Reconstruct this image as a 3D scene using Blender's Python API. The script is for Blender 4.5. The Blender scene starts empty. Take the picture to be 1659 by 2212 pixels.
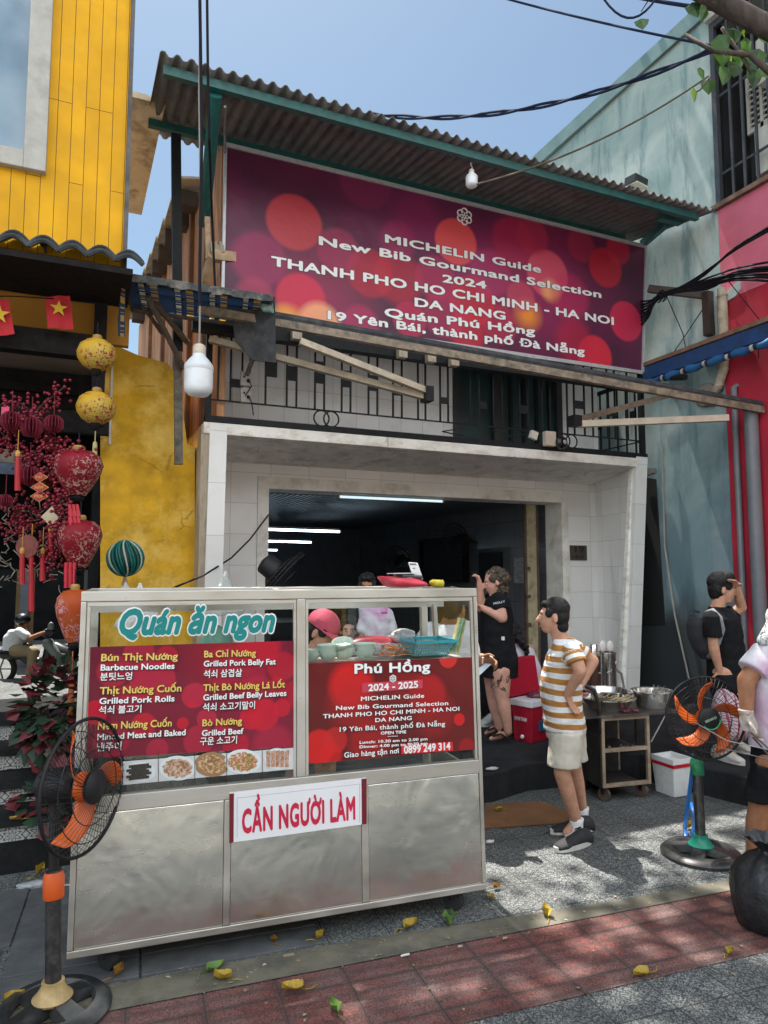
import bpy,bmesh,math,random
from mathutils import Vector,Matrix,Euler,noise
random.seed(7)
R=math.radians
scene=bpy.context.scene
COL=scene.collection

# ------------------------------------------------------------------ camera
CAM_H,PITCH,YAW,FPX,CX,CY=1.72,R(4.95),R(23.48),1502.0,829.5,1106.0
cd=bpy.data.cameras.new('camera');cam=bpy.data.objects.new('camera',cd);COL.objects.link(cam)
cam.location=(0,0,CAM_H)
cam.rotation_euler=(R(90)+PITCH,0,-YAW)
cd.sensor_fit='VERTICAL';cd.sensor_height=36.0;cd.lens=36.0*FPX/2212.0
cd.clip_start=0.05;cd.clip_end=800
scene.camera=cam

# ------------------------------------------------------------------ sky, sun, exposure
SUN_EL,SUN_AZ=R(71),R(-8) # azimuth measured from +Y towards +X
world=bpy.data.worlds.new('World');scene.world=world;world.use_nodes=True
nt=world.node_tree;bg=nt.nodes['Background']
sky=nt.nodes.new('ShaderNodeTexSky');sky.sky_type='NISHITA';sky.sun_disc=False
sky.sun_elevation=SUN_EL;sky.sun_rotation=SUN_AZ
sky.air_density=1.0;sky.dust_density=1.2;sky.ozone_density=1.0
bg.inputs[1].default_value=0.07
def _wn(typ,**kw):
    n=nt.nodes.new(typ)
    for k,v in kw.items():setattr(n,k,v)
    return n
# unseen white cloud bank added behind the viewer to brighten the shaded front
wtc=_wn('ShaderNodeTexCoord');wsx=_wn('ShaderNodeSeparateXYZ');nt.links.new(wtc.outputs['Generated'],wsx.inputs[0])
wnz=_wn('ShaderNodeTexNoise');wnz.inputs['Scale'].default_value=2.6;wnz.inputs['Detail'].default_value=9;nt.links.new(wtc.outputs['Generated'],wnz.inputs['Vector'])
wr=_wn('ShaderNodeMapRange',interpolation_type='SMOOTHSTEP');wr.inputs['From Min'].default_value=.36;wr.inputs['From Max'].default_value=.60;nt.links.new(wnz.outputs[0],wr.inputs[0])
wy=_wn('ShaderNodeMapRange',interpolation_type='SMOOTHSTEP');wy.inputs['From Min'].default_value=.05;wy.inputs['From Max'].default_value=-.45;nt.links.new(wsx.outputs[1],wy.inputs[0])
wm=_wn('ShaderNodeMath',operation='MULTIPLY');nt.links.new(wr.outputs[0],wm.inputs[0]);nt.links.new(wy.outputs[0],wm.inputs[1])
wmx=_wn('ShaderNodeMixRGB');wmx.inputs[2].default_value=(22,23,24,1);nt.links.new(wm.outputs[0],wmx.inputs[0]);wt=_wn('ShaderNodeMixRGB',blend_type='MULTIPLY');wt.inputs[0].default_value=1;wt.inputs[2].default_value=(.93,1.0,.93,1);nt.links.new(sky.outputs[0],wt.inputs[1]);nt.links.new(wt.outputs[0],wmx.inputs[1])
nt.links.new(wmx.outputs[0],bg.inputs[0])
sd=bpy.data.lights.new('sun','SUN');sun=bpy.data.objects.new('sun',sd);COL.objects.link(sun)
sd.energy=5.0;sd.angle=R(0.5);sd.color=(1.0,0.94,0.86)
sdir=Vector((math.cos(SUN_EL)*math.sin(SUN_AZ),math.cos(SUN_EL)*math.cos(SUN_AZ),math.sin(SUN_EL)))
sun.rotation_euler=sdir.to_track_quat('Z','Y').to_euler()
sun.location=sdir*40
scene.view_settings.view_transform='Standard';scene.view_settings.look='None'
scene.view_settings.exposure=1.25;scene.view_settings.gamma=1.0
scene.cycles.max_bounces=8;scene.cycles.diffuse_bounces=4;scene.cycles.transparent_max_bounces=16
scene.cycles.use_denoising=True

# ------------------------------------------------------------------ pixel rays of the survey (photo at 1659x2212)
def _ray(u,v):
    x,y=(u-CX)/FPX,-(v-CY)/FPX
    fh=Vector((math.sin(YAW),math.cos(YAW),0));r=Vector((math.cos(YAW),-math.sin(YAW),0));z=Vector((0,0,1))
    return fh*math.cos(PITCH)+z*math.sin(PITCH)+r*x+(z*math.cos(PITCH)-fh*math.sin(PITCH))*y
EYE=Vector((0,0,CAM_H))
def Py(u,v,Y):d=_ray(u,v);return EYE+d*(Y/d.y)
def Px(u,v,X):d=_ray(u,v);return EYE+d*(X/d.x)
def Pz(u,v,Z=0.0):d=_ray(u,v);return EYE+d*((Z-CAM_H)/d.z)
def Pd(u,v,D):return EYE+_ray(u,v)*D
def Pn(u,v,p,n):d=_ray(u,v);n=Vector(n);return EYE+d*((Vector(p)-EYE).dot(n)/d.dot(n))

# ------------------------------------------------------------------ materials
def _nt(name):
    m=bpy.data.materials.new(name);m.use_nodes=True
    n=m.node_tree.nodes;return m,m.node_tree,n,m.node_tree.links,n['Principled BSDF']
def nd(t,typ,**kw):
    n=t.nodes.new(typ)
    for k,v in kw.items():
        if k=='ins':
            for kk,vv in v.items():n.inputs[kk].default_value=vv
        else:setattr(n,k,v)
    return n
def c4(c):return(c[0],c[1],c[2],1.0)
def ramp(t,pts):
    r=t.nodes.new('ShaderNodeValToRGB');e=r.color_ramp.elements
    while len(e)<len(pts):e.new(0.5)
    for i,(p,c)in enumerate(pts):
        e[i].position=p;e[i].color=c4(c)if isinstance(c,(tuple,list))else(c,c,c,1)
    return r
_MC={}
def M(name,col,rough=0.6,metal=0.0,var=0.15,scale=6.0,bump=0.0,bscale=60.0,dirt=None,dscale=3.0,damt=0.5,coat=0.0,spec=0.5,stretch=None,trans=0.0,crack=None):
    """Principled with noise-varied base colour, optional dirt patches and fine bump."""
    if name in _MC:return _MC[name]
    m,t,n,l,b=_nt(name)
    tc=nd(t,'ShaderNodeTexCoord');vec=tc.outputs['Object']
    if stretch:
        mp=nd(t,'ShaderNodeMapping');mp.inputs['Scale'].default_value=stretch
        l.new(vec,mp.inputs[0]);vec=mp.outputs[0]
    nz=nd(t,'ShaderNodeTexNoise',ins={'Scale':scale,'Detail':6.0,'Roughness':0.6});l.new(vec,nz.inputs['Vector'])
    lo=[max(0,c*(1-var))for c in col];hi=[min(1,c*(1+var))for c in col]
    r=ramp(t,[(0.3,lo),(0.7,hi)]);l.new(nz.outputs[0],r.inputs[0]);out=r.outputs[0]
    if dirt is not None:
        n2=nd(t,'ShaderNodeTexNoise',ins={'Scale':dscale,'Detail':8.0,'Roughness':0.65});l.new(vec,n2.inputs['Vector'])
        r2=ramp(t,[(0.48,0.0),(0.68,damt)]);l.new(n2.outputs[0],r2.inputs[0])
        mx=nd(t,'ShaderNodeMixRGB');mx.inputs[2].default_value=c4(dirt)
        l.new(r2.outputs[0],mx.inputs[0]);l.new(out,mx.inputs[1]);out=mx.outputs[0]
    if crack is not None:
        wn=nd(t,'ShaderNodeTexNoise',ins={'Scale':3.0,'Detail':4.0});l.new(tc.outputs['Object'],wn.inputs['Vector'])
        wa=nd(t,'ShaderNodeVectorMath',operation='MULTIPLY_ADD');wa.inputs[1].default_value=(.25,.25,.25);l.new(wn.outputs['Color'],wa.inputs[0]);l.new(tc.outputs['Object'],wa.inputs[2])
        vo=nd(t,'ShaderNodeTexVoronoi',feature='DISTANCE_TO_EDGE',ins={'Scale':crack[1]});l.new(wa.outputs[0],vo.inputs['Vector'])
        rc=ramp(t,[(0.004,1.0),(0.012,0.0)]);l.new(vo.outputs['Distance'],rc.inputs[0]);rm=ramp(t,[(0.5,0.0),(0.58,crack[2])]);l.new(wn.outputs[0],rm.inputs[0])
        ml=nd(t,'ShaderNodeMath',operation='MULTIPLY');l.new(rc.outputs[0],ml.inputs[0]);l.new(rm.outputs[0],ml.inputs[1])
        mc=nd(t,'ShaderNodeMixRGB');mc.inputs[2].default_value=c4(crack[0]);l.new(ml.outputs[0],mc.inputs[0]);l.new(out,mc.inputs[1]);out=mc.outputs[0]
    l.new(out,b.inputs['Base Color'])
    b.inputs['Roughness'].default_value=rough;b.inputs['Metallic'].default_value=metal
    b.inputs['Specular IOR Level'].default_value=spec
    if coat:b.inputs['Coat Weight'].default_value=coat
    if trans:b.inputs['Transmission Weight'].default_value=trans
    if bump:
        n3=nd(t,'ShaderNodeTexNoise',ins={'Scale':bscale,'Detail':5.0});l.new(vec,n3.inputs['Vector'])
        bp=nd(t,'ShaderNodeBump',ins={'Strength':bump,'Distance':0.01});l.new(n3.outputs[0],bp.inputs['Height'])
        l.new(bp.outputs[0],b.inputs['Normal'])
    _MC[name]=m;return m
def emit(name,col,s):
    m,t,n,l,b=_nt(name);b.inputs['Base Color'].default_value=c4(col)
    b.inputs['Emission Color'].default_value=c4(col);b.inputs['Emission Strength'].default_value=s;return m
def glassmat(name,tint=(0.95,0.97,0.96),gl=0.10,rough=0.02):
    m,t,n,l,b=_nt(name);n.remove(b);o=n['Material Output']
    tr=nd(t,'ShaderNodeBsdfTransparent');tr.inputs[0].default_value=c4(tint)
    g=nd(t,'ShaderNodeBsdfGlossy');g.inputs['Roughness'].default_value=rough
    lw=nd(t,'ShaderNodeLayerWeight');pw=nd(t,'ShaderNodeMath',operation='POWER');pw.inputs[1].default_value=4.0;l.new(lw.outputs['Facing'],pw.inputs[0])
    ad=nd(t,'ShaderNodeMath',operation='MULTIPLY_ADD');ad.inputs[1].default_value=.55;ad.inputs[2].default_value=gl*.6;ad.use_clamp=True;l.new(pw.outputs[0],ad.inputs[0])
    mx=nd(t,'ShaderNodeMixShader');l.new(ad.outputs[0],mx.inputs[0]);l.new(tr.outputs[0],mx.inputs[1]);l.new(g.outputs[0],mx.inputs[2])
    l.new(mx.outputs[0],o.inputs[0]);return m
def thinbag(name,col,alpha=0.55,rough=0.25):
    """thin plastic film: part see-through, part glossy diffuse"""
    m,t,n,l,b=_nt(name);o=n['Material Output']
    b.inputs['Base Color'].default_value=c4(col);b.inputs['Roughness'].default_value=rough
    tr=nd(t,'ShaderNodeBsdfTransparent');mx=nd(t,'ShaderNodeMixShader');mx.inputs[0].default_value=alpha
    tc=nd(t,'ShaderNodeTexCoord')
    n3=nd(t,'ShaderNodeTexNoise',ins={'Scale':25.0,'Detail':6.0,'Distortion':1.5});l.new(tc.outputs['Object'],n3.inputs['Vector'])
    bp=nd(t,'ShaderNodeBump',ins={'Strength':0.9,'Distance':0.02});l.new(n3.outputs[0],bp.inputs['Height']);l.new(bp.outputs[0],b.inputs['Normal'])
    l.new(tr.outputs[0],mx.inputs[1]);l.new(b.outputs[0],mx.inputs[2]);l.new(mx.outputs[0],o.inputs[0]);return m
def printmat(name,base,grad,circles,rough=0.35,speck=None):
    """A printed banner: base colour blending to grad, soft discs laid in the panel's own UV metres."""
    m,t,n,l,b=_nt(name)
    uv=nd(t,'ShaderNodeUVMap')
    nz=nd(t,'ShaderNodeTexNoise',ins={'Scale':1.3,'Detail':2.0});l.new(uv.outputs[0],nz.inputs['Vector'])
    r=ramp(t,[(0.35,base),(0.65,grad)]);l.new(nz.outputs[0],r.inputs[0]);out=r.outputs[0]
    for(x,y,rad,col,a,soft)in circles:
        d=nd(t,'ShaderNodeVectorMath',operation='DISTANCE');d.inputs[1].default_value=(x,y,0);l.new(uv.outputs[0],d.inputs[0])
        mr=nd(t,'ShaderNodeMapRange',ins={'From Min':rad*(1-soft),'From Max':rad,'To Min':a,'To Max':0.0});l.new(d.outputs['Value'],mr.inputs[0])
        mx=nd(t,'ShaderNodeMixRGB');mx.inputs[2].default_value=c4(col)
        l.new(mr.outputs[0],mx.inputs[0]);l.new(out,mx.inputs[1]);out=mx.outputs[0]
    l.new(out,b.inputs['Base Color']);b.inputs['Roughness'].default_value=rough;b.inputs['Specular IOR Level'].default_value=.25
    nb=nd(t,'ShaderNodeTexNoise',ins={'Scale':2.3,'Detail':3.0});l.new(uv.outputs[0],nb.inputs['Vector']);bp=nd(t,'ShaderNodeBump',ins={'Strength':.35,'Distance':.04});l.new(nb.outputs[0],bp.inputs['Height']);l.new(bp.outputs[0],b.inputs['Normal'])
    return m

# ------------------------------------------------------------------ mesh building
ORG={}
class MB:
    def __init__(s):s.bm=bmesh.new();s.uv=None
    def face(s,pts,uvs=None):
        vs=[s.bm.verts.new(p)for p in pts]
        try:f=s.bm.faces.new(vs)
        except ValueError:return s
        if uvs:
            if s.uv is None:s.uv=s.bm.loops.layers.uv.new('UVMap')
            for lp,q in zip(f.loops,uvs):lp[s.uv].uv=q
        return s
    def hexa(s,p): # 8 points: bottom 4 (ccw), top 4
        v=[s.bm.verts.new(q)for q in p]
        for f in((3,2,1,0),(4,5,6,7),(0,1,5,4),(1,2,6,5),(2,3,7,6),(3,0,4,7)):
            s.bm.faces.new([v[i]for i in f])
        return s
    def box(s,x0,x1,y0,y1,z0,z1):
        return s.hexa([(x0,y0,z0),(x1,y0,z0),(x1,y1,z0),(x0,y1,z0),(x0,y0,z1),(x1,y0,z1),(x1,y1,z1),(x0,y1,z1)])
    def obox(s,o,ax,ay,az): # oriented box from corner o with edge vectors
        o,ax,ay,az=map(Vector,(o,ax,ay,az))
        return s.hexa([o,o+ax,o+ax+ay,o+ay,o+az,o+ax+az,o+ax+ay+az,o+ay+az])
    def bar(s,p0,p1,w=0.03,h=None,up=(0,0,1)):
        p0,p1=Vector(p0),Vector(p1);h=w if h is None else h
        d=(p1-p0).normalized();up=Vector(up)
        if abs(d.dot(up))>0.98:up=Vector((0,1,0))
        x=d.cross(up).normalized()*w;y=x.cross(d).normalized()*h
        o=p0-x/2-y/2
        return s.hexa([o,o+x,o+x+y,o+y,o+(p1-p0),o+x+(p1-p0),o+x+y+(p1-p0),o+y+(p1-p0)])
    def tube(s,pts,r,n=8,cap=True,closed=False):
        pts=[Vector(p)for p in pts];rs=r if isinstance(r,(list,tuple))else[r]*len(pts)
        rings=[];prev=None;N=len(pts)
        for i,p in enumerate(pts):
            a=pts[(i-1)%N]if(i>0 or closed)else p;c=pts[(i+1)%N]if(i<N-1 or closed)else p
            d=(c-a);d=d.normalized()if d.length>1e-9 else Vector((0,0,1))
            if prev is None:
                up=Vector((0,0,1))if abs(d.z)<0.9 else Vector((1,0,0));x=d.cross(up).normalized()
            else:x=(prev-d*prev.dot(d)).normalized()
            prev=x;y=d.cross(x)
            rings.append([s.bm.verts.new(p+(x*math.cos(2*math.pi*k/n)+y*math.sin(2*math.pi*k/n))*rs[i])for k in range(n)])
        for i in range(N if closed else N-1):
            A,B=rings[i],rings[(i+1)%N]
            for k in range(n):s.bm.faces.new((A[k],A[(k+1)%n],B[(k+1)%n],B[k]))
        if cap and not closed:
            s.bm.faces.new(rings[0][::-1]);s.bm.faces.new(rings[-1])
        return s
    def lathe(s,prof,n=24,o=(0,0,0),ax=(0,0,1),cap0=False,cap1=False,squash=None):
        o=Vector(o);q=Vector((0,0,1)).rotation_difference(Vector(ax).normalized())
        rings=[]
        for(r,z)in prof:
            rings.append([s.bm.verts.new(o+q@Vector((r*math.cos(2*math.pi*k/n),r*math.sin(2*math.pi*k/n)*(squash or 1),z)))for k in range(n)])
        for A,B in zip(rings,rings[1:]):
            for k in range(n):s.bm.faces.new((A[k],A[(k+1)%n],B[(k+1)%n],B[k]))
        if cap0:s.bm.faces.new(rings[0][::-1])
        if cap1:s.bm.faces.new(rings[-1])
        return s
    def ball(s,c,r,u=10,v=7,rot=None):
        r=r if isinstance(r,(tuple,list))else(r,r,r)
        mt=Matrix.Translation(Vector(c))@(rot.to_4x4()if rot is not None else Matrix.Identity(4))@Matrix.Diagonal((r[0],r[1],r[2],1))
        bmesh.ops.create_uvsphere(s.bm,u_segments=u,v_segments=v,radius=1.0,matrix=mt);return s
    def ico(s,c,r,sub=1):
        bmesh.ops.create_icosphere(s.bm,subdivisions=sub,radius=r,matrix=Matrix.Translation(Vector(c)));return s
    def cap(s,p0,r0,p1,r1,n=12): # tapered capsule
        p0,p1=Vector(p0),Vector(p1);d=p1-p0;L=max(d.length,1e-6)
        prof=[]
        for k in range(5):a=-math.pi/2+k*math.pi/8;prof.append((max(r0*math.cos(a),1e-4),r0*math.sin(a)))
        for k in range(5):a=k*math.pi/8;prof.append((max(r1*math.cos(a),1e-4),L+r1*math.sin(a)))
        return s.lathe(prof,n,p0,d/L,True,True)
    def loft(s,secs,n=20): # secs: (centre, rx, ry, xdir[, ydir]) closed flat ends
        rings=[]
        for sc in secs:
            c,rx,ry,xd=sc[:4];c=Vector(c);xd=Vector(xd).normalized()
            yd=Vector(sc[4]).normalized()if len(sc)>4 else Vector((0,0,1)).cross(xd).normalized()
            rings.append([s.bm.verts.new(c+xd*rx*math.cos(2*math.pi*k/n)+yd*ry*math.sin(2*math.pi*k/n))for k in range(n)])
        for A,B in zip(rings,rings[1:]):
            for k in range(n):s.bm.faces.new((A[k],A[(k+1)%n],B[(k+1)%n],B[k]))
        s.bm.faces.new(rings[0][::-1]);s.bm.faces.new(rings[-1]);return s
    def prism(s,pts,off):
        off=Vector(off);A=[s.bm.verts.new(p)for p in pts];B=[s.bm.verts.new(Vector(p)+off)for p in pts]
        s.bm.faces.new(A[::-1]);s.bm.faces.new(B);N=len(A)
        for k in range(N):s.bm.faces.new((A[k],A[(k+1)%N],B[(k+1)%N],B[k]))
        return s
    def build(s,name,mat,parent=None,smooth=False,bevel=0,local=False,norm=True,origin=None):
        if norm:bmesh.ops.recalc_face_normals(s.bm,faces=s.bm.faces)
        if bevel:bmesh.ops.bevel(s.bm,geom=s.bm.edges[:],offset=bevel,segments=2,affect='EDGES',profile=0.5)
        me=bpy.data.meshes.new(name)
        if parent is not None:
            o0=Vector((0,0,0))if local else ORG.get(parent.name,Vector((0,0,0)))
        elif local:o0=Vector((0,0,0))
        elif origin is not None:o0=Vector(origin)
        else:
            xs=[v.co for v in s.bm.verts]
            o0=Vector(((min(v.x for v in xs)+max(v.x for v in xs))/2,(min(v.y for v in xs)+max(v.y for v in xs))/2,min(v.z for v in xs)))
        for v in s.bm.verts:v.co-=o0
        s.bm.to_mesh(me);s.bm.free()
        return link(name,me,mat,parent,o0,smooth)
def link(name,me,mat,parent=None,o0=Vector((0,0,0)),smooth=False):
    ob=bpy.data.objects.new(name,me);COL.objects.link(ob)
    for mm in(mat if isinstance(mat,(list,tuple))else[mat]):me.materials.append(mm)
    if smooth:
        for p in me.polygons:p.use_smooth=True
        if smooth is not True:
            try:me.set_sharp_from_angle(angle=R(smooth))
            except Exception:pass
    if parent is not None:ob.parent=parent
    else:ob.location=o0
    ORG[ob.name]=o0
    return ob
def tag(o,label,cat,group=None,kind=None):
    o['label']=label
    if kind:o['kind']=kind
    o['category']=cat
    if group:o['group']=group
    return o
def thing(name,label,cat,loc=(0,0,0),group=None,rot=None):
    o=bpy.data.objects.new(name,None);COL.objects.link(o);o.location=loc;o.empty_display_size=0.1
    if rot is not None:o.rotation_euler=rot
    ORG[o.name]=Vector(loc);return tag(o,label,cat,group)
def copy_tree(o,parent=None):
    c=o.copy();COL.objects.link(c)
    if parent is not None:c.parent=parent
    for ch in list(o.children):copy_tree(ch,c)
    return c
def structure(o):o['kind']='structure';return o

# ------------------------------------------------------------------ lettering
_FC={}
_HORN={}
for _b,_l in(('u','ưứừửữự'),('U','ƯỨỪỬỮỰ'),('o','ơớờởỡợ'),('O','ƠỚỜỞỠỢ')):
    for _c,_p in zip(_l,{'u':'uúùủũụ','U':'UÚÙỦŨỤ','o':'oóòỏõọ','O':'OÓÒỎÕỌ'}[_b]):_HORN[_c]=_p
def text_mesh(s,shear=0.0,space=1.0):
    k=(s,shear,space)
    if k in _FC:return _FC[k]
    plain=''.join(_HORN.get(c,c)for c in s)
    cu=bpy.data.curves.new('lettering','FONT');cu.body=plain;cu.size=1.0;cu.shear=shear;cu.space_character=space
    cu.resolution_u=3;cu.fill_mode='BOTH'
    ob=bpy.data.objects.new('lettering',cu);COL.objects.link(ob);bpy.context.view_layer.update()
    me=bpy.data.meshes.new_from_object(ob.evaluated_get(bpy.context.evaluated_depsgraph_get()))
    vs=[v.co.copy()for v in me.vertices];fs=[list(p.vertices)for p in me.polygons]
    bpy.data.objects.remove(ob);bpy.data.curves.remove(cu);bpy.data.meshes.remove(me)
    for i,c in enumerate(s): # the little horn of the Vietnamese o and u, drawn at the glyph's right shoulder
        if c not in _HORN:continue
        up=c.isupper();bb={'ú':'u','ó':'o'}.get(_HORN[c],_HORN[c]);pv,_=text_mesh(plain[:i]+('U' if up and _HORN[c]in 'UÚÙỦŨỤ' else 'O' if up else 'u' if _HORN[c]in 'uúùủũụ' else 'o'),shear,space)
        xr=max(v.x for v in pv);yh=.70 if up else.50;isu=_HORN[c]in 'uúùủũụUÚÙỦŨỤ';x=xr-(.05 if isu else.09);y=yh-(.03 if isu else.06)
        q=[(x,y-.05),(x+.10,y-.02),(x+.16,y+.05),(x+.16,y+.13),(x+.10,y+.13),(x+.09,y+.06),(x,y+.02)];b0=len(vs)
        vs=vs+[Vector((a+shear*b,b,0))for a,b in q];fs=fs+[[b0,b0+1,b0+5,b0+6],[b0+1,b0+2,b0+5],[b0+2,b0+3,b0+4,b0+5]]
    _FC[k]=(vs,fs);return vs,fs
CAPH=0.727
def text_into(mb,s,p0,p1,h,nrm,bold=0.02,shear=0.0,lift=0.0,space=1.0,pad=None):
    """put a line of text on a real surface: baseline from p0 to p1, capital height h, standing off by lift along nrm"""
    p0,p1,nrm=Vector(p0),Vector(p1),Vector(nrm).normalized()
    vs,fs=text_mesh(s,shear,space)
    if not vs:return
    if pad is None:pad=bold
    xa,xb=min(v.x for v in vs)-pad,max(v.x for v in vs)+pad
    xd=(p1-p0);sx=xd.length/(xb-xa);xd.normalize();yd=nrm.cross(xd).normalized()
    if yd.z<0:yd=-yd
    sy=h/CAPH;n=1 if bold<=0 else(8 if bold<.05 else 12)
    for k in range(n): # heavier strokes: the glyphs printed again round a small circle
        ox,oy=(bold*math.cos(2*math.pi*k/n),bold*math.sin(2*math.pi*k/n))if n>1 else(0,0)
        bv=[mb.bm.verts.new(p0+xd*((v.x+ox-xa)*sx)+yd*((v.y+oy)*sy)+nrm*(lift+k*.00006))for v in vs]
        for f in fs:
            try:mb.bm.faces.new([bv[i]for i in f])
            except ValueError:pass

# ================================================================== SETTING: ground
E1=Vector((0.9974,-0.072,0));E2=Vector((0.072,0.9974,0));ANG=-math.atan2(0.072,0.9974)
def G(s,d,z=0.0):return E1*s+E2*d+Vector((0,0,z))
def frac_tile(t,l,vec,size):
    mp=nd(t,'ShaderNodeMapping');mp.inputs['Scale'].default_value=(1/size,1/size,1);l.new(vec,mp.inputs[0])
    fr=nd(t,'ShaderNodeVectorMath',operation='FRACTION');l.new(mp.outputs[0],fr.inputs[0]);return fr.outputs[0]
def mth(t,l,op,a,b=None):
    m=nd(t,'ShaderNodeMath',operation=op)
    for i,x in enumerate((a,b)):
        if x is None:continue
        if isinstance(x,(int,float)):m.inputs[i].default_value=x
        else:l.new(x,m.inputs[i])
    return m.outputs[0]
def paving(name,dark,light,size,kind,wear=None):
    """terrazzo paving tile: granite speckle, tile joints, and arc (cobble fan) or bar (guide rib) relief"""
    m,t,n,l,b=_nt(name);tc=nd(t,'ShaderNodeTexCoord');vec=tc.outputs['Object']
    vo=nd(t,'ShaderNodeTexVoronoi',ins={'Scale':210.0});l.new(vec,vo.inputs['Vector'])
    sp=nd(t,'ShaderNodeSeparateColor');l.new(vo.outputs['Color'],sp.inputs[0])
    rs=ramp(t,[(0.15,dark),(0.55,[(a+c)/2 for a,c in zip(dark,light)]),(0.85,light)]);l.new(sp.outputs[0],rs.inputs[0]);out=rs.outputs[0]
    if wear is not None:
        nw=nd(t,'ShaderNodeTexNoise',ins={'Scale':2.2,'Detail':8.0,'Roughness':0.7});l.new(vec,nw.inputs['Vector'])
        rw=ramp(t,[(0.42,0.0),(0.66,0.75)]);l.new(nw.outputs[0],rw.inputs[0])
        mw=mth(t,l,'MULTIPLY',rw.outputs[0],mth(t,l,'GREATER_THAN',sp.outputs[1],0.35))
        mx=nd(t,'ShaderNodeMixRGB');mx.inputs[2].default_value=c4(wear);l.new(mw,mx.inputs[0]);l.new(out,mx.inputs[1]);out=mx.outputs[0]
    fr=frac_tile(t,l,vec,size);sx=nd(t,'ShaderNodeSeparateXYZ');l.new(fr,sx.inputs[0]);x,y=sx.outputs[0],sx.outputs[1]
    ex=mth(t,l,'ABSOLUTE',mth(t,l,'SUBTRACT',x,0.5));ey=mth(t,l,'ABSOLUTE',mth(t,l,'SUBTRACT',y,0.5))
    joint=mth(t,l,'GREATER_THAN',mth(t,l,'MAXIMUM',ex,ey),0.488)
    if kind=='arc':
        cb=nd(t,'ShaderNodeCombineXYZ');l.new(x,cb.inputs[0]);l.new(y,cb.inputs[1])
        nz=nd(t,'ShaderNodeTexNoise',ins={'Scale':9.0,'Detail':2.0});l.new(vec,nz.inputs['Vector'])
        ln=nd(t,'ShaderNodeVectorMath',operation='LENGTH');l.new(cb.outputs[0],ln.inputs[0])
        rr=mth(t,l,'ADD',mth(t,l,'MULTIPLY',ln.outputs['Value'],6.5),mth(t,l,'MULTIPLY',nz.outputs[0],0.10))
        ring=mth(t,l,'LESS_THAN',mth(t,l,'FRACT',rr),0.13)
        at=mth(t,l,'ARCTAN2',y,x);fl=mth(t,l,'FLOOR',rr)
        aa=mth(t,l,'MULTIPLY',mth(t,l,'MULTIPLY',at,mth(t,l,'ADD',fl,1.0)),0.95)
        rad=mth(t,l,'LESS_THAN',mth(t,l,'FRACT',mth(t,l,'ADD',aa,mth(t,l,'MULTIPLY',fl,0.5))),0.14)
        groove=mth(t,l,'MULTIPLY',mth(t,l,'MAXIMUM',ring,rad),0.62)
    elif kind=='bar':
        yy=mth(t,l,'FRACT',mth(t,l,'MULTIPLY',y,4.0));
        rib=mth(t,l,'LESS_THAN',mth(t,l,'ABSOLUTE',mth(t,l,'SUBTRACT',yy,0.5)),0.30)
        groove=mth(t,l,'MULTIPLY',mth(t,l,'SUBTRACT',1.0,mth(t,l,'MULTIPLY',rib,mth(t,l,'LESS_THAN',ex,0.44))),0.42)
    else:groove=None
    g=mth(t,l,'MAXIMUM',joint,groove)if groove is not None else joint
    nb=nd(t,'ShaderNodeTexNoise',ins={'Scale':1.6,'Detail':9.0,'Roughness':0.7});l.new(vec,nb.inputs['Vector'])
    rb=ramp(t,[(0.35,0.62),(0.7,1.15)]);l.new(nb.outputs[0],rb.inputs[0])
    m1=nd(t,'ShaderNodeMixRGB',blend_type='MULTIPLY');m1.inputs[0].default_value=1.0;l.new(out,m1.inputs[1]);l.new(rb.outputs[0],m1.inputs[2])
    mx=nd(t,'ShaderNodeMixRGB');mx.inputs[2].default_value=(0.022,0.021,0.02,1);l.new(mth(t,l,'MULTIPLY',g,0.85),mx.inputs[0]);l.new(m1.outputs[0],mx.inputs[1])
    l.new(mx.outputs[0],b.inputs['Base Color']);b.inputs['Roughness'].default_value=0.75
    bp=nd(t,'ShaderNodeBump',ins={'Strength':0.5,'Distance':0.006});l.new(mth(t,l,'SUBTRACT',mth(t,l,'MULTIPLY',sp.outputs[0],0.25),g),bp.inputs['Height']);l.new(bp.outputs[0],b.inputs['Normal'])
    return m
PAVE=paving('granite_fan_paving',(0.020,0.025,0.028),(0.25,0.265,0.26),0.295,'arc')
REDP=paving('red_guide_paving',(0.075,0.016,0.014),(0.20,0.07,0.06),0.295,'bar',wear=(0.20,0.165,0.155))
CONC=M('stained_concrete',(0.115,0.105,0.078),0.85,var=0.35,scale=5,bump=0.4,bscale=40,dirt=(0.05,0.05,0.045),dscale=3.5,damt=0.95)
SLAB=M('grey_kerbstone',(0.085,0.09,0.095),0.8,var=0.3,scale=7,bump=0.25,bscale=70,dirt=(0.03,0.032,0.034),dscale=2.5,damt=0.6)
ROADM=M('sunlit_road',(0.36,0.345,0.32),0.9,var=0.2,scale=2,bump=0.3,bscale=90)
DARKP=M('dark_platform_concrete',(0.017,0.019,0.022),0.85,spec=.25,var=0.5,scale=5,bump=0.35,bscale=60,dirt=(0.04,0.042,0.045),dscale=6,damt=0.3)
def sheet(name,s0,s1,d0,d1,z,mat):
    m=MB().face([(s0,d0,z),(s1,d0,z),(s1,d1,z),(s0,d1,z)])
    o=m.build(name,mat,local=True,norm=False);o.rotation_euler=(0,0,ANG);o['kind']='structure';return o
sheet('road',-150,150,-150,60,-0.16,ROADM)
pv=MB().box(-40,40,-2.2,60,-0.15,0.0).build('pavement',PAVE,local=True);pv.rotation_euler=(0,0,ANG);structure(pv)
sheet('path',-8,12,2.556,3.077,0.004,REDP)
kb=MB()
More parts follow.
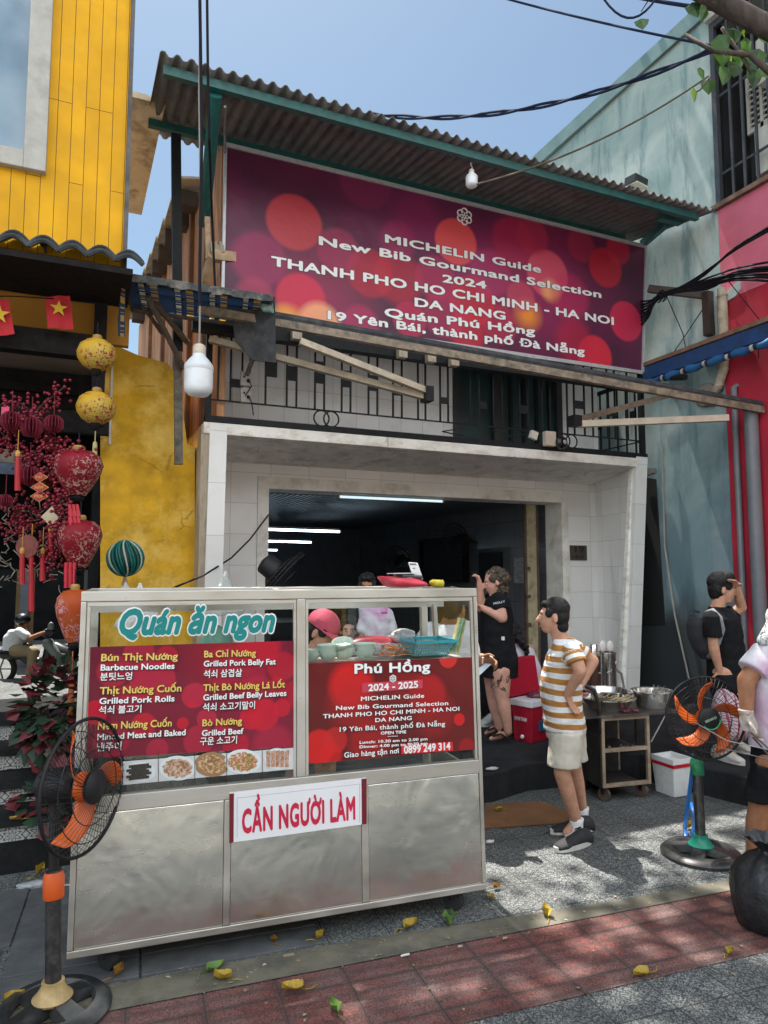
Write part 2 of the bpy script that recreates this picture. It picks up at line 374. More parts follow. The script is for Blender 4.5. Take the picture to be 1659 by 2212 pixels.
kb.face([(-8,3.077,.008),(0.9,3.077,.008),(0.9,3.262,.008),(-8,3.275,.008)]);kb.face([(0.9,3.077,.008),(12,3.077,.008),(12,3.19,.008),(2.4,3.185,.008),(0.9,3.262,.008)])
kb=kb.build('kerb',CONC,local=True,norm=False);kb.rotation_euler=(0,0,ANG);structure(kb)
ks=MB();
for(s0,s1,d0,d1)in((-0.52,0.05,3.285,3.45),(0.06,0.86,3.285,3.45),(-0.5,0.05,3.46,4.38),(0.06,0.86,3.46,4.1),(-1.4,-0.54,3.285,3.72),(-1.6,-0.51,3.74,4.38)):ks.box(s0,s1,d0,d1,-0.03,0.012)
ks=ks.build('pavement_slabs',SLAB,local=True,bevel=0.004);ks.rotation_euler=(0,0,ANG);structure(ks)
PLZ=0.21
pts=[(1.02,4.75),(2.0,4.68),(2.9,4.62),(3.3,4.74),(4.32,4.62),(4.46,4.2),(4.58,3.75),(4.8,3.4),(5.2,3.0),(7.02,2.8),(7.02,8.6),(1.02,8.6)]
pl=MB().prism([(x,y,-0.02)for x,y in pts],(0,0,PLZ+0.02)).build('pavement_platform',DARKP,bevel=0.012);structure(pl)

# ================================================================== SHOP HOUSE (white tiled)
def tilemat(name,col,w,h,axis='x',joint=(0.52,0.50,0.47),rough=0.35,grime=0.5,off=0.0,grimecol=(0.2,0.17,0.13),jw=0.003):
    m,t,n,l,b=_nt(name);tc=nd(t,'ShaderNodeTexCoord');sx=nd(t,'ShaderNodeSeparateXYZ');l.new(tc.outputs['Object'],sx.inputs[0])
    cb=nd(t,'ShaderNodeCombineXYZ');l.new(sx.outputs[0 if axis=='x' else 1],cb.inputs[0]);l.new(sx.outputs[2],cb.inputs[1])
    br=nd(t,'ShaderNodeTexBrick',ins={'Scale':1.0,'Mortar Size':jw,'Mortar Smooth':0.1,'Brick Width':w,'Row Height':h,'Bias':0.0})
    br.offset=off;l.new(cb.outputs[0],br.inputs['Vector'])
    br.inputs['Color1'].default_value=c4([c*0.93 for c in col]);br.inputs['Color2'].default_value=c4([min(1,c*1.04)for c in col]);br.inputs['Mortar'].default_value=c4(joint)
    nz=nd(t,'ShaderNodeTexNoise',ins={'Scale':2.5,'Detail':9.0,'Roughness':0.7});l.new(tc.outputs['Object'],nz.inputs['Vector'])
    r=ramp(t,[(0.5,0.0),(0.75,grime)]);l.new(nz.outputs[0],r.inputs[0])
    mx=nd(t,'ShaderNodeMixRGB');mx.inputs[2].default_value=c4(grimecol);l.new(r.outputs[0],mx.inputs[0]);l.new(br.outputs[0],mx.inputs[1])
    l.new(mx.outputs[0],b.inputs['Base Color']);b.inputs['Roughness'].default_value=rough
    bp=nd(t,'ShaderNodeBump',ins={'Strength':0.3,'Distance':0.004});bp.invert=True;l.new(br.outputs['Fac'],bp.inputs['Height']);l.new(bp.outputs[0],b.inputs['Normal'])
    return m
WHT=tilemat('white_wall_tile_front',(0.83,0.82,0.80),0.47,0.36,'x',grime=0.12)
WHS=tilemat('white_wall_tile_side',(0.83,0.82,0.80),0.47,0.36,'y',grime=0.12)
WHP=tilemat('white_pillar_tile',(0.80,0.80,0.78),2.0,0.52,'x',grime=0.15)
PLAS=M('dirty_white_plaster',(0.80,0.78,0.72),0.8,var=0.12,scale=4,bump=0.5,bscale=30,crack=((.2,.17,.13),1.4,.5),dirt=(0.36,0.28,0.21),dscale=4.5,damt=0.55,stretch=(1,1,2.2))
PLASD=M('weathered_tan_plaster',(0.42,0.35,0.26),0.85,var=0.3,scale=5,bump=0.5,bscale=30,dirt=(0.14,0.09,0.06),dscale=5,damt=0.8,stretch=(3,3,0.6))
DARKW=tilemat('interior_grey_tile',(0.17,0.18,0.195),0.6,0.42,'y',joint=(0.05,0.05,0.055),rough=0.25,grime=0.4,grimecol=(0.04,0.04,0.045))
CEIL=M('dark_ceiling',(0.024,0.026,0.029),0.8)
CORR=M('corrugated_ceiling',(0.07,0.077,0.088),0.35)
BLK=M('black_iron',(0.014,0.015,0.017),0.6,var=0.4,scale=30,spec=.2)
WOODO=M('orange_brown_boards',(0.46,0.23,0.11),0.75,var=0.4,scale=3,bump=0.3,bscale=20,stretch=(4,4,0.35),dirt=(0.09,0.045,0.03),dscale=2.0,damt=0.7)
shop=thing('shop_house','white tiled two storey shop house with a wide open front and a balcony above','building',(3.9,6.9,0))
YF,YI=6.9,8.0
def hexfront(mb,quadpix,Y,thick): # quad of pixels at plane Y extruded back
    a=[Py(u,v,Y)for u,v in quadpix];mb.hexa([a[0],a[1],a[1]+Vector((0,thick,0)),a[0]+Vector((0,thick,0)),a[3],a[2],a[2]+Vector((0,thick,0)),a[3]+Vector((0,thick,0))]);return mb
# left and right pillars of the frame (slightly splayed)
hexfront(MB(),[(432,1570),(471,1566),(491,921),(454,917)],YF-.004,1.1).build('front_pillar',WHP,shop)
MB().box(Py(432,1400,YF).x-.03,Py(452,1400,YF).x-.028,YF+.02,YI,0,3.17).build('pillar_side',PLASD,shop)
hexfront(MB(),[(1356,1500),(1381,1503),(1399,988),(1376,986)],YF-.004,.12).build('front_pillar',WHP,shop)
# right side wall of the recess, two faces: dirty edge strip and tiled splay
a0,a1=Py(1352,1500,YF+.05),Py(1374,1000,YF+.05);b0,b1=Py(1298,1475,YI),Py(1285,1030,YI)
MB().hexa([a0,a0+Vector((.06,0,0)),b0+Vector((.12,0,0)),b0,a1,a1+Vector((.06,0,0)),b1+Vector((.12,0,0)),b1]).build('recess_side_wall',WHS,shop)
c0,c1=Py(1340,1500,YF+.07),Py(1366,1000,YF+.07)
MB().hexa([c0,a0+Vector((.03,-.04,0)),a0+Vector((.03,.05,0)),c0+Vector((0,.06,0)),c1,a1+Vector((.03,-.04,0)),a1+Vector((.03,.05,0)),c1+Vector((0,.06,0))]).build('side_trim',PLAS,shop)
# balcony slab with soffit
zs=3.20
sl=MB();x0,x1=Py(440,912,YF).x,Py(1396,990,YF).x
sl.hexa([(x0,YF,3.085),(x1,YF,3.085),(x1,YI,2.985),(x0,YI,2.985),(x0,YF,zs),(x1,YF,zs),(x1,YI+.3,zs),(x0,YI+.3,zs)])
sl.build('balcony_slab',PLAS,shop,bevel=0.008)
# inner wall with opening
L,T_=Py(580,1055,YI),2.70;Rr=Py(1210,1087,YI)
lx,rx=L.x,Rr.x;lz=(L.z+Rr.z)/2
w=MB();w.box(1.25,lx-.13,YI,YI+.35,0,3.0);w.box(rx+.11,6.95,YI,YI+.35,0,3.0);w.box(lx-.13,rx+.11,YI,YI+.35,lz+.14,3.0)
w.build('front_wall',WHT,shop)
tr=MB();tr.box(lx-.13,lx,YI-.03,YI+.35,0,lz+.14);tr.box(rx,rx+.11,YI-.03,YI+.35,0,lz+.14);tr.box(lx,rx,YI-.03,YI+.35,lz,lz+.14)
tr.build('opening_surround',M('cream_plaster_trim',(0.82,0.80,0.75),0.7,var=0.06,scale=5,bump=0.3,bscale=25,dirt=(0.4,0.34,0.26),dscale=3,damt=0.6),shop)
# shutter track and folding door edge at the right of the opening
tk=MB();tk.box(rx-.32,rx-.16,YI+.36,YI+.44,0,lz);tk.build('shutter_track',M('cream_painted_steel',(0.40,0.35,0.22),0.5,dirt=(0.12,0.07,0.04),dscale=9,damt=0.6),shop)
tk=MB();tk.box(rx-.15,rx-.11,YI+.37,YI+.42,0,lz);tk.box(rx-.36,rx-.33,YI+.36,YI+.40,0,lz)
for z in(1.75,1.35,.95):tk.box(rx-.36,rx-.28,YI+.345,YI+.36,z,z+.05)
tk.build('door_edge',M('rusty_brown_steel',(0.10,0.06,0.04),0.6,var=0.4),shop)
# the room behind
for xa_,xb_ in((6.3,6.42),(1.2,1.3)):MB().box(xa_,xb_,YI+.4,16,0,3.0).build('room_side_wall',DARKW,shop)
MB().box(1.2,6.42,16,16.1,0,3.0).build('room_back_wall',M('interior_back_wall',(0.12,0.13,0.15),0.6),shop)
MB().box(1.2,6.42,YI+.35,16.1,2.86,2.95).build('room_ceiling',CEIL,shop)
cr=MB()
for k in range(60):
    x=1.35+k*.08;cr.prism([(x,9,2.80),(x+.02,9,2.76),(x+.05,9,2.76),(x+.07,9,2.80)],(0,6.9,0))
cr.build('corrugated_ceiling_panel',CORR,shop)
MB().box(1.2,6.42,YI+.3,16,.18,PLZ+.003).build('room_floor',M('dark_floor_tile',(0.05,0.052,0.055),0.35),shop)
d=MB();d.box(6.24,6.29,9.6,10.3,.22,2.05);d.build('inner_doorway',M('doorway_dark',(0.012,0.012,0.014),0.6),shop)
d=MB();d.box(6.26,6.3,9.45,9.58,.22,2.12);d.box(6.26,6.3,10.32,10.45,.22,2.12);d.box(6.26,6.3,9.58,10.32,2.06,2.12);d.build('doorway_frame',M('doorway_frame_grey',(0.11,0.115,0.125),0.6),shop)
# upper storey wall behind the balcony, green double door
YB=7.75
dl,dr=Py(978,900,YB).x,Py(1213,930,YB).x;dt=4.55
XBE=Py(1291,900,YB).x;uw=MB();uw.box(1.22,dl,YB,YB+.25,zs,6.0);uw.box(dr,XBE,YB,YB+.25,zs,6.0);uw.box(dl,dr,YB,YB+.25,dt,6.0)
uw.build('balcony_wall',tilemat('balcony_white_tile',(0.84,0.85,0.86),0.30,0.55,'x',grime=0.3,grimecol=(0.36,0.31,0.27)),shop)
fr=MB();fr.box(dl,dl+.09,YB-.03,YB+.2,zs,dt-.09);fr.box(dr-.09,dr,YB-.03,YB+.2,zs,dt-.09);fr.box(dl,dr,YB-.03,YB+.2,dt-.09,dt);mid=(dl+dr)/2-.18;fr.box(mid-.07,mid+.07,YB-.03,YB+.2,zs,dt-.09)
dfr=fr.build('balcony_door',M('door_frame_dark',(0.03,0.032,0.035),0.5),shop)
dp=MB();dp.box(dl+.09,mid-.07,YB+.06,YB+.1,zs,dt);dp.box(mid+.07,dr-.09,YB+.04,YB+.08,zs,dt)
dp.build('door_leaf',M('dark_green_door',(0.018,0.05,0.052),0.35,var=0.4,scale=2),dfr)
db=MB()
for k in range(4):
    x=mid+.2+k*.21;db.box(x,x+.05,YB+.01,YB+.035,zs+.25,dt)
db.build('door_bars',BLK,dfr)
# timber side wall of the upper floor, seen at the left, running back at a slight angle
XS=1.02
def WX(y):return 1.20-.065*(y-7.0)
sw=MB();sw.prism([(WX(7.0),7.0,3.2),(WX(13),13.0,3.2),(WX(13),13.0,6.15),(WX(7.0),7.0,6.15)],(.08,0,0)).build('timber_side_wall',WOODO,shop)
for y in(7.5,8.3,9.2,10.2,11.4):MB().box(WX(y)-.05,WX(y)-.003,y,y+.12,3.3,6.1).build('wall_batten',M('dark_batten',(0.17,0.085,0.05),0.8,var=0.4),shop)
for k in range(9):y0=8.1+k*.52;MB().box(WX(y0)-.20,WX(y0)-.005,y0,y0+.2,6.02,6.2).build('eave_rafter',M('dark_rafter',(0.055,0.042,0.035),0.85),shop)
es=MB()
for k in range(9):y0=7.95+k*.54;x0=WX(y0+.2);es.prism([(x0-.24,y0,6.24),(x0+.1,y0,6.30),(x0+.1,y0+.6,6.27),(x0-.26,y0+.6,6.20)],(0,0,.03))
es.build('eave_sheets',M('old_fibre_cement',(0.42,0.38,0.31),0.85,var=0.3,dirt=(0.12,0.1,0.08),dscale=5,damt=0.6),shop)
MB().box(1.25,6.2,7.3,8.2,6.55,6.6).build('upper_ceiling',M('upper_ceiling_board',(0.2,0.19,0.18),0.8),shop)
bk=MB();bk.box(1.25,6.9,8.45,16.2,6.0,6.1);bk.build('roof',M('roof_sheet_grey',(0.14,0.14,0.14),0.7),shop)
# little timber bracket shelf with a rack, left of the billboard
bs=thing('timber_bracket_shelf','small raw timber bracket shelf on the boarded wall left of the billboard','shelf',(1.1,6.9,4.9))
tb=M('pale_raw_timber',(0.42,0.30,0.19),0.8,var=0.3,scale=12)
A,B_,C_=Py(457,552,6.86),Py(484,560,6.86),Py(441,613,7.1)
m=MB();m.bar(A,Py(520,560,6.95),.1,.1);m.build('ledge',tb,bs)
m=MB();m.bar(A,C_,.07,.09);m.bar(Py(447,470,6.92),Py(450,560,6.9),.05,.05);m.build('bracket',tb,bs)
m=MB()
for k in range(6):m.bar(Py(458+k*5,545,6.84),Py(456+k*5,522+(k%2)*8,6.84),.02,.02)
m.build('rack',M('wire_rack',(0.3,0.26,0.18),0.6),bs)

# house number plaque
pq=Py(1240,1195,YI-.015)
pl_c=[Py(1231,1184-6,YI-.005),Py(1266,1177+2,YI-.005),Py(1266,1211,YI-.005),Py(1231,1211-1,YI-.005)]
hp=thing('house_number_plaque','square brown house number plaque reading 19 on the white wall right of the opening','sign',pl_c[3])
x0,x1_,z0,z1_=pl_c[0].x,pl_c[1].x,pl_c[3].z,pl_c[0].z
m=MB().box(x0,x1_,YI-.02,YI,z0,z1_).build('plate',M('brown_enamel',(0.055,0.04,0.03),0.4,var=0.3),hp)
m=MB();text_into(m,'19',(x0+.07,YI-.02,z0+.11),(x1_-.05,YI-.02,z0+.11),.10,(0,-1,0),.03,lift=.003)
text_into(m,'YÊN BÁI',(x0+.05,YI-.02,z0+.03),(x1_-.05,YI-.02,z0+.03),.04,(0,-1,0),.03,lift=.003)
m.build('lettering',M('black_paint',(0.008,0.008,0.008),0.5),hp)

# ================================================================== BALCONY RAILING
YR=6.96
rl=thing('balcony_railing','black iron balcony railing of paired bars, dark blocks and ring ornaments','railing',(3.9,YR,zs))
m=MB();xa,xb=Py(442,905,YR).x,Py(1393,980,YR).x;zt=4.35
m.box(xa,xb,YR-.05,YR+.03,zs+.002,zs+.07);m.build('bottom_rail',BLK,rl)
m=MB();m.box(xa,xb,YR-.008,YR+.008,zs+.235,zs+.25);m.box(xa,xb,YR-.02,YR+.02,zt,zt+.05);m.build('mid_rail',BLK,rl)
for x in(xa+.03,xb-.04):MB().box(x-.03,x+.03,YR-.03,YR+.03,zs,zt+.1).build('post',BLK,rl)
ups=[470,497,522,539,573,619,640,680,700,738,757,796,815,849,868,903,919,951,968,1016,1035,1066,1085,1122,1140,1170,1188,1225,1240,1262,1280,1312,1328,1355]
m=MB();xs=[]
for u in ups:
    x=Py(u,880,YR).x;xs.append(x);m.box(x-.009,x+.009,YR-.009,YR+.009,zs+.24,zt)
m.build('bars',BLK,rl)
for i,(u0,u1,v0,v1)in enumerate([(497,522,818,838),(573,598,760,815),(619,640,790,823),(680,700,780,829),(738,757,800,837),(796,815,810,845),(849,868,838,855),(951,968,858,873),(1035,1050,868,885),(1122,1140,875,895),(1240,1262,865,884),(1312,1328,880,900)]):
    a,b=Py(u0,v0,YR),Py(u1,v1,YR);MB().box(a.x,b.x,YR-.012,YR+.012,b.z,a.z).build('block',BLK,rl)
def ring(mb,c,r,tr_,ax='y',n=20):
    c=Vector(c);pts=[]
    for k in range(n):
        a=2*math.pi*k/n;q=(r*math.cos(a),0,r*math.sin(a))if ax=='y' else(0,r*math.cos(a),r*math.sin(a));pts.append(c+Vector(q))
    mb.tube(pts,tr_,6,closed=True)
for(u,v)in((705,908),(1227,1038*.8641+60),(1220,800)):
    c=Py(u,v,YR);m=MB()
    for dx in(-.055,.055):ring(m,(c.x+dx,YR,zs+.155 if v>850 else c.z),.085,.009)
    m.build('ring_ornament',BLK,rl)
for(u0,v0,u1,v1)in((1065/1.0,930,1108,944),(1065,930,1108,925),(1110,944,1160,930),(1110,925,1160,938),(955,932,1000,925),(955,932,1000,942)):
    MB().bar(Py(u0,v0,YR),Py(u1,v1,YR),.012).build('zigzag_bar',BLK,rl)
m=MB();XR=xb-.04
m.box(XR-.02,XR+.02,YR,8.2,zs+.002,zs+.05);m.box(XR-.01,XR+.01,YR,8.2,zs+.235,zs+.25);m.box(XR-.01,XR+.01,YR,8.2,3.95,3.97);m.box(XR-.02,XR+.02,YR,8.2,zt-.1,zt-.05)
for k in range(7):
    y=YR+.1+k*.17;m.box(XR-.01,XR+.01,y,y+.018,zs+.05,zt-.1)
    if k%2==0:m.box(XR-.012,XR+.012,y,y+.1,zs+.55,zs+.68)
m.build('side_rail',BLK,rl)

# ================================================================== CORRUGATED CANOPY
GRN=M('teal_painted_steel',(0.012,0.095,0.088),0.45,var=0.2,scale=8,dirt=(0.03,0.035,0.03),dscale=10,damt=0.5)
cp=thing('corrugated_canopy','grey corrugated sheet canopy on teal steel beams over the billboard','canopy',(3.7,6.4,5.9))
m=MB();pitch=.118;xL,xR_=.46,6.90;N=int((xR_-xL)/pitch)*8
rows=[]
for(y,z)in((5.80,6.085),(6.3,6.17),(6.9,6.28),(7.45,6.375)):
    row=[]
    for k in range(N+1):
        x=xL+(xR_-xL)*k/N;ph=2*math.pi*(x-xL)/pitch;s_=math.sin(ph);h=.021*max(-1,min(1,1.35*s_))
        row.append(m.bm.verts.new((x,y+.012*noise.noise(Vector((x*3,y,0))),z+h+.012*noise.noise(Vector((x*.9,y*1.1,3))))))
    rows.append(row)
for A,B in zip(rows,rows[1:]):
    for k in range(N):m.bm.faces.new((A[k],A[k+1],B[k+1],B[k]))
FIB=M('grey_fibre_cement_sheet',(0.15,0.147,0.145),0.8,var=0.22,scale=3,bump=0.25,bscale=50,dirt=(0.06,0.055,0.05),dscale=4,damt=0.6)
sh=m.build('corrugated_sheet',FIB,cp,smooth=True)
so=sh.modifiers.new('thick','SOLIDIFY');so.thickness=.007
m=MB();a,b=Py(352,160,5.9),Py(1508,493,5.9);m.box(a.x,b.x,5.88,5.94,5.965,6.045);m.build('front_beam',GRN,cp)
a=Py(320,268,7.05);m=MB();m.box(a.x,6.6,7.0,7.06,6.19,6.265);m.build('rear_beam',GRN,cp)
m=MB();m.tube([Py(466,205,5.93),Py(440,485,7.05)],.058,12);m.build('brace',GRN,cp)
m=MB();m.bar(Py(1440,482,6.2),Py(1388,527,6.95),.07,.09);m.bar(Py(1422,470,6.1),Py(1470,482,6.1),.08,.05);m.build('brace',GRN,cp)
m=MB();m.tube([Py(486,230,5.96),Py(486,330,6.75)],.012,6);m.build('hanger_rod',M('grey_rod',(0.2,0.2,0.2),0.5),cp)
m=MB();pa,pb=Py(380,292,6.9),Py(384,760,6.9);m.bar(pb,pa,.09,.07);m.build('post',BLK,cp)
m=MB();m.bar(Py(386,1003,6.9),Py(384,760,6.9),.075,.06);m.build('post_foot',M('weathered_grey_steel',(0.13,0.115,0.09),0.7,var=0.4,scale=20,dirt=(0.03,0.025,0.02),dscale=8,damt=0.9),cp)

# ================================================================== YELLOW NEIGHBOUR (left)
def plankmat():
    m,t,n,l,b=_nt('yellow_painted_planks');tc=nd(t,'ShaderNodeTexCoord');sx=nd(t,'ShaderNodeSeparateXYZ');l.new(tc.outputs['Object'],sx.inputs[0])
    cb=nd(t,'ShaderNodeCombineXYZ');l.new(sx.outputs[2],cb.inputs[0]);l.new(sx.outputs[0],cb.inputs[1])
    br=nd(t,'ShaderNodeTexBrick',ins={'Scale':1.0,'Mortar Size':0.0028,'Mortar Smooth':0.2,'Brick Width':1.9,'Row Height':0.108});br.offset=0.37;br.offset_frequency=3
    l.new(cb.outputs[0],br.inputs['Vector'])
    br.inputs['Color1'].default_value=(0.70,0.355,0.006,1);br.inputs['Color2'].default_value=(0.76,0.39,0.007,1);br.inputs['Mortar'].default_value=(0.13,0.055,0.008,1)
    nz=nd(t,'ShaderNodeTexNoise',ins={'Scale':3.0,'Detail':8.0});l.new(tc.outputs['Object'],nz.inputs['Vector'])
    r=ramp(t,[(0.35,0.82),(0.7,1.05)]);l.new(nz.outputs[0],r.inputs[0])
    mx=nd(t,'ShaderNodeMixRGB',blend_type='MULTIPLY');mx.inputs[0].default_value=1;l.new(br.outputs[0],mx.inputs[1]);l.new(r.outputs[0],mx.inputs[2])
    l.new(mx.outputs[0],b.inputs['Base Color']);b.inputs['Roughness'].default_value=0.5;b.inputs['Specular IOR Level'].default_value=.18
    bp=nd(t,'ShaderNodeBump',ins={'Strength':0.5,'Distance':0.004});bp.invert=True;l.new(br.outputs['Fac'],bp.inputs['Height']);l.new(bp.outputs[0],b.inputs['Normal'])
    return m
YPL=plankmat()
YWALL=M('yellow_limewash',(0.60,0.33,0.012),0.85,var=0.3,scale=3.5,bump=0.5,bscale=25,dirt=(0.82,0.54,0.12),dscale=2.9,damt=1.0,crack=((.26,.13,.01),1.3,.55))
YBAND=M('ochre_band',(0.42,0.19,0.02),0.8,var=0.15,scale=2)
BWOOD=M('black_stained_wood',(0.014,0.012,0.012),0.8,var=0.4,scale=12,spec=.12)
ye=thing('yellow_house','yellow plank fronted house with dark tile eave and open souvenir shop below','building',(-1.5,6.6,0))
YU=6.2
xr=Py(270,400,YU).x;zb=4.34
wx1,wz0=Py(60,300,YU).x,Py(60,352,YU).z
# plank wall round the window
fw0=Py(103,300,YU).x;fz0=Py(60,372,YU).z
m=MB();m.box(fw0-.02,xr,YU,YU+.25,zb,11);m.box(-4,fw0-.02,YU,YU+.25,zb,fz0+.02);m.box(-4,-2.3,YU,YU+.25,fz0+.02,11)
m.build('plank_wall',YPL,ye)
MB().box(xr+.002,xr+.035,YU-.03,6.9,zb-.02,11).build('corner_trim',M('grey_corner_board',(0.09,0.09,0.095),0.7,var=0.4),ye)
MB().box(-4,xr,YU+.26,7.1,4.3,4.42).build('upper_floor',BWOOD,ye)
FRM=M('grey_window_frame',(0.40,0.39,0.36),0.7,var=0.12,scale=9,bump=0.2,bscale=60,dirt=(0.28,0.27,0.24),dscale=6,damt=0.6)
gx1=Py(59,200,YU).x;gz0=Py(30,328,YU).z
wf=MB();wf.box(gx1,fw0,YU-.07,YU+.12,fz0,10.6);wf.box(-2.4,gx1,YU-.07,YU+.12,fz0,gz0);wo=wf.build('window',FRM,ye,bevel=.006)
def skyglass():
    m,t,n,l,b=_nt('blue_window_glass');b.inputs['Base Color'].default_value=(0.10,0.19,0.28,1);b.inputs['Roughness'].default_value=0.12;b.inputs['Specular IOR Level'].default_value=1.0
    tc=nd(t,'ShaderNodeTexCoord');nz=nd(t,'ShaderNodeTexNoise',ins={'Scale':2.0,'Detail':5});l.new(tc.outputs['Object'],nz.inputs['Vector'])
    r=ramp(t,[(0.4,(0.09,0.17,0.26)),(0.7,(0.16,0.25,0.33))]);l.new(nz.outputs[0],r.inputs[0]);l.new(r.outputs[0],b.inputs['Base Color']);return m
MB().box(-2.4,gx1,YU+.04,YU+.06,gz0,10.6).build('pane',skyglass(),wo)
m=MB();m.lathe([(0.03,0),(0.035,.03),(0.02,.06)],10,Py(97,530,YU-.05),(-.3,-.6,.5),True,True);m.bar(Py(99,545,YU),Py(97,532,YU-.06),.02);m.build('spot_lamp',M('grey_lamp_body',(0.2,0.17,0.12),0.5),ye)
# tile eave: row of black barrel tiles
TIL=M('black_glazed_tile',(0.02,0.024,0.03),0.32,var=0.5,scale=15,dirt=(0.07,0.075,0.08),dscale=9,damt=0.6)
m=MB();yb,yf=YU-.01,5.72;zb_,zf=zb+.06,zb-.14
for k in range(26):
    x=.27-k*.205
    if k%1==0:
        secs=[]
        for(y,z)in((yb,zb_),(yf,zf)):
            secs.append([(x-.105+.21*j/8,y,z+.06*math.sin(math.pi*j/8)*(1 if True else 0)-.02)for j in range(9)])
        for j in range(8):m.face([secs[0][j],secs[0][j+1],secs[1][j+1],secs[1][j]])
        # thick front lip of each tile
        m.tube([(x-.105+.21*j/8,yf,zf+.06*math.sin(math.pi*j/8)-.02)for j in range(9)],.02,6)
        m.tube([(x-.105+.21*j/8,yf+.06,zf+.045+.075*math.sin(math.pi*j/8)-.02)for j in range(9)],.016,6)
m.build('eave_tiles',TIL,ye)
MB().box(-5,.3,yf+.02,YU+.3,zb-.25,zb-.2).build('eave_board',BWOOD,ye)
# shaded ochre band, beam, post, porch ceiling
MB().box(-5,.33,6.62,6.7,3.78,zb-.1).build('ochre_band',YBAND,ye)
m=MB();a=Py(150,762,6.4);m.box(-5,.12,6.36,6.5,3.56,3.76);m.build('porch_beam',BWOOD,ye)
m=MB();m.box(Py(203,700,6.5).x,Py(231,700,6.5).x,6.46,6.58,3.0,zb-.2);m.build('porch_post',BWOOD,ye)
MB().box(-5,.16,6.5,9.5,3.66,3.70).build('porch_ceiling',M('brown_ceiling_board',(0.20,0.155,0.125),0.8,var=0.2,scale=2),ye)
m=MB();m.box(-5,.16,7.3,7.42,3.2,3.64);m.box(-5,.16,7.22,7.30,3.42,3.50);m.build('inner_beam',BWOOD,ye)
# yellow party wall end: pillar with a sloping, rounded head
yp=7.2
prof=[(217,1620),(421,1620),(421,967),(404,958),(397,900),(393,815),(378,805),(362,785),(330,776),(300,768),(264,752),(262,640),(217,632)]
P3=[Py(u,v,yp)for u,v in prof];P3[0].z=P3[1].z=0.0
MB().prism(P3,(0,1.6,0)).build('party_wall',YWALL,ye)
MB().box(P3[0].x-.022,P3[0].x-.002,yp-.02,yp+.05,Py(225,960,yp).z,Py(225,790,yp).z).build('white_edge',M('white_edge_strip',(0.6,0.58,0.52),0.6),ye)
MB().box(-5,P3[0].x-.03,6.9,7.0,3.0,3.2).build('dark_lintel',BWOOD,ye)
# dark shop interior; open-roofed yard added at the back to let daylight in
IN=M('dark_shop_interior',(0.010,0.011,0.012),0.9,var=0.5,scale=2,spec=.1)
m=MB();m.box(-5,-4.9,7,20,-1,3.7);m.build('interior_wall',IN,ye)
m=MB();m.box(.08,.158,7.25,20,-1,3.7);m.build('interior_wall',IN,ye)
MB().box(-5,.15,19.9,20,-1,3.7).build('rear_wall',IN,ye)
m=MB();m.box(-4.9,.1,9.3,9.45,1.75,3.7);m.build('rear_lintel',IN,ye)
m=MB();a=Py(34,1300,14.4);m.box(a.x,a.x+.3,14.4,14.5,-.63,3.2);m.build('reflected_post',M('tan_reflected_post',(0.16,0.10,0.045),0.6),ye)  # a reflected upright, built as a solid post behind the rider
m=MB();m.box(a.x+.07,a.x+.21,14.36,14.39,-.6,3.1);m.build('glass_strip',M('pale_blue_glass',(0.13,0.16,0.19),0.2),ye)
MB().box(-4.9,.1,9.5,19.9,-.7,-.63).build('added_yard_floor',M('added_yard_asphalt',(0.014,0.014,0.015),0.95,spec=.1),ye)  # ground of the added yard under the reflected rider
# porch floor and tiled steps
STP=M('black_stone_tread',(0.012,0.013,0.015),0.6,var=0.4,scale=20,spec=.2)
MB().box(-5,.14,5.87,6.5,.60,.695).build('porch_floor',M('grey_porch_floor',(0.16,0.15,0.13),0.6,var=0.25),ye)
def encaustic():
    m,t,n,l,b=_nt('encaustic_tile');tc=nd(t,'ShaderNodeTexCoord');sx=nd(t,'ShaderNodeSeparateXYZ');l.new(tc.outputs['Object'],sx.inputs[0])
    def cell(o,k):return mth(t,l,'SUBTRACT',mth(t,l,'FRACT',mth(t,l,'MULTIPLY',o,k)),0.5)
    x,y=cell(sx.outputs[0],1/.14),cell(sx.outputs[2],1/.14)
    cb=nd(t,'ShaderNodeCombineXYZ');l.new(x,cb.inputs[0]);l.new(y,cb.inputs[1])
    ln=nd(t,'ShaderNodeVectorMath',operation='LENGTH');l.new(cb.outputs[0],ln.inputs[0])
    at=mth(t,l,'ARCTAN2',y,x);pet=mth(t,l,'MULTIPLY',mth(t,l,'COSINE',mth(t,l,'MULTIPLY',at,8.0)),0.09)
    v=mth(t,l,'FRACT',mth(t,l,'MULTIPLY',mth(t,l,'ADD',ln.outputs['Value'],pet),5.0))
    r=ramp(t,[(0.30,(0.05,0.055,0.06)),(0.42,(0.42,0.43,0.42))]);l.new(v,r.inputs[0])
    l.new(r.outputs[0],b.inputs['Base Color']);b.inputs['Roughness'].default_value=0.4;return m
ENC=encaustic()
for(Y,z0,z1)in((4.65,.178,.30),(4.95,.306,.43),(5.25,.437,.565),(5.55,.565,.70)):
    MB().box(-5,.14,Y,Y+.5,0 if Y<4.7 else z0-.1,z0).build('step_base',STP,ye)
    MB().box(-5,.13,Y+.004,Y+.3,z0+.001,z1-.035).build('step_riser',ENC,ye)
    MB().box(-5,.14,Y-.02,Y+.34,z1-.034,z1).build('step_tread',STP,ye)
MB().box(.13,.3,4.6,7.2,0,.72).build('step_cheek',STP,ye)

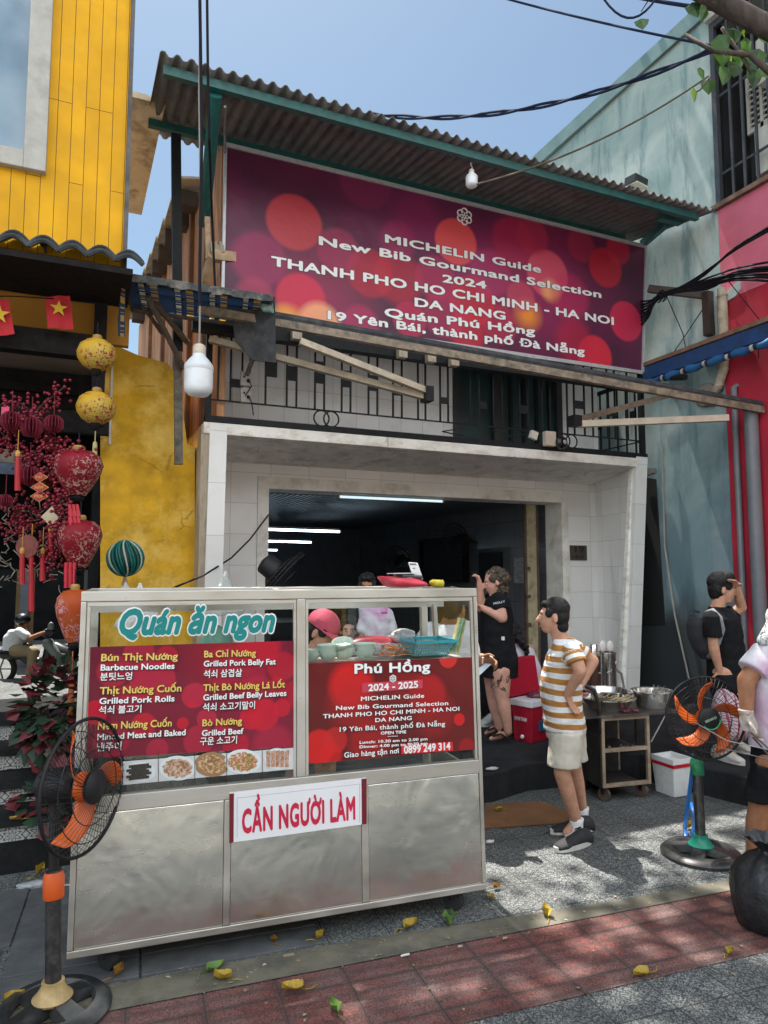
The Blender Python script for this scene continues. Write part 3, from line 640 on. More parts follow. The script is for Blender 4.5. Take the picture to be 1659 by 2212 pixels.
# peeling cream slab of a building behind
cs=thing('cream_concrete_block','peeling cream concrete block seen between the yellow house and the canopy','building',(-.3,8,6.2))
CRM=M('peeling_cream_paint',(0.78,0.66,0.46),0.9,var=0.15,scale=3,bump=0.4,bscale=20,dirt=(0.22,0.15,0.08),dscale=3.2,damt=0.9)
MB().prism([(-3,6.75,6.27),(.60,6.75,6.27),(.55,8.96,6.22),(-3,8.96,6.22)],(0,0,.06)).build('projecting_slab',CRM,cs)

# ================================================================== RIGHT NEIGHBOUR (teal and red side wall)
XW=7.0
def tealmat():
    m,t,n,l,b=_nt('weathered_teal_paint');tc=nd(t,'ShaderNodeTexCoord');ob=tc.outputs['Object']
    sx=nd(t,'ShaderNodeSeparateXYZ');l.new(ob,sx.inputs[0])
    n1=nd(t,'ShaderNodeTexNoise',ins={'Scale':0.9,'Detail':9,'Roughness':0.62,'Distortion':0.6});l.new(ob,n1.inputs['Vector'])
    r1=ramp(t,[(0.3,(0.19,0.31,0.32)),(0.5,(0.34,0.44,0.43)),(0.66,(0.50,0.56,0.53))]);l.new(n1.outputs[0],r1.inputs[0])
    mp=nd(t,'ShaderNodeMapping');mp.inputs['Scale'].default_value=(2,2,.35);l.new(ob,mp.inputs[0])
    n2=nd(t,'ShaderNodeTexNoise',ins={'Scale':2.2,'Detail':8,'Roughness':0.7});l.new(mp.outputs[0],n2.inputs['Vector'])
    r2=ramp(t,[(0.50,0.0),(0.68,0.8)]);l.new(n2.outputs[0],r2.inputs[0])
    mx=nd(t,'ShaderNodeMixRGB');mx.inputs[2].default_value=(0.07,0.16,0.19,1);l.new(r2.outputs[0],mx.inputs[0]);l.new(r1.outputs[0],mx.inputs[1])
    n3=nd(t,'ShaderNodeTexNoise',ins={'Scale':40,'Detail':4});l.new(ob,n3.inputs['Vector']);r3=ramp(t,[(0.70,0.0),(0.74,0.7)]);l.new(n3.outputs[0],r3.inputs[0])
    m2=nd(t,'ShaderNodeMixRGB');m2.inputs[2].default_value=(0.05,0.06,0.06,1);l.new(r3.outputs[0],m2.inputs[0]);l.new(mx.outputs[0],m2.inputs[1])
    # shade on the lower wall painted in as a deeper tone, black dado at the foot
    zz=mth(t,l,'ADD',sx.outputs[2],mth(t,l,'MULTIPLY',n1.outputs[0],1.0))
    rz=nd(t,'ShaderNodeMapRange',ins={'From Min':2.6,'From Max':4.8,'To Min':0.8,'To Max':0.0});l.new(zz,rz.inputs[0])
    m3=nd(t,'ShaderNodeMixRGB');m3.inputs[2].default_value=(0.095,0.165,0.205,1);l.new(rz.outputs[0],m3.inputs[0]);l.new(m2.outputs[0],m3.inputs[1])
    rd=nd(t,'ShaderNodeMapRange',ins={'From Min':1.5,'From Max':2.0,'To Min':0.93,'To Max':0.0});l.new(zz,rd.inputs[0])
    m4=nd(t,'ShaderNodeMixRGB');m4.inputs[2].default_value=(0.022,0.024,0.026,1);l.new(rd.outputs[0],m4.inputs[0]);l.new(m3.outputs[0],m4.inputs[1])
    l.new(m4.outputs[0],b.inputs['Base Color']);b.inputs['Roughness'].default_value=0.85
    bp=nd(t,'ShaderNodeBump',ins={'Strength':0.35,'Distance':0.01});l.new(n1.outputs[0],bp.inputs['Height']);l.new(bp.outputs[0],b.inputs['Normal'])
    return m
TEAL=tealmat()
REDW=M('crimson_painted_wall',(0.46,0.018,0.045),0.6,var=0.15,scale=1.5,dirt=(0.24,0.02,0.03),dscale=1.2,damt=0.6)
PINK=M('lit_pink_wall',(0.66,0.155,0.225),0.6,var=0.12,scale=1.5,dirt=(0.5,0.12,0.17),dscale=1.4,damt=0.7)  # stronger light on the upper red wall put into a paler colour
rb=thing('teal_and_red_house','tall neighbouring house with weathered teal side wall, crimson front part and barred balcony','building',(7.5,6,0))
eA,eB=Px(1558,445,XW),Px(1605,990,XW) # teal / red border
zt=8.91
yb_=5.86
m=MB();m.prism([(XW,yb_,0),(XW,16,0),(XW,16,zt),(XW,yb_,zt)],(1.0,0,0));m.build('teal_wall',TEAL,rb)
m=MB();m.prism([(XW-.05,5.9,zt-.22),(XW-.05,16,zt-.22),(XW-.05,16,zt),(XW-.05,5.9,zt)],(.045,0,0));m.build('parapet_flashing',M('teal_grey_flashing',(0.15,0.25,0.26),0.6,var=0.2,scale=2),rb)
zr=6.13
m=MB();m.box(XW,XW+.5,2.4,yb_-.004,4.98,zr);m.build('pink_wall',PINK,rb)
m=MB();m.box(XW,XW+.5,2.4,yb_-.004,0,4.976);m.build('red_wall',REDW,rb)
# angled light-blue patch flap at the border
m=MB();a=[Px(u,v,XW-.01)for u,v in((1560,642),(1600,612),(1594,603),(1561,640))]
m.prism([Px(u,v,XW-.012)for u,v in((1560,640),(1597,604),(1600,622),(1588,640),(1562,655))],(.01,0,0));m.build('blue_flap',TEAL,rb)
# recessed service balcony with grille
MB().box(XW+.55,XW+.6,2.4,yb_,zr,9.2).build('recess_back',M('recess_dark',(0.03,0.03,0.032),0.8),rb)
MB().box(XW-.06,XW+.55,2.4,yb_+.05,zr+.003,zr+.06).build('balcony_ledge',M('rusty_ledge',(0.16,0.09,0.06),0.8,var=0.4),rb)
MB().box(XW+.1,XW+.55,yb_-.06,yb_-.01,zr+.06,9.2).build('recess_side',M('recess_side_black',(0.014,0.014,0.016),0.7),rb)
MB().box(XW-.1,XW+.55,2.4,yb_,8.55,8.7).build('top_slab',M('top_slab_grey',(0.3,0.31,0.3),0.8),rb)
gr=thing('window_grille','dark steel bar grille over the service balcony high on the right','grille',(XW,5.2,zr+.06))
GRL=M('dark_grey_steel',(0.045,0.047,0.055),0.5,var=0.3,scale=20)
m=MB();m.box(XW-.03,XW+.03,yb_-.07,yb_-.005,zr+.06,8.54);m.box(XW-.03,XW+.03,2.6,yb_-.07,8.46,8.54);m.build('grille_frame',GRL,gr)
m=MB()
for y in(5.62,5.46,5.29,5.12,4.95,4.78,4.6,4.4,4.2,4.0,3.8):m.box(XW-.012,XW+.012,y-.014,y+.014,zr+.06,8.46)
for z in(6.55,7.55):m.box(XW+.012,XW+.03,2.6,yb_-.07,z,z+.03)
m.build('bars',GRL,gr)
# two outdoor air conditioner units
ACW=M('aged_white_enamel',(0.62,0.61,0.56),0.5,var=0.06,dirt=(0.4,0.35,0.27),dscale=4,damt=0.4)
def aircon(y0,z0,label):
    a=thing('air_conditioner',label,'air conditioner',(XW+.3,y0,z0),group='outdoor air conditioner units')
    m=MB();m.box(XW+.1,XW+.42,y0,y0+.78,z0,z0+.56);m.build('casing',ACW,a,bevel=.012)
    m=MB();c=Vector((XW+.095,y0+.30,z0+.28))
    for r in(.05,.09,.13,.17,.21,.24):ring(m,c,r,.005,'x',24)
    for k in range(10):
        q=2*math.pi*k/10;m.tube([c,c+Vector((0,.24*math.cos(q),.24*math.sin(q)))],.004,5)
    m.build('fan_guard',BLK,a)
    m=MB();m.lathe([(.235,0),(.235,.01)],24,c+Vector((.0,0,0)),(1,0,0),True,True);m.build('fan_opening',M('fan_hole_black',(0.012,0.012,0.012),0.7),a)
    m=MB()
    for k in range(7):m.box(XW+.12,XW+.4,y0+.781,y0+.79,z0+.08+k*.06,z0+.10+k*.06)
    m.build('louvres',M('louvre_dark',(0.05,0.05,0.05),0.6),a)
aircon(4.62,6.34,'lower white outdoor air conditioner unit behind the bars')
aircon(4.55,7.42,'upper white outdoor air conditioner unit behind the bars')
ls=thing('louvred_shutter','white louvred panel behind the bars of the high balcony','shutter',(XW+.4,5.3,7.4))
m=MB();m.box(XW+.38,XW+.42,5.32,5.36,7.1,7.85);m.box(XW+.38,XW+.42,5.66,5.70,7.1,7.85);m.box(XW+.38,XW+.42,5.48,5.52,7.1,7.85);m.box(XW+.38,XW+.42,5.36,5.66,7.1,7.16);m.build('frame',ACW,ls)
m=MB()
for k in range(9):m.box(XW+.385,XW+.41,5.36,5.66,7.2+k*.075,7.2+k*.075+.018)
m.build('slats',ACW,ls)
wf=thing('white_window_frame','white window frame below the louvred panel behind the bars','window',(XW+.45,5.4,6.3))
m=MB();m.box(XW+.47,XW+.52,5.28,5.34,6.2,6.95);m.box(XW+.47,XW+.52,5.18,5.22,6.2,6.95);m.box(XW+.47,XW+.52,4.9,5.34,6.95,7.0);m.build('frame',ACW,wf)
MB().box(XW+.5,XW+.51,4.9,5.18,6.2,6.95).build('pane',M('dark_pane',(0.02,0.022,0.025),0.2),wf)
# dark side opening at the foot of the teal wall
dk=thing('dark_side_opening','tall black opening in the teal wall just right of the white pillar','opening',(6.9,7.5,1))
a=[Px(u,v,XW-.005)for u,v in((1385,1352),(1437,1349),(1418,1035),(1385,1030))]
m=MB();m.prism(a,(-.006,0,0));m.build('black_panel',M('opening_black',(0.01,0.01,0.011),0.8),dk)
m=MB();b=[Px(u,v,XW-.03)for u,v in((1385,1033),(1418,1022),(1418,1012),(1385,1012))]
m.prism(b,(-.05,0,0));m.build('hood',M('dusty_hood',(0.18,0.18,0.17),0.8),dk)
# drain pipes
PIPE=M('grey_pvc',(0.17,0.18,0.20),0.45,var=0.15,scale=4)
def pipe(pts,r,label,mat=PIPE,name='drain_pipe',cat='pipe'):
    m=MB();m.tube(pts,r,12);o=m.build(name,mat,smooth=50);return tag(o,label,cat)
x=Px(1622,900,XW-.09)
pipe([(x.x,x.y,0.2),(x.x,x.y,Px(1622,886,XW-.09).z)],.075,'thick dark grey drain pipe against the red wall')
x=Px(1592,1000,XW-.05);z=Px(1580,838,XW-.05).z
pipe([(x.x,x.y,.2),(x.x,x.y,z),(x.x+.05,x.y,z+.02)],.035,'slim grey drain pipe on the border of the teal and red walls')
m=MB();lag=[Px(u,v,XW-.08)for u,v in((1560,640),(1561,690),(1565,745),(1562,800),(1552,835),(1532,858))]
lag=[lag[0]+Vector((0,0,.1))]+lag
m.tube(lag,[.05,.055,.06,.055,.055,.05,.045],10)
for p in lag[1:]:
    m.lathe([(.062,-.012),(.066,0),(.062,.012)],10,p,(0,.2,1))
o=m.build('lagged_pipe',M('cream_pipe_lagging',(0.42,0.36,0.27),0.85,var=0.25,scale=14,bump=0.5,bscale=30),smooth=True);tag(o,'cream lagged pipe bending down the wall beside the red paint','pipe')
m=MB();c=Px(1524,853,XW-.03);m.ball(c,(.05,.17,.15),12,8);m.ball(c+Vector((-.02,-.1,-.06)),(.05,.12,.1),10,7);o=m.build('mortar_patch',M('grey_mortar',(0.24,0.22,0.19),0.9,var=0.3,scale=15,bump=1.0,bscale=20),smooth=True);tag(o,'lumpy grey mortar patch where the lagged pipe enters the teal wall','mortar')
# steel cable bracket
br=MB();A=Px(1532,725,XW-.06);B=Px(1528,638,XW-.06)
br.bar(A,B+Vector((0,0,.04)),.10,.09);br.bar(B+Vector((0.02,0,0)),Px(1440,632,XW-.06)+Vector((-.3,0,0)),.08,.09)
o=br.build('cable_bracket',M('brown_steel_bracket',(0.05,0.035,0.03),0.6,var=0.3));tag(o,'brown elbow shaped steel bracket holding cables on the teal wall','bracket')

# ================================================================== BILLBOARD
sg=thing('billboard','wide red billboard with white lettering hung under the corrugated canopy','sign',(4.0,6.9,4.35))
YS=6.88
def SP(u,v):return Py(u,v,YS)
bl,brt,trt,tl=SP(480,672),SP(1387,805),SP(1394,533),SP(487,313)
sx0,sz0=bl.x,bl.z
def uvp(p):return(p.x-sx0,p.z-sz0)
CIR=[]
for(u,v,r,col,a,soft)in[
    (905,430,210,(0.10,0.02,0.07),.55,1.0),(700,640,160,(0.30,0.02,0.07),.6,1.0),(1150,600,180,(0.33,0.02,0.10),.65,1.0),(1000,560,120,(0.30,0.02,0.12),.5,1.0),
    (636,480,66,(0.40,0.035,0.045),.85,.12),(790,390,68,(0.22,0.02,0.08),.45,.2),(900,470,75,(0.25,0.015,0.09),.5,.5),(985,522,55,(0.62,0.07,0.07),.85,.12),
    (650,645,62,(0.55,0.02,0.055),.75,.15),(800,590,60,(0.36,0.012,0.03),.7,.15),(860,600,70,(0.42,0.012,0.03),.55,.3),(1020,650,62,(0.45,0.015,0.03),.75,.15),(1110,520,60,(0.36,0.015,0.06),.6,.2),
    (615,690,40,(0.70,0.30,0.02),.75,.9),(690,700,58,(0.72,0.32,0.16),.85,.3),(885,690,45,(0.42,0.012,0.06),.7,.15),(1010,715,55,(0.5,0.015,0.03),.6,.3),
    (1183,592,57,(0.55,0.07,0.12),.85,.12),(1190,628,32,(0.75,0.42,0.10),.7,.7),(1140,680,45,(0.75,0.25,0.02),.8,.8),(1125,640,40,(0.5,0.06,0.1),.6,.2),
    (1308,578,46,(0.36,0.012,0.03),.85,.12),(1352,694,46,(0.45,0.02,0.06),.9,.1),(1285,770,50,(0.5,0.02,0.04),.9,.12),(1335,540,34,(0.40,0.015,0.04),.7,.2),(1240,735,60,(0.4,0.012,0.04),.5,.4),(560,560,70,(0.30,0.02,0.09),.55,.25),(730,540,55,(0.34,0.02,0.08),.5,.2),(940,600,55,(0.42,0.02,0.08),.5,.2),(1060,590,60,(0.40,0.03,0.12),.5,.25),(1230,640,60,(0.42,0.02,0.09),.5,.3),(1080,700,50,(0.46,0.02,0.05),.55,.2),(960,680,60,(0.40,0.02,0.08),.5,.2),(780,700,50,(0.42,0.02,0.10),.5,.25),(550,640,50,(0.40,0.03,0.09),.5,.3),(1150,510,45,(0.36,0.02,0.06),.6,.2),(1255,530,40,(0.34,0.02,0.05),.5,.2),(860,520,50,(0.36,0.02,0.10),.4,.3),(620,700,55,(0.85,0.42,0.06),.7,.8),
    (560,760,120,(0.35,0.02,0.1),.5,.9)]:
    p=SP(u,v);q=SP(u+10,v);rad=r/1502*(p-EYE).length*0.92
    CIR.append((p.x-sx0,p.z-sz0,rad,tuple(min(.95,c*1.25+.008)for c in col),a,soft))
BOK=printmat('red_bokeh_print',(0.075,0.022,0.05),(0.14,0.022,0.065),CIR,0.32)
m=MB();pts=[bl,brt,trt,tl];m.face(pts,[uvp(p)for p in pts]);m.build('printed_panel',BOK,sg,norm=False)
m=MB();bk_=[Vector((p.x,p.y+.012,p.z))for p in pts];m.prism(bk_,(0,.05,0));m.build('backing',M('grey_backing',(0.2,0.2,0.2),0.6),sg)
SILV=M('silver_sign_edge',(0.46,0.47,0.48),0.4,metal=0.2,var=0.12,scale=20)
m=MB();e=.028
for a,b in((bl,brt),(brt,trt),(trt,tl),(tl,bl)):m.bar(a+Vector((0,-.004,0)),b+Vector((0,-.004,0)),e,e*1.6)
m.build('edge_frame',SILV,sg)
m=MB();m.tube([SP(470,690)+Vector((0,.05,-.03)),SP(1385,815)+Vector((0,.05,-.03))],.035,8);m.build('support_pipe',BLK,sg)
WHL=M('white_vinyl',(0.80,0.80,0.80),0.4,var=0.03)
DKL=M('dark_letter_outline',(0.04,0.012,0.025),0.4)
SIGNL=[('MICHELIN Guide',(831,523),(1169,590),17.5),('New Bib Gourmand Selection',(688,528),(1299,644),18),('2024',(955,609),(1051,624),17.5),
         ('THANH PHO HO CHI MINH - HA NOI',(585,573),(1326,702),19.5),('DA NANG',(895,661),(1092,691),19),('Quán Phú Hồng',(830,683),(1156,724),18.5),('19 Yên Bái, thành phố Đà Nẵng',(707,689),(1263,767),18)]
NF=(0,-1,0)
for(s,a,b,h)in SIGNL:
    p0,p1=SP(*a),SP(*b);hh=h/1502*_ray((a[0]+b[0])/2,a[1]).length*0+h/1502*(((p0+p1)/2-EYE).dot(Vector((math.sin(YAW),math.cos(YAW),0))))
    hh*=1.0
    m=MB();text_into(m,s,p0,p1,hh,NF,bold=.062,lift=.003,space=1.06,pad=.04);text_o=m.build('lettering_outline',DKL,sg)
    m=MB();text_into(m,s,p0,p1,hh,NF,bold=.035,lift=.005,space=1.06,pad=.04);m.build('lettering',WHL,sg)
def star_emblem(mb,c,r,xd,yd,nrm,tr_=None):
    """six-petalled flower outline"""
    tr_=tr_ or r*.09
    for k in range(6):
        a=math.pi/2+k*math.pi/3;pts=[]
        pc=c+(xd*math.cos(a)+yd*math.sin(a))*r*.60
        for j in range(13):
            q=a-R(130)+R(260)*j/12;pts.append(pc+(xd*math.cos(q)+yd*math.sin(q))*r*.36+nrm*.004)
        mb.tube(pts,tr_,5)
        mb.tube([c+(xd*math.cos(a)+yd*math.sin(a))*r*.12+nrm*.004,c+(xd*math.cos(a)+yd*math.sin(a))*r*.45+nrm*.004],tr_*.8,5)
m=MB();star_emblem(m,SP(1003,468),.105,Vector((1,0,0)),Vector((0,0,1)),Vector(NF));m.build('flower_emblem',WHL,sg)

# ================================================================== AWNINGS, LAMPS, CABLES
# retractable awning: rolled front bar with folded arms
ra=thing('retractable_awning','half folded retractable awning with weathered front bar drooping to the right','awning',(4,6,3.6))
f0,f1=Py(470,672,6.35),Py(1648,886,5.35)
f0=Py(585,696,6.35)+(Py(585,696,6.35)-Py(1000,770,6.0))*.35
ALU=M('weathered_aluminium',(0.38,0.32,0.24),0.5,metal=0.25,var=0.3,scale=14,dirt=(0.14,0.10,0.07),dscale=7,damt=0.7,stretch=(1,1,1))
RAILM=M('dirty_front_bar',(0.22,0.17,0.12),0.6,var=0.4,scale=12,dirt=(0.03,0.028,0.03),dscale=9,damt=0.8)
DFAB=M('dark_dirty_canvas',(0.03,0.032,0.037),0.8,var=0.5,scale=9,dirt=(0.09,0.085,0.08),dscale=10,damt=0.6)
m=MB();m.bar(f0,f1,.06,.075);m.build('front_bar',RAILM,ra)
m=MB();m.tube([f0+Vector((0,.03,.07)),(f0+f1)/2+Vector((0,.03,.075)),f1+Vector((0,.03,.06))],.055,8);m.build('rolled_canvas',DFAB,ra)
m=MB();bk0,bk1=Vector((f0.x,6.83,4.14)),Vector((6.62,6.83,4.12));m.bar(bk0,bk1,.12,.12);m.build('rear_cassette',BLK,ra)
el=Py(922,853,6.15)
m=MB();m.bar(Py(648,738,6.25),el+Vector((0,-.02,.03)),.075,.06);m.build('folding_arm',ALU,ra)
m=MB();m.bar(Py(453,733,6.75),el+Vector((0,.02,-.02)),.075,.06);m.build('folding_arm',ALU,ra)
m=MB();m.box(el.x-.04,el.x+.05,el.y-.06,el.y+.07,el.z-.07,el.z+.08);m.build('arm_joint',BLK,ra)
el2=Py(1242,908,6.15)
m=MB();m.bar(el2,Py(1452,852,6.6),.075,.065);m.build('folding_arm',M('brown_arm',(0.2,0.15,0.11),0.6,var=0.3,scale=12),ra)
m=MB();m.bar(el2+Vector((.04,0,-.04)),Py(1572,903,5.45),.07,.07);m.build('folding_arm',M('cream_arm',(0.5,0.42,0.33),0.5,var=0.15,scale=12),ra)
m=MB();m.box(el2.x-.06,el2.x+.05,el2.y-.06,el2.y+.06,el2.z-.07,el2.z+.05);m.build('arm_joint',BLK,ra)
m=MB()
for(u,v)in((640,722),(868,762),(930,772),(980,780)):
    c=Py(u,v,6.7);m.box(c.x-.05,c.x+.05,c.y-.04,c.y+.04,c.z-.06,c.z+.05)
m.build('wall_bracket',ALU,ra)

# checked canvas awning on the left
def checkmat():
    m,t,n,l,b=_nt('checked_canvas');uv=nd(t,'ShaderNodeUVMap');sx=nd(t,'ShaderNodeSeparateXYZ');l.new(uv.outputs[0],sx.inputs[0])
    def stripes(o,k,pts):
        f=mth(t,l,'FRACT',mth(t,l,'MULTIPLY',o,k));r=ramp(t,pts);r.color_ramp.interpolation='CONSTANT';l.new(f,r.inputs[0]);return r.outputs[0]
    NV,YL,CR,BK=(0.018,0.045,0.10),(0.45,0.27,0.06),(0.46,0.42,0.30),(0.014,0.016,0.02)
    a=stripes(sx.outputs[0],2.2,[(0,NV),(.28,BK),(.34,CR),(.50,BK),(.56,NV),(.66,YL),(.8,YL),(.86,NV)])
    bb=stripes(sx.outputs[1],3.6,[(0,0.0),(.2,1.0),(.55,0.0),(.65,.5),(.72,0.0),(.9,1.0)])
    mx=nd(t,'ShaderNodeMixRGB');mx.inputs[1].default_value=c4(NV);l.new(bb,mx.inputs[0]);l.new(a,mx.inputs[2])
    l.new(mx.outputs[0],b.inputs['Base Color']);b.inputs['Roughness'].default_value=0.8
    tr=nd(t,'ShaderNodeBsdfTranslucent');l.new(mx.outputs[0],tr.inputs[0]);ms=nd(t,'ShaderNodeMixShader');ms.inputs[0].default_value=.55
    l.new(b.outputs[0],ms.inputs[1]);l.new(tr.outputs[0],ms.inputs[2]);l.new(ms.outputs[0],n['Material Output'].inputs[0]);return m
CHK=checkmat()
ca=thing('checked_awning','small navy and yellow checked canvas awning on a rusty frame between yellow house and billboard','awning',(1.0,6.4,4.1))
A0,A1=Py(268,598,6.1),Py(586,645,6.1);B0,B1=Py(283,668,6.75),Py(575,708,6.75)
m=MB();m.face([A0+Vector((0,0,-.02)),A1+Vector((0,0,-.02)),B1,B0],[(0,0),(1.9,0),(1.9,1.0),(0,1.0)]);m.build('checked_canvas',CHK,ca,norm=False)
m=MB()
NN=14
for k in range(NN):
    t0,t1=k/NN,(k+1)/NN;p,q=A0.lerp(A1,t0),A0.lerp(A1,t1)
    m.hexa([p+Vector((0,-.03,-.035-.01*(k%3))),q+Vector((0,-.03,-.035-.012*((k+1)%2))),q+Vector((0,.03,-.015)),p+Vector((0,.03,-.015)),p+Vector((0,-.02,.03)),q+Vector((0,-.02,.03)),q+Vector((0,.03,.05)),p+Vector((0,.03,.05))])
m.build('front_roll',M('grimy_valance',(0.045,0.045,0.045),0.8,var=0.6,scale=14,dirt=(0.26,0.24,0.2),dscale=11,damt=0.7),ca)
RST=M('rusty_awning_tube',(0.10,0.075,0.055),0.7,var=0.4,scale=14)
m=MB();m.tube([Py(290,612,6.3),Py(593,662,6.3)],.022,8);m.tube([B0,B1],.03,8);m.tube([A0,B0],.02,8);m.tube([A1,B1],.02,8)
m.tube([Py(318,640,6.3),Py(397,795,6.85)],.026,8);m.tube([Py(336,655,6.35),Py(405,740,6.85)],.028,8);m.tube([Py(300,648,6.6),Py(350,720,6.85)],.02,8);m.tube([Py(585,672,6.3),Py(533,810,6.85)],.024,8)
m.build('frame_tubes',RST,ca)
fl=[Py(u,v,6.2+dy)for u,v,dy in((500,668,.3),(594,640,0),(596,783,.05),(545,778,.2),(508,735,.3))]
m=MB();m.prism(fl,(0,.015,0));m.build('side_flap',DFAB,ca)
m=MB();g=[Py(u,v,6.19)for u,v in((553,652),(590,656),(592,676),(570,674))];m.prism(g,(0,.008,0));m.build('torn_corner',M('teal_torn_canvas',(0.03,0.12,0.1),0.7,var=0.8,scale=12,dirt=(0.4,0.4,0.38),dscale=12,damt=0.8),ca)
hl=[Py(u,v,6.05)for u,v in((266,598),(271,605),(270,728),(255,726),(254,690),(260,640))]
m=MB();m.face(hl,[(0.3,1),(.4,.98),(.42,.1),(.25,.1),(.25,.4),(.3,.7)]);m.build('hanging_strip',CHK,ca,norm=False)

# blue and white striped awning folded against the right wall
ba=thing('blue_awning','folded blue awning with blue and white striped roll along the right wall','awning',(6.6,6,4.3))
q0,q1=Px(1392,806,6.75),Px(1790,665,6.75)
m=MB();m.bar(q0+Vector((0,0,.10)),q1+Vector((0,0,.10)),.10,.05);m.build('top_cover',M('brown_sheet_cover',(0.20,0.12,0.08),0.5,var=0.3,scale=8),ba)
m=MB();m.bar(q0+Vector((0,0,-.02)),q1+Vector((0,0,-.02)),.06,.17);m.build('blue_canvas',M('deep_blue_canvas',(0.012,0.055,0.17),0.6,var=0.3,scale=5,dirt=(0.02,0.03,0.05),dscale=4,damt=0.7),ba)
def striperoll():
    m,t,n,l,b=_nt('blue_white_roll');tc=nd(t,'ShaderNodeTexCoord');sx=nd(t,'ShaderNodeSeparateXYZ');l.new(tc.outputs['Object'],sx.inputs[0])
    f=mth(t,l,'FRACT',mth(t,l,'MULTIPLY',sx.outputs[1],3.1));r=ramp(t,[(0,(0.02,0.12,0.30)),(.45,(0.01,0.025,0.07)),(.6,(0.5,0.47,0.38)),(.72,(0.015,0.06,0.17)),(.84,(0.02,0.10,0.26))]);r.color_ramp.interpolation='CONSTANT'
    l.new(f,r.inputs[0]);l.new(r.outputs[0],b.inputs['Base Color']);b.inputs['Roughness'].default_value=.55;return m
m=MB();N=40;m.tube([q0.lerp(q1,k/N)+Vector((-.03,0,-.16+.008*math.sin(k*1.7)))for k in range(N+1)],[.045+.008*math.sin(k*1.1)for k in range(N+1)],8);m.build('striped_roll',striperoll(),ba,smooth=True)
m=MB();m.tube([Px(1400,815,6.8),Px(1480,815,6.7)],.04,8);m.build('end_bracket',BLK,ba)

# bulbs
def bulb(Y,ucx,vtop,vbot,halfw_px,label,cordtop,dirt=True):
    c=Py(ucx,vbot,Y);dep=(c-EYE).dot(Vector((math.sin(YAW),math.cos(YAW),0)));k=dep/1502;Hh=(vbot-vtop)*k;r=halfw_px*k
    t=thing('hanging_bulb',label,'light bulb',(c.x,c.y,c.z),group='hanging lamp bulbs')
    pr=[(r*.25,0),(r*.7,Hh*.03),(r*.95,Hh*.10),(r,Hh*.18),(r,Hh*.48)]
    MB().lathe([(0.001,0)]+pr,28,c).build('diffuser',M('milky_bulb',(0.70,0.74,0.78),0.3,var=0.03,dirt=(0.5,0.47,0.4),dscale=9,damt=0.4),t,smooth=40)
    MB().lathe([(r,Hh*.48),(r*1.02,Hh*.49),(r*1.02,Hh*.56),(r*.97,Hh*.60),(r*.75,Hh*.68),(r*.48,Hh*.76),(r*.45,Hh*.80)],28,c).build('heat_sink',M('white_plastic',(0.62,0.66,0.69),0.4,var=0.05),t,smooth=30)
    MB().lathe([(r*.46,Hh*.80),(r*.46,Hh*.94),(r*.40,Hh*.97),(r*.2,Hh),(0.002,Hh)],18,c).build('socket',M('aged_socket',(0.50,0.44,0.36),0.5,dirt=(0.3,0.22,0.14),dscale=20,damt=0.6),t,smooth=30)
    if cordtop is not None:
        p=c+Vector((0,0,Hh));MB().tube([p,p.lerp(cordtop,.3)+Vector((.01,0,0)),p.lerp(cordtop,.7)+Vector((-.008,0,0)),cordtop],.008,6).build('cord',M('grey_cord',(0.23,0.22,0.21),0.6),t)
    return t
bulb(5.45,428,738,857,31,'large white lamp bulb hanging beside the checked awning',Py(433,-30,5.2))
tpb=Py(1018,352,5.92)
bulb(5.92,1019,362,405,13.5,'small white lamp bulb hanging from the teal canopy beam',tpb)
fl=thing('floodlight','square floodlight standing up from the canopy edge against the teal wall','floodlight',Py(1590*.8641,412,6.9))
c=Py(1372,404,6.95);m=MB();m.obox(c+Vector((-.12,-.12,0)),(.25,.03,-.02),(0,.2,.03),(0,-.02,.1));m.build('housing',M('black_lamp_housing',(0.03,0.032,0.035),0.5),fl)
m=MB();m.obox(c+Vector((-.10,-.14,-.005)),(.21,.025,-.017),(0,.16,.025),(0,0,-.02));m.build('lens',M('cream_lens',(0.62,0.58,0.48),0.3),fl)
m=MB();m.bar(c+Vector((0,0,.02)),c+Vector((-.2,.05,-.15)),.03);m.build('bracket',BLK,fl)

# cables
CAB=M('black_cable',(0.012,0.013,0.018),0.85,spec=.2);CABB=M('blue_black_cable',(0.012,0.02,0.05),0.85,spec=.2);WIR=M('thin_brown_wire',(0.06,0.045,0.03),0.6)
def sag(a,b,s,n=14):return[Vector(a).lerp(Vector(b),k/n)+Vector((0,0,-s*4*(k/n)*(1-k/n)))for k in range(n+1)]
def cable(pts,r,label,mat=CAB,cat='cable',name='cable',grp='overhead cables'):
    m=MB();m.tube(pts,r,6);o=m.build(name,mat);return tag(o,label,cat,grp)
cable(sag(Pd(430,-120,5.2),Pd(436,300,5.3),0)+[Pd(433,480,5.32),Pd(431,660,5.35)],.013,'left one of the two black drop cables hanging in front of the canopy')
cable([Pd(446,-120,5.3),Pd(449,150,5.35),Pd(452,300,5.5),Pd(458,470,6.3),Pd(462,560,6.5),Pd(466,650,6.6)],.011,'right one of the two drop cables, turning to a yellow tail by the green post')
cable(sag(Pd(1060,-12,8.5),Pd(1545,100,6.6),.03),.012,'black cable crossing the top right of the sky below the tree branch',CABB)
m=MB();P=sag(Pd(800,246,8.3),Pd(1560,98,6.4),.28,40)
for ph in(0,math.pi):m.tube([p+Vector((0,.014*math.sin(k*.55+ph),.018*math.cos(k*.55+ph)))for k,p in enumerate(P)],.0135,6)
o=m.build('cable',CABB);tag(o,'thick twisted cable sagging behind the canopy towards the barred balcony','cable','overhead cables')
cable(sag(Pd(1030,398,6.0),Pd(1530,165,6.5),.12,20),.009,'thin wire from the small bulb rising across the teal wall',WIR)
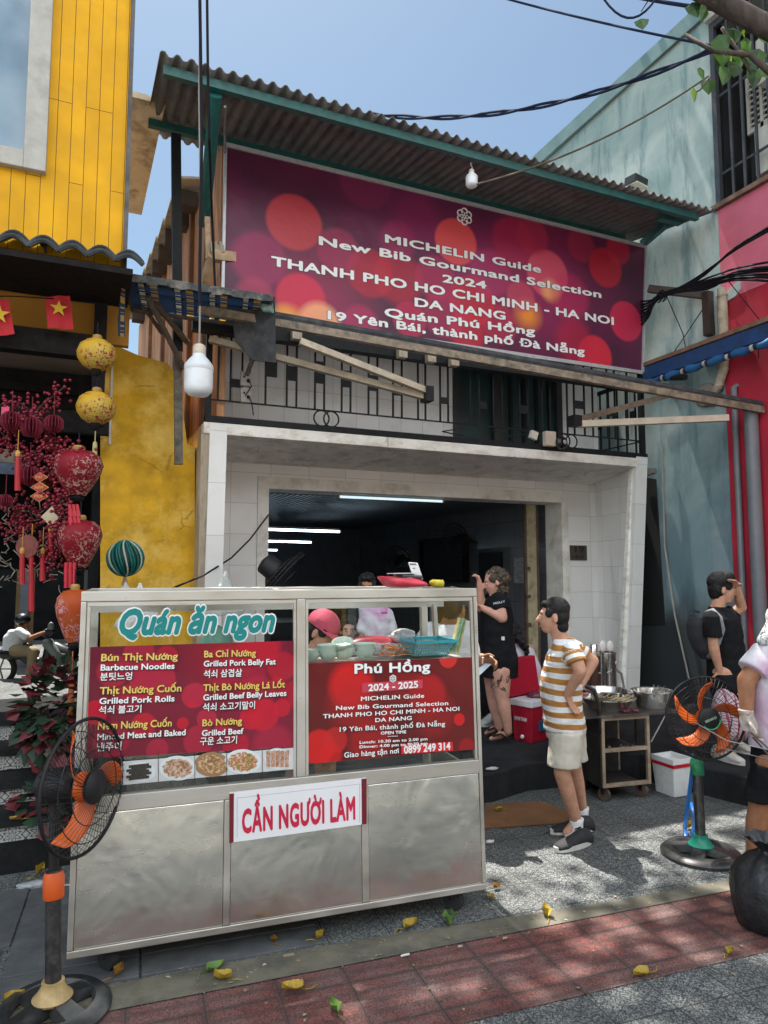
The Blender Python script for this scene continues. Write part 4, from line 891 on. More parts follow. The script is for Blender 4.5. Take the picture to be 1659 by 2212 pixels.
cable(sag(Pd(1290,-25,6.5),Pd(1420,-8,6.2),.25,10),.010,'slack blue-black cable looping at the very top near the tree',CABB)
cable(sag(Pd(1380,-5,6.4),Pd(1659,30,5.6),.02,8),.016,'straight cable running along the top right corner',CABB)
cable([Py(580,1112,7.96),Py(540,1165,7.6),Py(500,1205,7.2),Py(440,1243,6.6),Py(360,1276,5.6)],.009,'thin black wire drooping from the opening across the white pillar',CAB)
# cable bundle from the bracket to the right
hub=Px(1428,640,6.55)
m=MB()
ends=[(1700,478),(1700,470),(1700,560),(1700,582),(1700,592),(1700,600),(1700,610),(1690,575)]
for i,e_ in enumerate(ends):
    mid_=Px(1500+i*4,603+i*3,6.5)
    P=[Px(1380,650+i*8,6.75),Px(1400,650+i*5,6.65),hub+Vector((0,0,.03*math.sin(i*2)))]+[mid_]+[Px(1590,560+(e_[1]-520)*.5,6.2),Px(e_[0],e_[1],5.8)]
    # smooth catmull-ish by subdividing
    Q=[]
    for k in range(len(P)-1):
        for j in range(5):
            t_=j/5;p0=P[max(k-1,0)];p1=P[k];p2=P[k+1];p3=P[min(k+2,len(P)-1)]
            Q.append(.5*((2*p1)+(p2-p0)*t_+(2*p0-5*p1+4*p2-p3)*t_**2+(-p0+3*p1-3*p2+p3)*t_**3))
    Q.append(P[-1]);m.tube(Q,.012+.004*(i%2),5)
for k in range(10):
    a=2*math.pi*k/10;c=hub+Vector((.02*math.cos(k),.03*math.sin(a),.03*math.cos(a*2)));m.tube([c+Vector((0,.05*math.cos(j),.05*math.sin(j)))for j in range(6)],.006,5)
o=m.build('cable_bundle',CAB);tag(o,'tangled bundle of black cables fanning right from the elbow bracket','cable','overhead cables')
cable([Px(1440,640,6.6),Px(1475,720,6.95),Px(1490,800,6.97)],.006,'thin loose wire hanging down the teal wall left of the elbow bracket',CAB)
cable([Px(1530,650,6.9),Px(1470,740,6.95),Px(1400,840,6.96)],.006,'thin slanting wire from the elbow bracket to the blue awning',CAB)
cable([Px(1638,775,6.9),Px(1640,690,6.9),Px(1560,590,6.88),Px(1570,600,6.88)],.006,'loose wire crossing the red wall beside the lagged pipe',CAB)
cable([Px(1430,960,6.96),Px(1436,1180,6.95),Px(1458,1330,6.94),Px(1489,1470,6.93)],.012,'pale conduit wire hanging down the teal wall above the fan',M('pale_conduit',(0.30,0.28,0.25),0.6))
# roof-edge wire with small pegs along the teal gable
m=MB();N=9;m.tube([Px(1169+k*(343/N),357-k*(310/N),6.97)for k in range(N+1)],.007,5)
for k in range(N):m.ball(Px(1169+k*(343/N)+3,357-k*(310/N)-10,6.98),.02,6,4)
o=m.build('cable',WIR);tag(o,'thin wire pegged along the sloping top edge of the teal wall','cable','overhead cables')
# CCTV-like lamp box and junction boxes on the railing
jb=thing('dome_camera','small white security camera with black lens on the balcony rail','security camera',Py(1196,955,6.85))
c=Py(1190,950,6.85);m=MB();m.box(c.x-.09,c.x+.06,c.y-.03,c.y+.05,c.z-.08,c.z+.1);m.build('housing',M('cream_housing',(0.55,0.46,0.36),0.6),jb,bevel=.01)
m=MB();m.lathe([(.075,0),(.08,.04),(.06,.07),(.03,.075)],16,c+Vector((.1,-.04,-.04)),(.2,-1,0),True,True);m.build('lens',M('black_lens',(0.01,0.01,0.01),0.25),jb,smooth=40)
m=MB();m.lathe([(.03,0),(.02,.01)],12,c+Vector((.118,-.117,-.04)),(.2,-1,0),True,True);m.build('lens_ring',M('grey_lens_ring',(0.35,0.35,0.35),0.3),jb)
t=tag(MB().obox(Py(1146,944,6.86),(.09,0,-.03),(0,.05,0),(.03,0,.09)).build('junction_box',M('white_box_plastic',(0.6,0.55,0.48),0.5)),'small tilted white junction box beside the security camera','junction box')
for i,(u,v,lab)in enumerate([(530,820,'upper grey socket box on the balcony bars'),(530,855,'lower grey socket box on the balcony bars')]):
    t=thing('socket_box',lab,'socket box',Py(u,v,6.93),group='socket boxes on the balcony');c=Py(u,v,6.93)
    m=MB();m.box(c.x-.055,c.x+.055,c.y-.04,c.y+.01,c.z-.075,c.z+.075);m.build('box',M('grey_socket_plastic',(0.33,0.30,0.27),0.6,var=0.2,scale=30),t,bevel=.008)
    m=MB();m.ball(c+Vector((-.02,-.04,.02)),.012,6,5);m.ball(c+Vector((.02,-.045,-.02)),.02,6,5);m.tube([c+Vector((.02,-.06,-.02)),c+Vector((.05,-.07,-.08)),c+Vector((-.02+.1*i,-.03,-.2))],.006,5);m.build('plug',BLK,t)

# ================================================================== FOOD CART
CO=Vector((0.0,3.30,0.0));LEAN=0.075/1.5;CLEN,CDEP,CZ0,CZ1=1.945,0.72,0.12,1.635
def CPT(s,d,z):return CO+E1*s+E2*(d+LEAN*max(0,z-CZ0))+Vector((0,0,z))
UPC=(Vector((0,0,1))+E2*LEAN).normalized();CNF=E1.cross(UPC).normalized()
if CNF.y>0:CNF=-CNF
def CP(u,v):return Pn(u,v,CPT(0,0,CZ0),CNF)
def csz(u,v):p=CP(u,v)-CO;return p.dot(E1),p.z
ct=thing('food_cart','stainless steel food cart with glass case, red menu boards and castors','food cart',CO+E1*.97+E2*.36)
def steel(name,col=(0.66,0.65,0.60),rough=0.30,sm=1.0):
    m,t,n,l,b=_nt(name);tc=nd(t,'ShaderNodeTexCoord');ob=tc.outputs['Object']
    mp=nd(t,'ShaderNodeMapping');mp.inputs['Scale'].default_value=(1.2,1.2,3.5);l.new(ob,mp.inputs[0])
    n1=nd(t,'ShaderNodeTexNoise',ins={'Scale':1.6,'Detail':6,'Roughness':.55,'Distortion':.3});l.new(mp.outputs[0],n1.inputs['Vector'])
    r1=ramp(t,[(.3,[c*.92 for c in col]),(.55,col),(.75,[min(1,c*1.05)for c in col])]);l.new(n1.outputs[0],r1.inputs[0])
    n4=nd(t,'ShaderNodeTexNoise',ins={'Scale':38,'Detail':6});l.new(ob,n4.inputs['Vector']);r4=ramp(t,[(.70,0.0),(.80,.30)]);l.new(n4.outputs[0],r4.inputs[0])
    mx=nd(t,'ShaderNodeMixRGB');mx.inputs[2].default_value=(.16,.13,.09,1);l.new(r4.outputs[0],mx.inputs[0]);l.new(r1.outputs[0],mx.inputs[1]);l.new(mx.outputs[0],b.inputs['Base Color'])
    b.inputs['Metallic'].default_value=0.95
    rr=nd(t,'ShaderNodeMapRange',ins={'From Min':.3,'From Max':.7,'To Min':rough*.7,'To Max':rough*1.9});l.new(n1.outputs[0],rr.inputs[0]);l.new(rr.outputs[0],b.inputs['Roughness'])
    mp2=nd(t,'ShaderNodeMapping');mp2.inputs['Scale'].default_value=(3,3,2.2);l.new(ob,mp2.inputs[0])
    n2=nd(t,'ShaderNodeTexNoise',ins={'Scale':1.3,'Detail':3,'Distortion':.4});l.new(mp2.outputs[0],n2.inputs['Vector'])
    bp=nd(t,'ShaderNodeBump',ins={'Strength':.27*sm,'Distance':.05});l.new(n2.outputs[0],bp.inputs['Height'])
    mp3=nd(t,'ShaderNodeMapping');mp3.inputs['Scale'].default_value=(.06,.06,2.5);l.new(ob,mp3.inputs[0]);n3=nd(t,'ShaderNodeTexNoise',ins={'Scale':130,'Detail':4});l.new(mp3.outputs[0],n3.inputs['Vector']);b2=nd(t,'ShaderNodeBump',ins={'Strength':.06,'Distance':.004});l.new(n3.outputs[0],b2.inputs['Height']);l.new(bp.outputs[0],b2.inputs['Normal']);l.new(b2.outputs[0],b.inputs['Normal'])
    return m
STL=steel('brushed_stainless',(.78,.77,.71),rough=.17);STF=steel('stainless_frame',(0.60,0.58,0.54),.38,.4)
def cquad(mb,a,b,c,d,d0,th): # front-face quad in (s,z), pushed d0 behind the front plane, th thick
    P=[CPT(s,d0,z)for s,z in(a,b,c,d)];Q=[CPT(s,d0+th,z)for s,z in(a,b,c,d)]
    mb.hexa([P[0],P[1],Q[1],Q[0],P[3],P[2],Q[2],Q[3]]);return mb
def crect(mb,s0,s1,z0,z1,d0,th):return cquad(mb,(s0,z0),(s1,z0),(s1,z1),(s0,z1),d0,th)
zr0=csz(500,1727)[1];zr1=csz(500,1694)[1] # middle rail
zb1=csz(300,2032)[1] # bottom rail top
zt0=csz(400,1297)[1]
sA,sB,sC,sD=csz(163,1900)[0],csz(483,1900)[0],csz(497,1900)[0],csz(783,1850)[0]
sE,sF=csz(797,1850)[0],csz(1040,1800)[0]
sm0,sm1=csz(642,1500)[0],csz(660,1500)[0]
for(a,b)in((sA,sB),(sC,sD),(sE,sF)):
    crect(MB(),a+.002,b-.002,zb1+.002,zr0-.002,.006,.02).build('lower_panel',STL,ct,bevel=.003)
f=MB()
crect(f,0,CLEN,CZ0,zb1,0,.04);crect(f,.02,CLEN-.02,zr0,zr1,0,.04);crect(f,.0,CLEN,zt0,CZ1,0,.05)
crect(f,0,sA,zb1+.001,zt0-.001,0,.04);crect(f,sF,CLEN,zb1+.001,zt0-.001,0,.04)
crect(f,sB,sC,zb1+.001,zr0-.001,0,.04);crect(f,sD,sE,zb1+.001,zr0-.001,0,.04);crect(f,sm0,sm1,zr1+.001,zt0-.001,0,.04)
f.build('front_frame',STF,ct,bevel=.003)
f=MB() # inner bead round the glass
for(a,b)in((sA+.003,sm0-.002),(sm1+.002,sF-.003)):
    crect(f,a,b,zt0-.022,zt0-.002,.006,.02);crect(f,a,a+.014,zr1+.002,zt0-.022,.006,.02);crect(f,b-.014,b,zr1+.002,zt0-.022,.006,.02)
f.build('glazing_bead',STF,ct,bevel=.002)
GL=glassmat('clear_glass',gl=.06)
for(a,b)in((sA+.01,sm0-.005),(sm1+.005,sF-.01)):
    crect(MB(),a,b,zr1,zt0,.022,.004).build('glass_pane',GL,ct)
f=MB();D=CDEP # rear and side framing, lower carcass, top
for s in(0.0,CLEN-.04):crect(f,s,s+.04,CZ0,CZ1-.02,D-.04,.04)
crect(f,0,CLEN,CZ1-.045,CZ1-.001,D-.04,.04)
f.obox(CPT(0,.05,CZ1-.04),E1*.035,E2*(D-.09),(0,0,.038));f.obox(CPT(CLEN-.035,.05,CZ1-.04),E1*.035,E2*(D-.09),(0,0,.038))
f.obox(CPT(.97,.05,CZ1-.04),E1*.03,E2*(D-.09),(0,0,.03))
f.build('rear_frame',STF,ct,bevel=.002)
f=MB();f.obox(CPT(0.002,.042,CZ0),E1*.012,E2*(D-.08),(0,0,zr0-CZ0));f.build('side_panel',STL,ct)
f=MB();f.obox(CPT(CLEN-.014,.042,CZ0),E1*.012,E2*(D-.08),(0,0,zr0-CZ0));f.build('side_panel',STL,ct)
for s in(.004,CLEN-.008):
    f=MB();f.obox(CPT(s,.05,zr0),E1*.004,E2*(D-.1),(0,0,zt0-zr0));f.build('side_glass',GL,ct)
f=MB();f.obox(CPT(.004,.04,CZ0+.02),E1*(CLEN-.01),E2*(D-.08),(0,0,.02));f.build('floor_panel',STF,ct)
f=MB();f.obox(CPT(.015,.045,.985),E1*(CLEN-.03),E2*(D-.06),(0,0,.015));f.build('worktop',STF,ct)
f=MB();f.obox(CPT(sm1,.06,1.255),E1*(CLEN-sm1-.05),E2*.40,(0,0,.012));f.build('display_shelf',STF,ct)
# bar seen behind the top of the glass
f=MB();crect(f,sA,CLEN-.06,zt0-.065,zt0-.025,.30,.02);f.build('sliding_rail',STF,ct)
f=MB();f.bar(CPT(csz(972,1330)[0]+.05,.30,1.28),CPT(csz(968,1330)[0]+.05,.30,zt0-.05),.022,.03);f.build('glass_stop',STF,ct)
CAST=M('black_castor_rubber',(0.02,0.02,0.021),0.7)
for(s,d)in((.16,.10),(CLEN-.14,.10),(.16,D-.12),(CLEN-.14,D-.12)):
    c=CPT(s,d,.055);f=MB();f.lathe([(.02,-.018),(.052,-.018),(.055,0),(.052,.018),(.02,.018)],18,c,E1*.8+E2*.6,True,True);w=f.build('castor',CAST,ct,smooth=40)
    f=MB();f.bar(c+Vector((0,0,.0)),c+Vector((0,0,.068)),.05,.03);f.build('fork',M('dark_castor_steel',(0.05,0.05,0.05),0.5,metal=.6),w)
# printed boards inside the glass
def board(pix,base,grad,circ,name,label):
    P=[CP(u,v)+CNF*-.010 for u,v in pix];o=P[0]
    def uvb(p):q=p-o;return(q.dot(E1),q.z)
    cs_=[]
    for(u,v,r,col,a,soft)in circ:
        q=uvb(CP(u,v));cs_.append((q[0],q[1],r/1502*(CP(u,v)-EYE).length*.93,col,a,soft))
    m=MB();m.face(P,[uvb(p)for p in P]);ob=m.build(name,printmat(name+'_print',base,grad,cs_,.25),ct,norm=False);return ob
RD=(0.50,0.012,0.03);PK=(0.42,0.02,0.05);RB=(0.60,0.014,0.016)
mb_=board([(186,1640),(637,1614),(640,1384),(195,1398)],(0.075,0.012,0.02),(0.16,0.012,0.035),[
    (330,1560,230,(0.26,0.012,0.04),.6,1.0),(560,1560,200,(0.28,0.012,0.045),.6,1.0),(500,1400,130,(0.40,0.02,0.03),.6,1.0),(560,1392,55,RD,.7,.25),(245,1450,36,PK,.6,.15),(330,1472,50,PK,.75,.1),(275,1510,30,PK,.6,.15),(205,1540,26,RD,.8,.12),
    (420,1503,28,PK,.85,.1),(413,1522,8,RD,.9,.1),(447,1553,22,PK,.8,.1),(310,1567,26,RD,.75,.1),(430,1600,34,PK,.6,.12),(300,1410,34,PK,.55,.15),(240,1600,40,PK,.55,.2),(360,1420,26,RD,.5,.15),(480,1440,44,PK,.5,.15),(610,1440,36,RD,.55,.2),(510,1610,30,RD,.55,.15),(340,1620,24,PK,.6,.15),(555,1500,44,PK,.5,.2),(395,1563,13,RD,.8,.1),(570,1545,36,RD,.8,.1),(610,1530,20,RD,.75,.1),(590,1610,50,PK,.5,.3),(600,1480,20,RD,.6,.2),(545,1550,28,RD,.8,.1),(630,1500,30,RD,.5,.2),(480,1570,16,PK,.7,.1),(540,1460,40,PK,.35,.2)],'menu_board','')
rbd=board([(660,1652),(1028,1619),(1021,1420),(661,1434)],(0.085,0.010,0.012),(0.19,0.016,0.016),[
    (760,1480,60,RB,.9,.35),(760,1520,70,(0.4,0.015,0.02),.6,.6),(925,1500,50,(0.42,0.014,0.018),.8,.25),(940,1540,60,(0.3,0.014,0.016),.6,.4),(970,1422,23,(0.60,0.03,0.03),.85,.08),(994,1555,14,RB,.8,.12),(690,1615,40,RB,.8,.15),(725,1600,30,(0.5,0.02,0.02),.7,.15),(715,1632,30,RB,.6,.3),(800,1600,60,(0.4,0.014,0.016),.6,.4),(840,1545,20,(0.42,0.014,0.018),.6,.2),(1010,1615,22,(0.36,0.014,0.016),.6,.3),(880,1480,60,(0.3,0.014,0.016),.5,.6)],'price_board','')
GOLD=M('gold_vinyl',(0.72,0.50,0.12),0.4,var=.05);WHV=M('white_print',(0.78,0.79,0.80),0.4,var=.03);SHD=M('dark_print_shadow',(0.03,0.006,0.008),0.5)
def cline(s,a,b,h,mat,parent,bold=.02,shear=0,lift=.006-.0095,shadow=True,space=1.0,pad=None,name='lettering'):
    p0,p1=CP(*a),CP(*b);mid_=(p0+p1)/2;hh=h/1502*((mid_-EYE).dot(Vector((math.sin(YAW),math.cos(YAW),0))))
    if shadow:
        m=MB();o=E1*.0035+Vector((0,0,-.0035));text_into(m,s,p0+o,p1+o,hh,CNF,bold+.006,shear,lift-.0012,space,pad if pad is not None else bold);m.build('lettering_shadow',SHD,parent)
    m=MB();text_into(m,s,p0,p1,hh,CNF,bold,shear,lift,space,pad);m.build(name,mat,parent)
L_=[('Bún Thịt Nướng',(218,1428),(384,1424.5),15,GOLD),('Barbecue Noodles',(217,1448.5),(377,1444.5),12.5,WHV),('분팃느엉',(216,1469),(285,1467),13,WHV),
      ('Thịt Nướng Cuốn',(215,1500),(392,1493.5),15,GOLD),('Grilled Pork Rolls',(214,1521),(377,1515),12.5,WHV),('석쇠 불고기',(213,1541),(305,1538),13,WHV),
      ('Nem Nướng Cuốn',(211,1576),(371,1569),15,GOLD),('Minced Meat and Baked',(210,1599),(401,1588),12.5,WHV),('냄주이',(209,1622),(262,1619),14,WHV),
      ('Ba Chỉ Nướng',(441,1420),(553,1417),14,GOLD),('Grilled Pork Belly Fat',(440,1440),(596,1435),12,WHV),('석쇠 삼겹살',(440,1463),(523,1460),13,WHV),
      ('Thịt Bò Nướng Lá Lốt',(439,1493),(616,1485),14,GOLD),('Grilled Beef Belly Leaves',(439,1513),(619,1503),12,WHV),('석쇠 소고기말이',(438,1535),(551,1530),13,WHV),
      ('Bò Nướng',(437,1569),(523,1564),14,GOLD),('Grilled Beef',(436,1590),(526,1585),12,WHV),('구운 소고기',(432,1609),(512,1605),13,WHV)]
for(s,a,b,h,mt)in L_:cline(s,a,b,h,mt,mb_,bold=.024 if not any(ord(ch)>0x3000 for ch in s)else.016)
TEL=M('teal_vinyl',(0.0,0.20,0.20),0.35,var=.05)
cline('Quán ăn ngon',(254,1370),(597,1363),52,WHV,ct,bold=.092,shear=.30,shadow=False,space=1.03,pad=.085,name='shop_title_outline')
cline('Quán ăn ngon',(257,1370),(594,1363),52,TEL,ct,bold=.047,shear=.30,lift=.0,shadow=False,space=1.03,pad=.045,name='shop_title')
Rl=[('Phú Hồng',(766,1455),(930,1449),20,.03),('MICHELIN Guide',(780,1514),(917,1507),8.5,.022),('New Bib Gourmand Selection',(726,1534),(969,1523),8.5,.022),('THANH PHO HO CHI MINH - HA NOI',(698,1552),(993,1535),8.5,.022),
      ('DA NANG',(811,1560),(890,1555),8.2,.022),('19 Yên Bái, thành phố Đà Nẵng',(734,1581),(962,1568),9.5,.016),('OPEN TIME',(823,1587),(878,1584),6,.035),('-----',(838,1593),(860,1592),6,.02),
      ('Lunch: 10.30 am to 2.00 pm',(777,1607),(924,1599),5.6,.03),('Dinner: 4.00 pm to 9h30 pm',(777,1616.5),(924,1608.5),5.6,.03),('Giao hàng tận nơi',(744,1637),(862,1627),11,.018)]
for(s,a,b,h,bo)in Rl:cline(s,a,b,h,WHV,rbd,bold=bo,shadow=h>9,space=1.04)
def patch(pix,mat,name,parent,lift=-.006):
    m=MB();m.face([CP(u,v)+CNF*lift for u,v in pix]);return m.build(name,mat,parent,norm=False)
patch([(907-1,1491),(907-1,1491)]and[(782,1497),(914,1487),(914,1468),(783,1476)],M('pink_year_sticker',(0.48,0.04,0.07),0.4),'year_sticker',rbd)
cline('2024 - 2025',(796,1493),(904,1485),14,WHV,rbd,bold=.03,shadow=False)
patch([(868,1630),(980,1622),(979,1603),(868,1609)],M('red_phone_sticker',(0.62,0.015,0.025),0.4),'phone_sticker',rbd)
cline('0899 249 314',(873,1628),(974,1619),15.5,WHV,rbd,bold=.035,shadow=False)
m=MB();star_emblem(m,CP(849,1466)+CNF*-.006,.018,E1,Vector((0,0,1)),CNF,.0022);m.build('flower_emblem',WHV,rbd)
# strip of food photos under the menu
patch([(262,1697),(637,1662),(637,1616),(263,1646)],M('white_photo_strip',(0.55,0.57,0.58),0.35,var=.1),'photo_strip',ct,-.009)
def foodmat(name,a,b_,c_):
    m,t,n,l,b=_nt(name);tc=nd(t,'ShaderNodeTexCoord');nz=nd(t,'ShaderNodeTexNoise',ins={'Scale':45.0,'Detail':4.0,'Distortion':2.0});l.new(tc.outputs['Object'],nz.inputs['Vector'])
    r=ramp(t,[(.38,a),(.5,b_),(.62,c_)]);l.new(nz.outputs[0],r.inputs[0]);l.new(r.outputs[0],b.inputs['Base Color']);b.inputs['Roughness'].default_value=.35;return m
foods=[(303,1668,30,20,((.02,.018,.016),(.05,.045,.035),(.015,.013,.012)),'blk'),(384,1660,36,24,((.24,.11,.06),(.42,.26,.17),(.55,.42,.32)),'br'),(458,1652,34,24,((.20,.08,.03),(.38,.22,.10),(.55,.42,.25)),'dk'),(525,1646,36,24,((.10,.22,.04),(.50,.14,.06),(.6,.52,.42)),'gr'),(600,1640,26,21,((.28,.12,.07),(.45,.24,.16),(.55,.36,.26)),'sk')]
for i,(u,v,ru,rv,cc,nm)in enumerate(foods):
    m=MB();m.face([CP(u+ru*1.12*math.cos(2*math.pi*k/24),v-rv*1.12*math.sin(2*math.pi*k/24))+CNF*-.0075 for k in range(24)][::1]);m.build('plate_picture',M('plate_print_%s'%('white' if i!=2 else 'tan'),(0.62,0.66,0.68)if i!=2 else(0.3,0.17,0.08),0.35,var=.05),ct)
    if nm=='sk':
        m=MB()
        for k in range(5):
            x=u-20+k*10;m.face([CP(x-4,v+18)+CNF*-.006,CP(x+4,v+17)+CNF*-.006,CP(x+5,v-19)+CNF*-.006,CP(x-4,v-17)+CNF*-.006])
    elif nm=='blk':
        m=MB()
        for k in range(7):
            y=v-14+k*4.4;x=u-25+6*math.sin(k*2.1);m.face([CP(x,y+6)+CNF*(-.006+k*.0002),CP(x+44,y+1)+CNF*(-.006+k*.0002),CP(x+44,y-5)+CNF*(-.006+k*.0002),CP(x,y)+CNF*(-.006+k*.0002)])
    else:
        m=MB();m.face([CP(u+ru*(.88+.1*math.sin(k*2.7))*math.cos(2*math.pi*k/26),v-rv*(.85+.1*math.cos(k*3.3))*math.sin(2*math.pi*k/26))+CNF*-.006 for k in range(26)])
    m.build('food_picture',foodmat('food_print_'+nm,*cc),ct)
m=MB()
for u in(342,421,490,567):m.face([CP(u-.6,1692)+CNF*-.0055,CP(u+.6,1692)+CNF*-.0055,CP(u+.6,1622)+CNF*-.0055,CP(u-.6,1622)+CNF*-.0055])
m.build('photo_divider',SHD,ct)

# paper notice taped on the lower panels
nt_=thing('paper_notice','white paper notice reading CẦN NGƯỜI LÀM in red, taped on the cart','notice',CP(640,1790))
PAP=M('white_paper',(0.70,0.71,0.74),0.7,var=.03)
def npatch(pix,mat,name,lift):
    P=[CP(u,v)+CNF*lift for u,v in pix];m=MB()
    m.prism(P,CNF*.0012);return m.build(name,mat,nt_)
npatch([(495,1820),(790,1779),(791,1679),(495,1711)],PAP,'sheet',.004)
MRN=M('maroon_tape',(0.14,0.008,0.016),0.4)
npatch([(495,1820),(504,1819),(505,1713),(495,1714)],MRN,'edge_band',.0056)
npatch([(781,1780),(791,1779),(791,1681),(780,1682)],MRN,'edge_band',.0056)
m=MB()
for a,b in(((512,1723),(776,1693)),((776,1693),(776,1775)),((512,1723),(512,1808))):
    m.tube([CP(*a)+CNF*.0055,CP(*b)+CNF*.0055],.0008,4)
m.build('border_line',M('grey_ink',(0.3,0.3,0.33),.6),nt_)
p0,p1=CP(522,1798),CP(767,1767)
m=MB();text_into(m,'CẦN NGƯỜI LÀM',p0,p1,50/1502*3.1,CNF,.042,lift=.0062,space=1.1);m.build('lettering',M('crimson_print',(0.52,0.010,0.055),0.5),nt_)

# ------------------------------------------------------------------ things in and on the cart
CER=M('pale_green_melamine',(0.56,0.66,0.60),0.3,var=.04)
bowl_prof=[(.028,0),(.032,.004),(.052,.02),(.062,.045),(.064,.05),(.061,.048),(.05,.022),(.0,.012)]
bp_m=MB().lathe([(r if r>0 else.001,z)for r,z in bowl_prof],20).build('bowl',CER,local=True,smooth=50)
def put_copy(src,loc,rot=None,label=None,scale=None,group=None):
    o=src.copy();COL.objects.link(o);o.location=loc
    if rot:o.rotation_euler=rot
    if scale:o.scale=(scale,)*3
    if label:o['label']=label
    if group:o['group']=group
    return o
stacks=[(675,2,'leftmost low stack by the mullion'),(713,3,'second stack below the pink cap'),(748,4,'tallest stack topped by a tilted bowl'),(793,3,'rightmost slanted stack of bowls')]
first=True;zsh=1.268
for(u,nb,lab)in stacks:
    s0=csz(u,1420)[0];sc=.88 if nb>2 else.80
    base=CPT(s0+.015,.16,0)
    for k in range(nb):
        z=zsh+.012+k*.0185*sc;x=base+E1*(.004*math.sin(k*1.7+u)+(.004*k if u==793 else 0));loc=(x.x,x.y,z)
        rot=(0,.03*math.sin(k*2.3),0)if not(nb==4 and k==3)else(R(20),R(-12),0)
        lb='pale green bowl number %d from the bottom of the %s'%(k+1,lab)
        lb=('bottom' if k==0 else 'top' if k==nb-1 else['','second','third','fourth','fifth','sixth'][k])+' pale green bowl of the '+lab
        if first:bp_m.location=loc;bp_m.rotation_euler=rot;bp_m.scale=(sc,)*3;tag(bp_m,lb,'bowl','pale green bowls in the glass case');first=False
        else:put_copy(bp_m,loc,rot,lb,sc)
# blue basket
bk=thing('blue_basket','turquoise plastic basket with square mesh sides inside the glass case','basket',CPT(csz(930,1400)[0],.22,zsh))
TQ=M('turquoise_plastic',(0.03,0.33,0.42),0.4,var=.08)
bs0,bs1=csz(892,1400)[0]+.03,csz(978,1400)[0]+.045;bz0,bz1=zsh+.012,zsh+.088
m=MB();c=[CPT(bs0,.10,0),CPT(bs1,.10,0),CPT(bs1,.34,0),CPT(bs0,.34,0)]
for i in range(4):m.bar(c[i]+Vector((0,0,bz1)),c[(i+1)%4]+Vector((0,0,bz1)),.016,.014)
m.build('rim',TQ,bk)
m=MB();ins_=[CPT(bs0+.02,.12,bz0),CPT(bs1-.02,.12,bz0),CPT(bs1-.02,.32,bz0),CPT(bs0+.02,.32,bz0)]
for i in range(4):
    a0_,a1_=ins_[i],ins_[(i+1)%4];t0_,t1_=c[i]+Vector((0,0,bz1)),c[(i+1)%4]+Vector((0,0,bz1));n_=16
    for k in range(n_+1):m.bar(a0_.lerp(a1_,k/n_),t0_.lerp(t1_,k/n_),.004)
    for k in range(6):m.bar(a0_.lerp(t0_,k/5.5),a1_.lerp(t1_,k/5.5),.004)
m.prism(ins_,(0,0,.004));m.build('mesh',M('pale_turquoise_mesh',(0.20,0.42,0.46),0.4),bk)
# crumpled clear bags, orange shavings, dark dish
BAGM=thinbag('clear_plastic_film',(0.72,0.74,0.76),.5)
def blob(name,c,r,seed,mat,amp=.3,sub=3,freq=3.0,flat=None):
    m=MB();bmesh.ops.create_icosphere(m.bm,subdivisions=sub,radius=1.0);rr=r if isinstance(r,tuple)else(r,r,r)
    for v in m.bm.verts:
        k=1+amp*noise.noise(v.co*freq+Vector((seed,seed*2,0)))+amp*.5*noise.noise(v.co*freq*2.7+Vector((0,seed,5)))
        p=Vector((v.co.x*rr[0]*k,v.co.y*rr[1]*k,v.co.z*rr[2]*k))
        if flat is not None and p.z<flat:p.z=flat+(p.z-flat)*.06
        v.co=Vector(c)+p
    return m.build(name,mat,smooth=True)
tag(blob('plastic_bag',CPT(csz(850,1420)[0],.2,zsh+.04),(.15,.06,.035),2,BAGM,.35),'clear crumpled plastic bags lying in the glass case beside the bowls','plastic bag')
tag(blob('plastic_bag',CPT(csz(915,1385)[0],.30,zsh+.10),(.07,.06,.04),6,BAGM,.4),'clear plastic bag heaped behind the turquoise basket','plastic bag')
m=MB()
for k in range(60):
    p=CPT(csz(868,1412)[0]+random.uniform(-.07,.07),.12+random.uniform(-.04,.06),zsh+.02+random.uniform(0,.05));a=random.uniform(0,6.28);m.bar(p,p+Vector((.03*math.cos(a),.03*math.sin(a),random.uniform(-.006,.012))),.004)
tag(m.build('shredded_carrot',M('orange_carrot',(0.60,0.18,0.03),0.5)),'heap of orange shredded carrot in the glass case','food')
tag(blob('meat_tray',CPT(csz(850,1410)[0],.34,zsh+.05),(.20,.07,.05),9,M('red_meat',(0.28,0.03,0.045),0.35,var=.4,scale=20),.25),'tray of dark red meat behind the bags in the glass case','food')
# bamboo chopstick packets leaning at the right end
m=MB();
for k,(u0,v0,u1,v1,cmat)in enumerate(((990,1412,1014,1335,0),(998,1412,1022,1336,1),(1006,1413,1026,1338,0))):
    m=MB();a=CP(u0,v0)-CNF*.10;b=CP(u1,v1)-CNF*.12;m.bar(a,b,.018,.006)
    for j in range(4):m.bar(a.lerp(b,.06+.2*j)-CNF*.012,a.lerp(b,.16+.2*j)-CNF*.012,.014,.002)
    o=m.build('chopstick_packet',M(('yellow_paper_wrap','green_paper_wrap')[cmat],((0.50,0.46,0.20),(0.28,0.46,0.34))[cmat],0.5,var=.3,scale=60));tag(o,('left yellow chopstick packet leaning in the cart corner','middle green chopstick packet leaning in the cart corner','right yellow chopstick packet leaning against the cart post')[k],'chopsticks','chopstick packets leaning in the case')
m=MB();m.obox(CP(962,1383)-CNF*.10,E1*.05,Vector((0,.01,.0)),E1*.02+Vector((0,0,-.035)));tag(m.build('mobile_phone',M('grey_phone',(0.12,0.14,0.15),.3)),'small dark phone propped on the turquoise basket rim','phone')
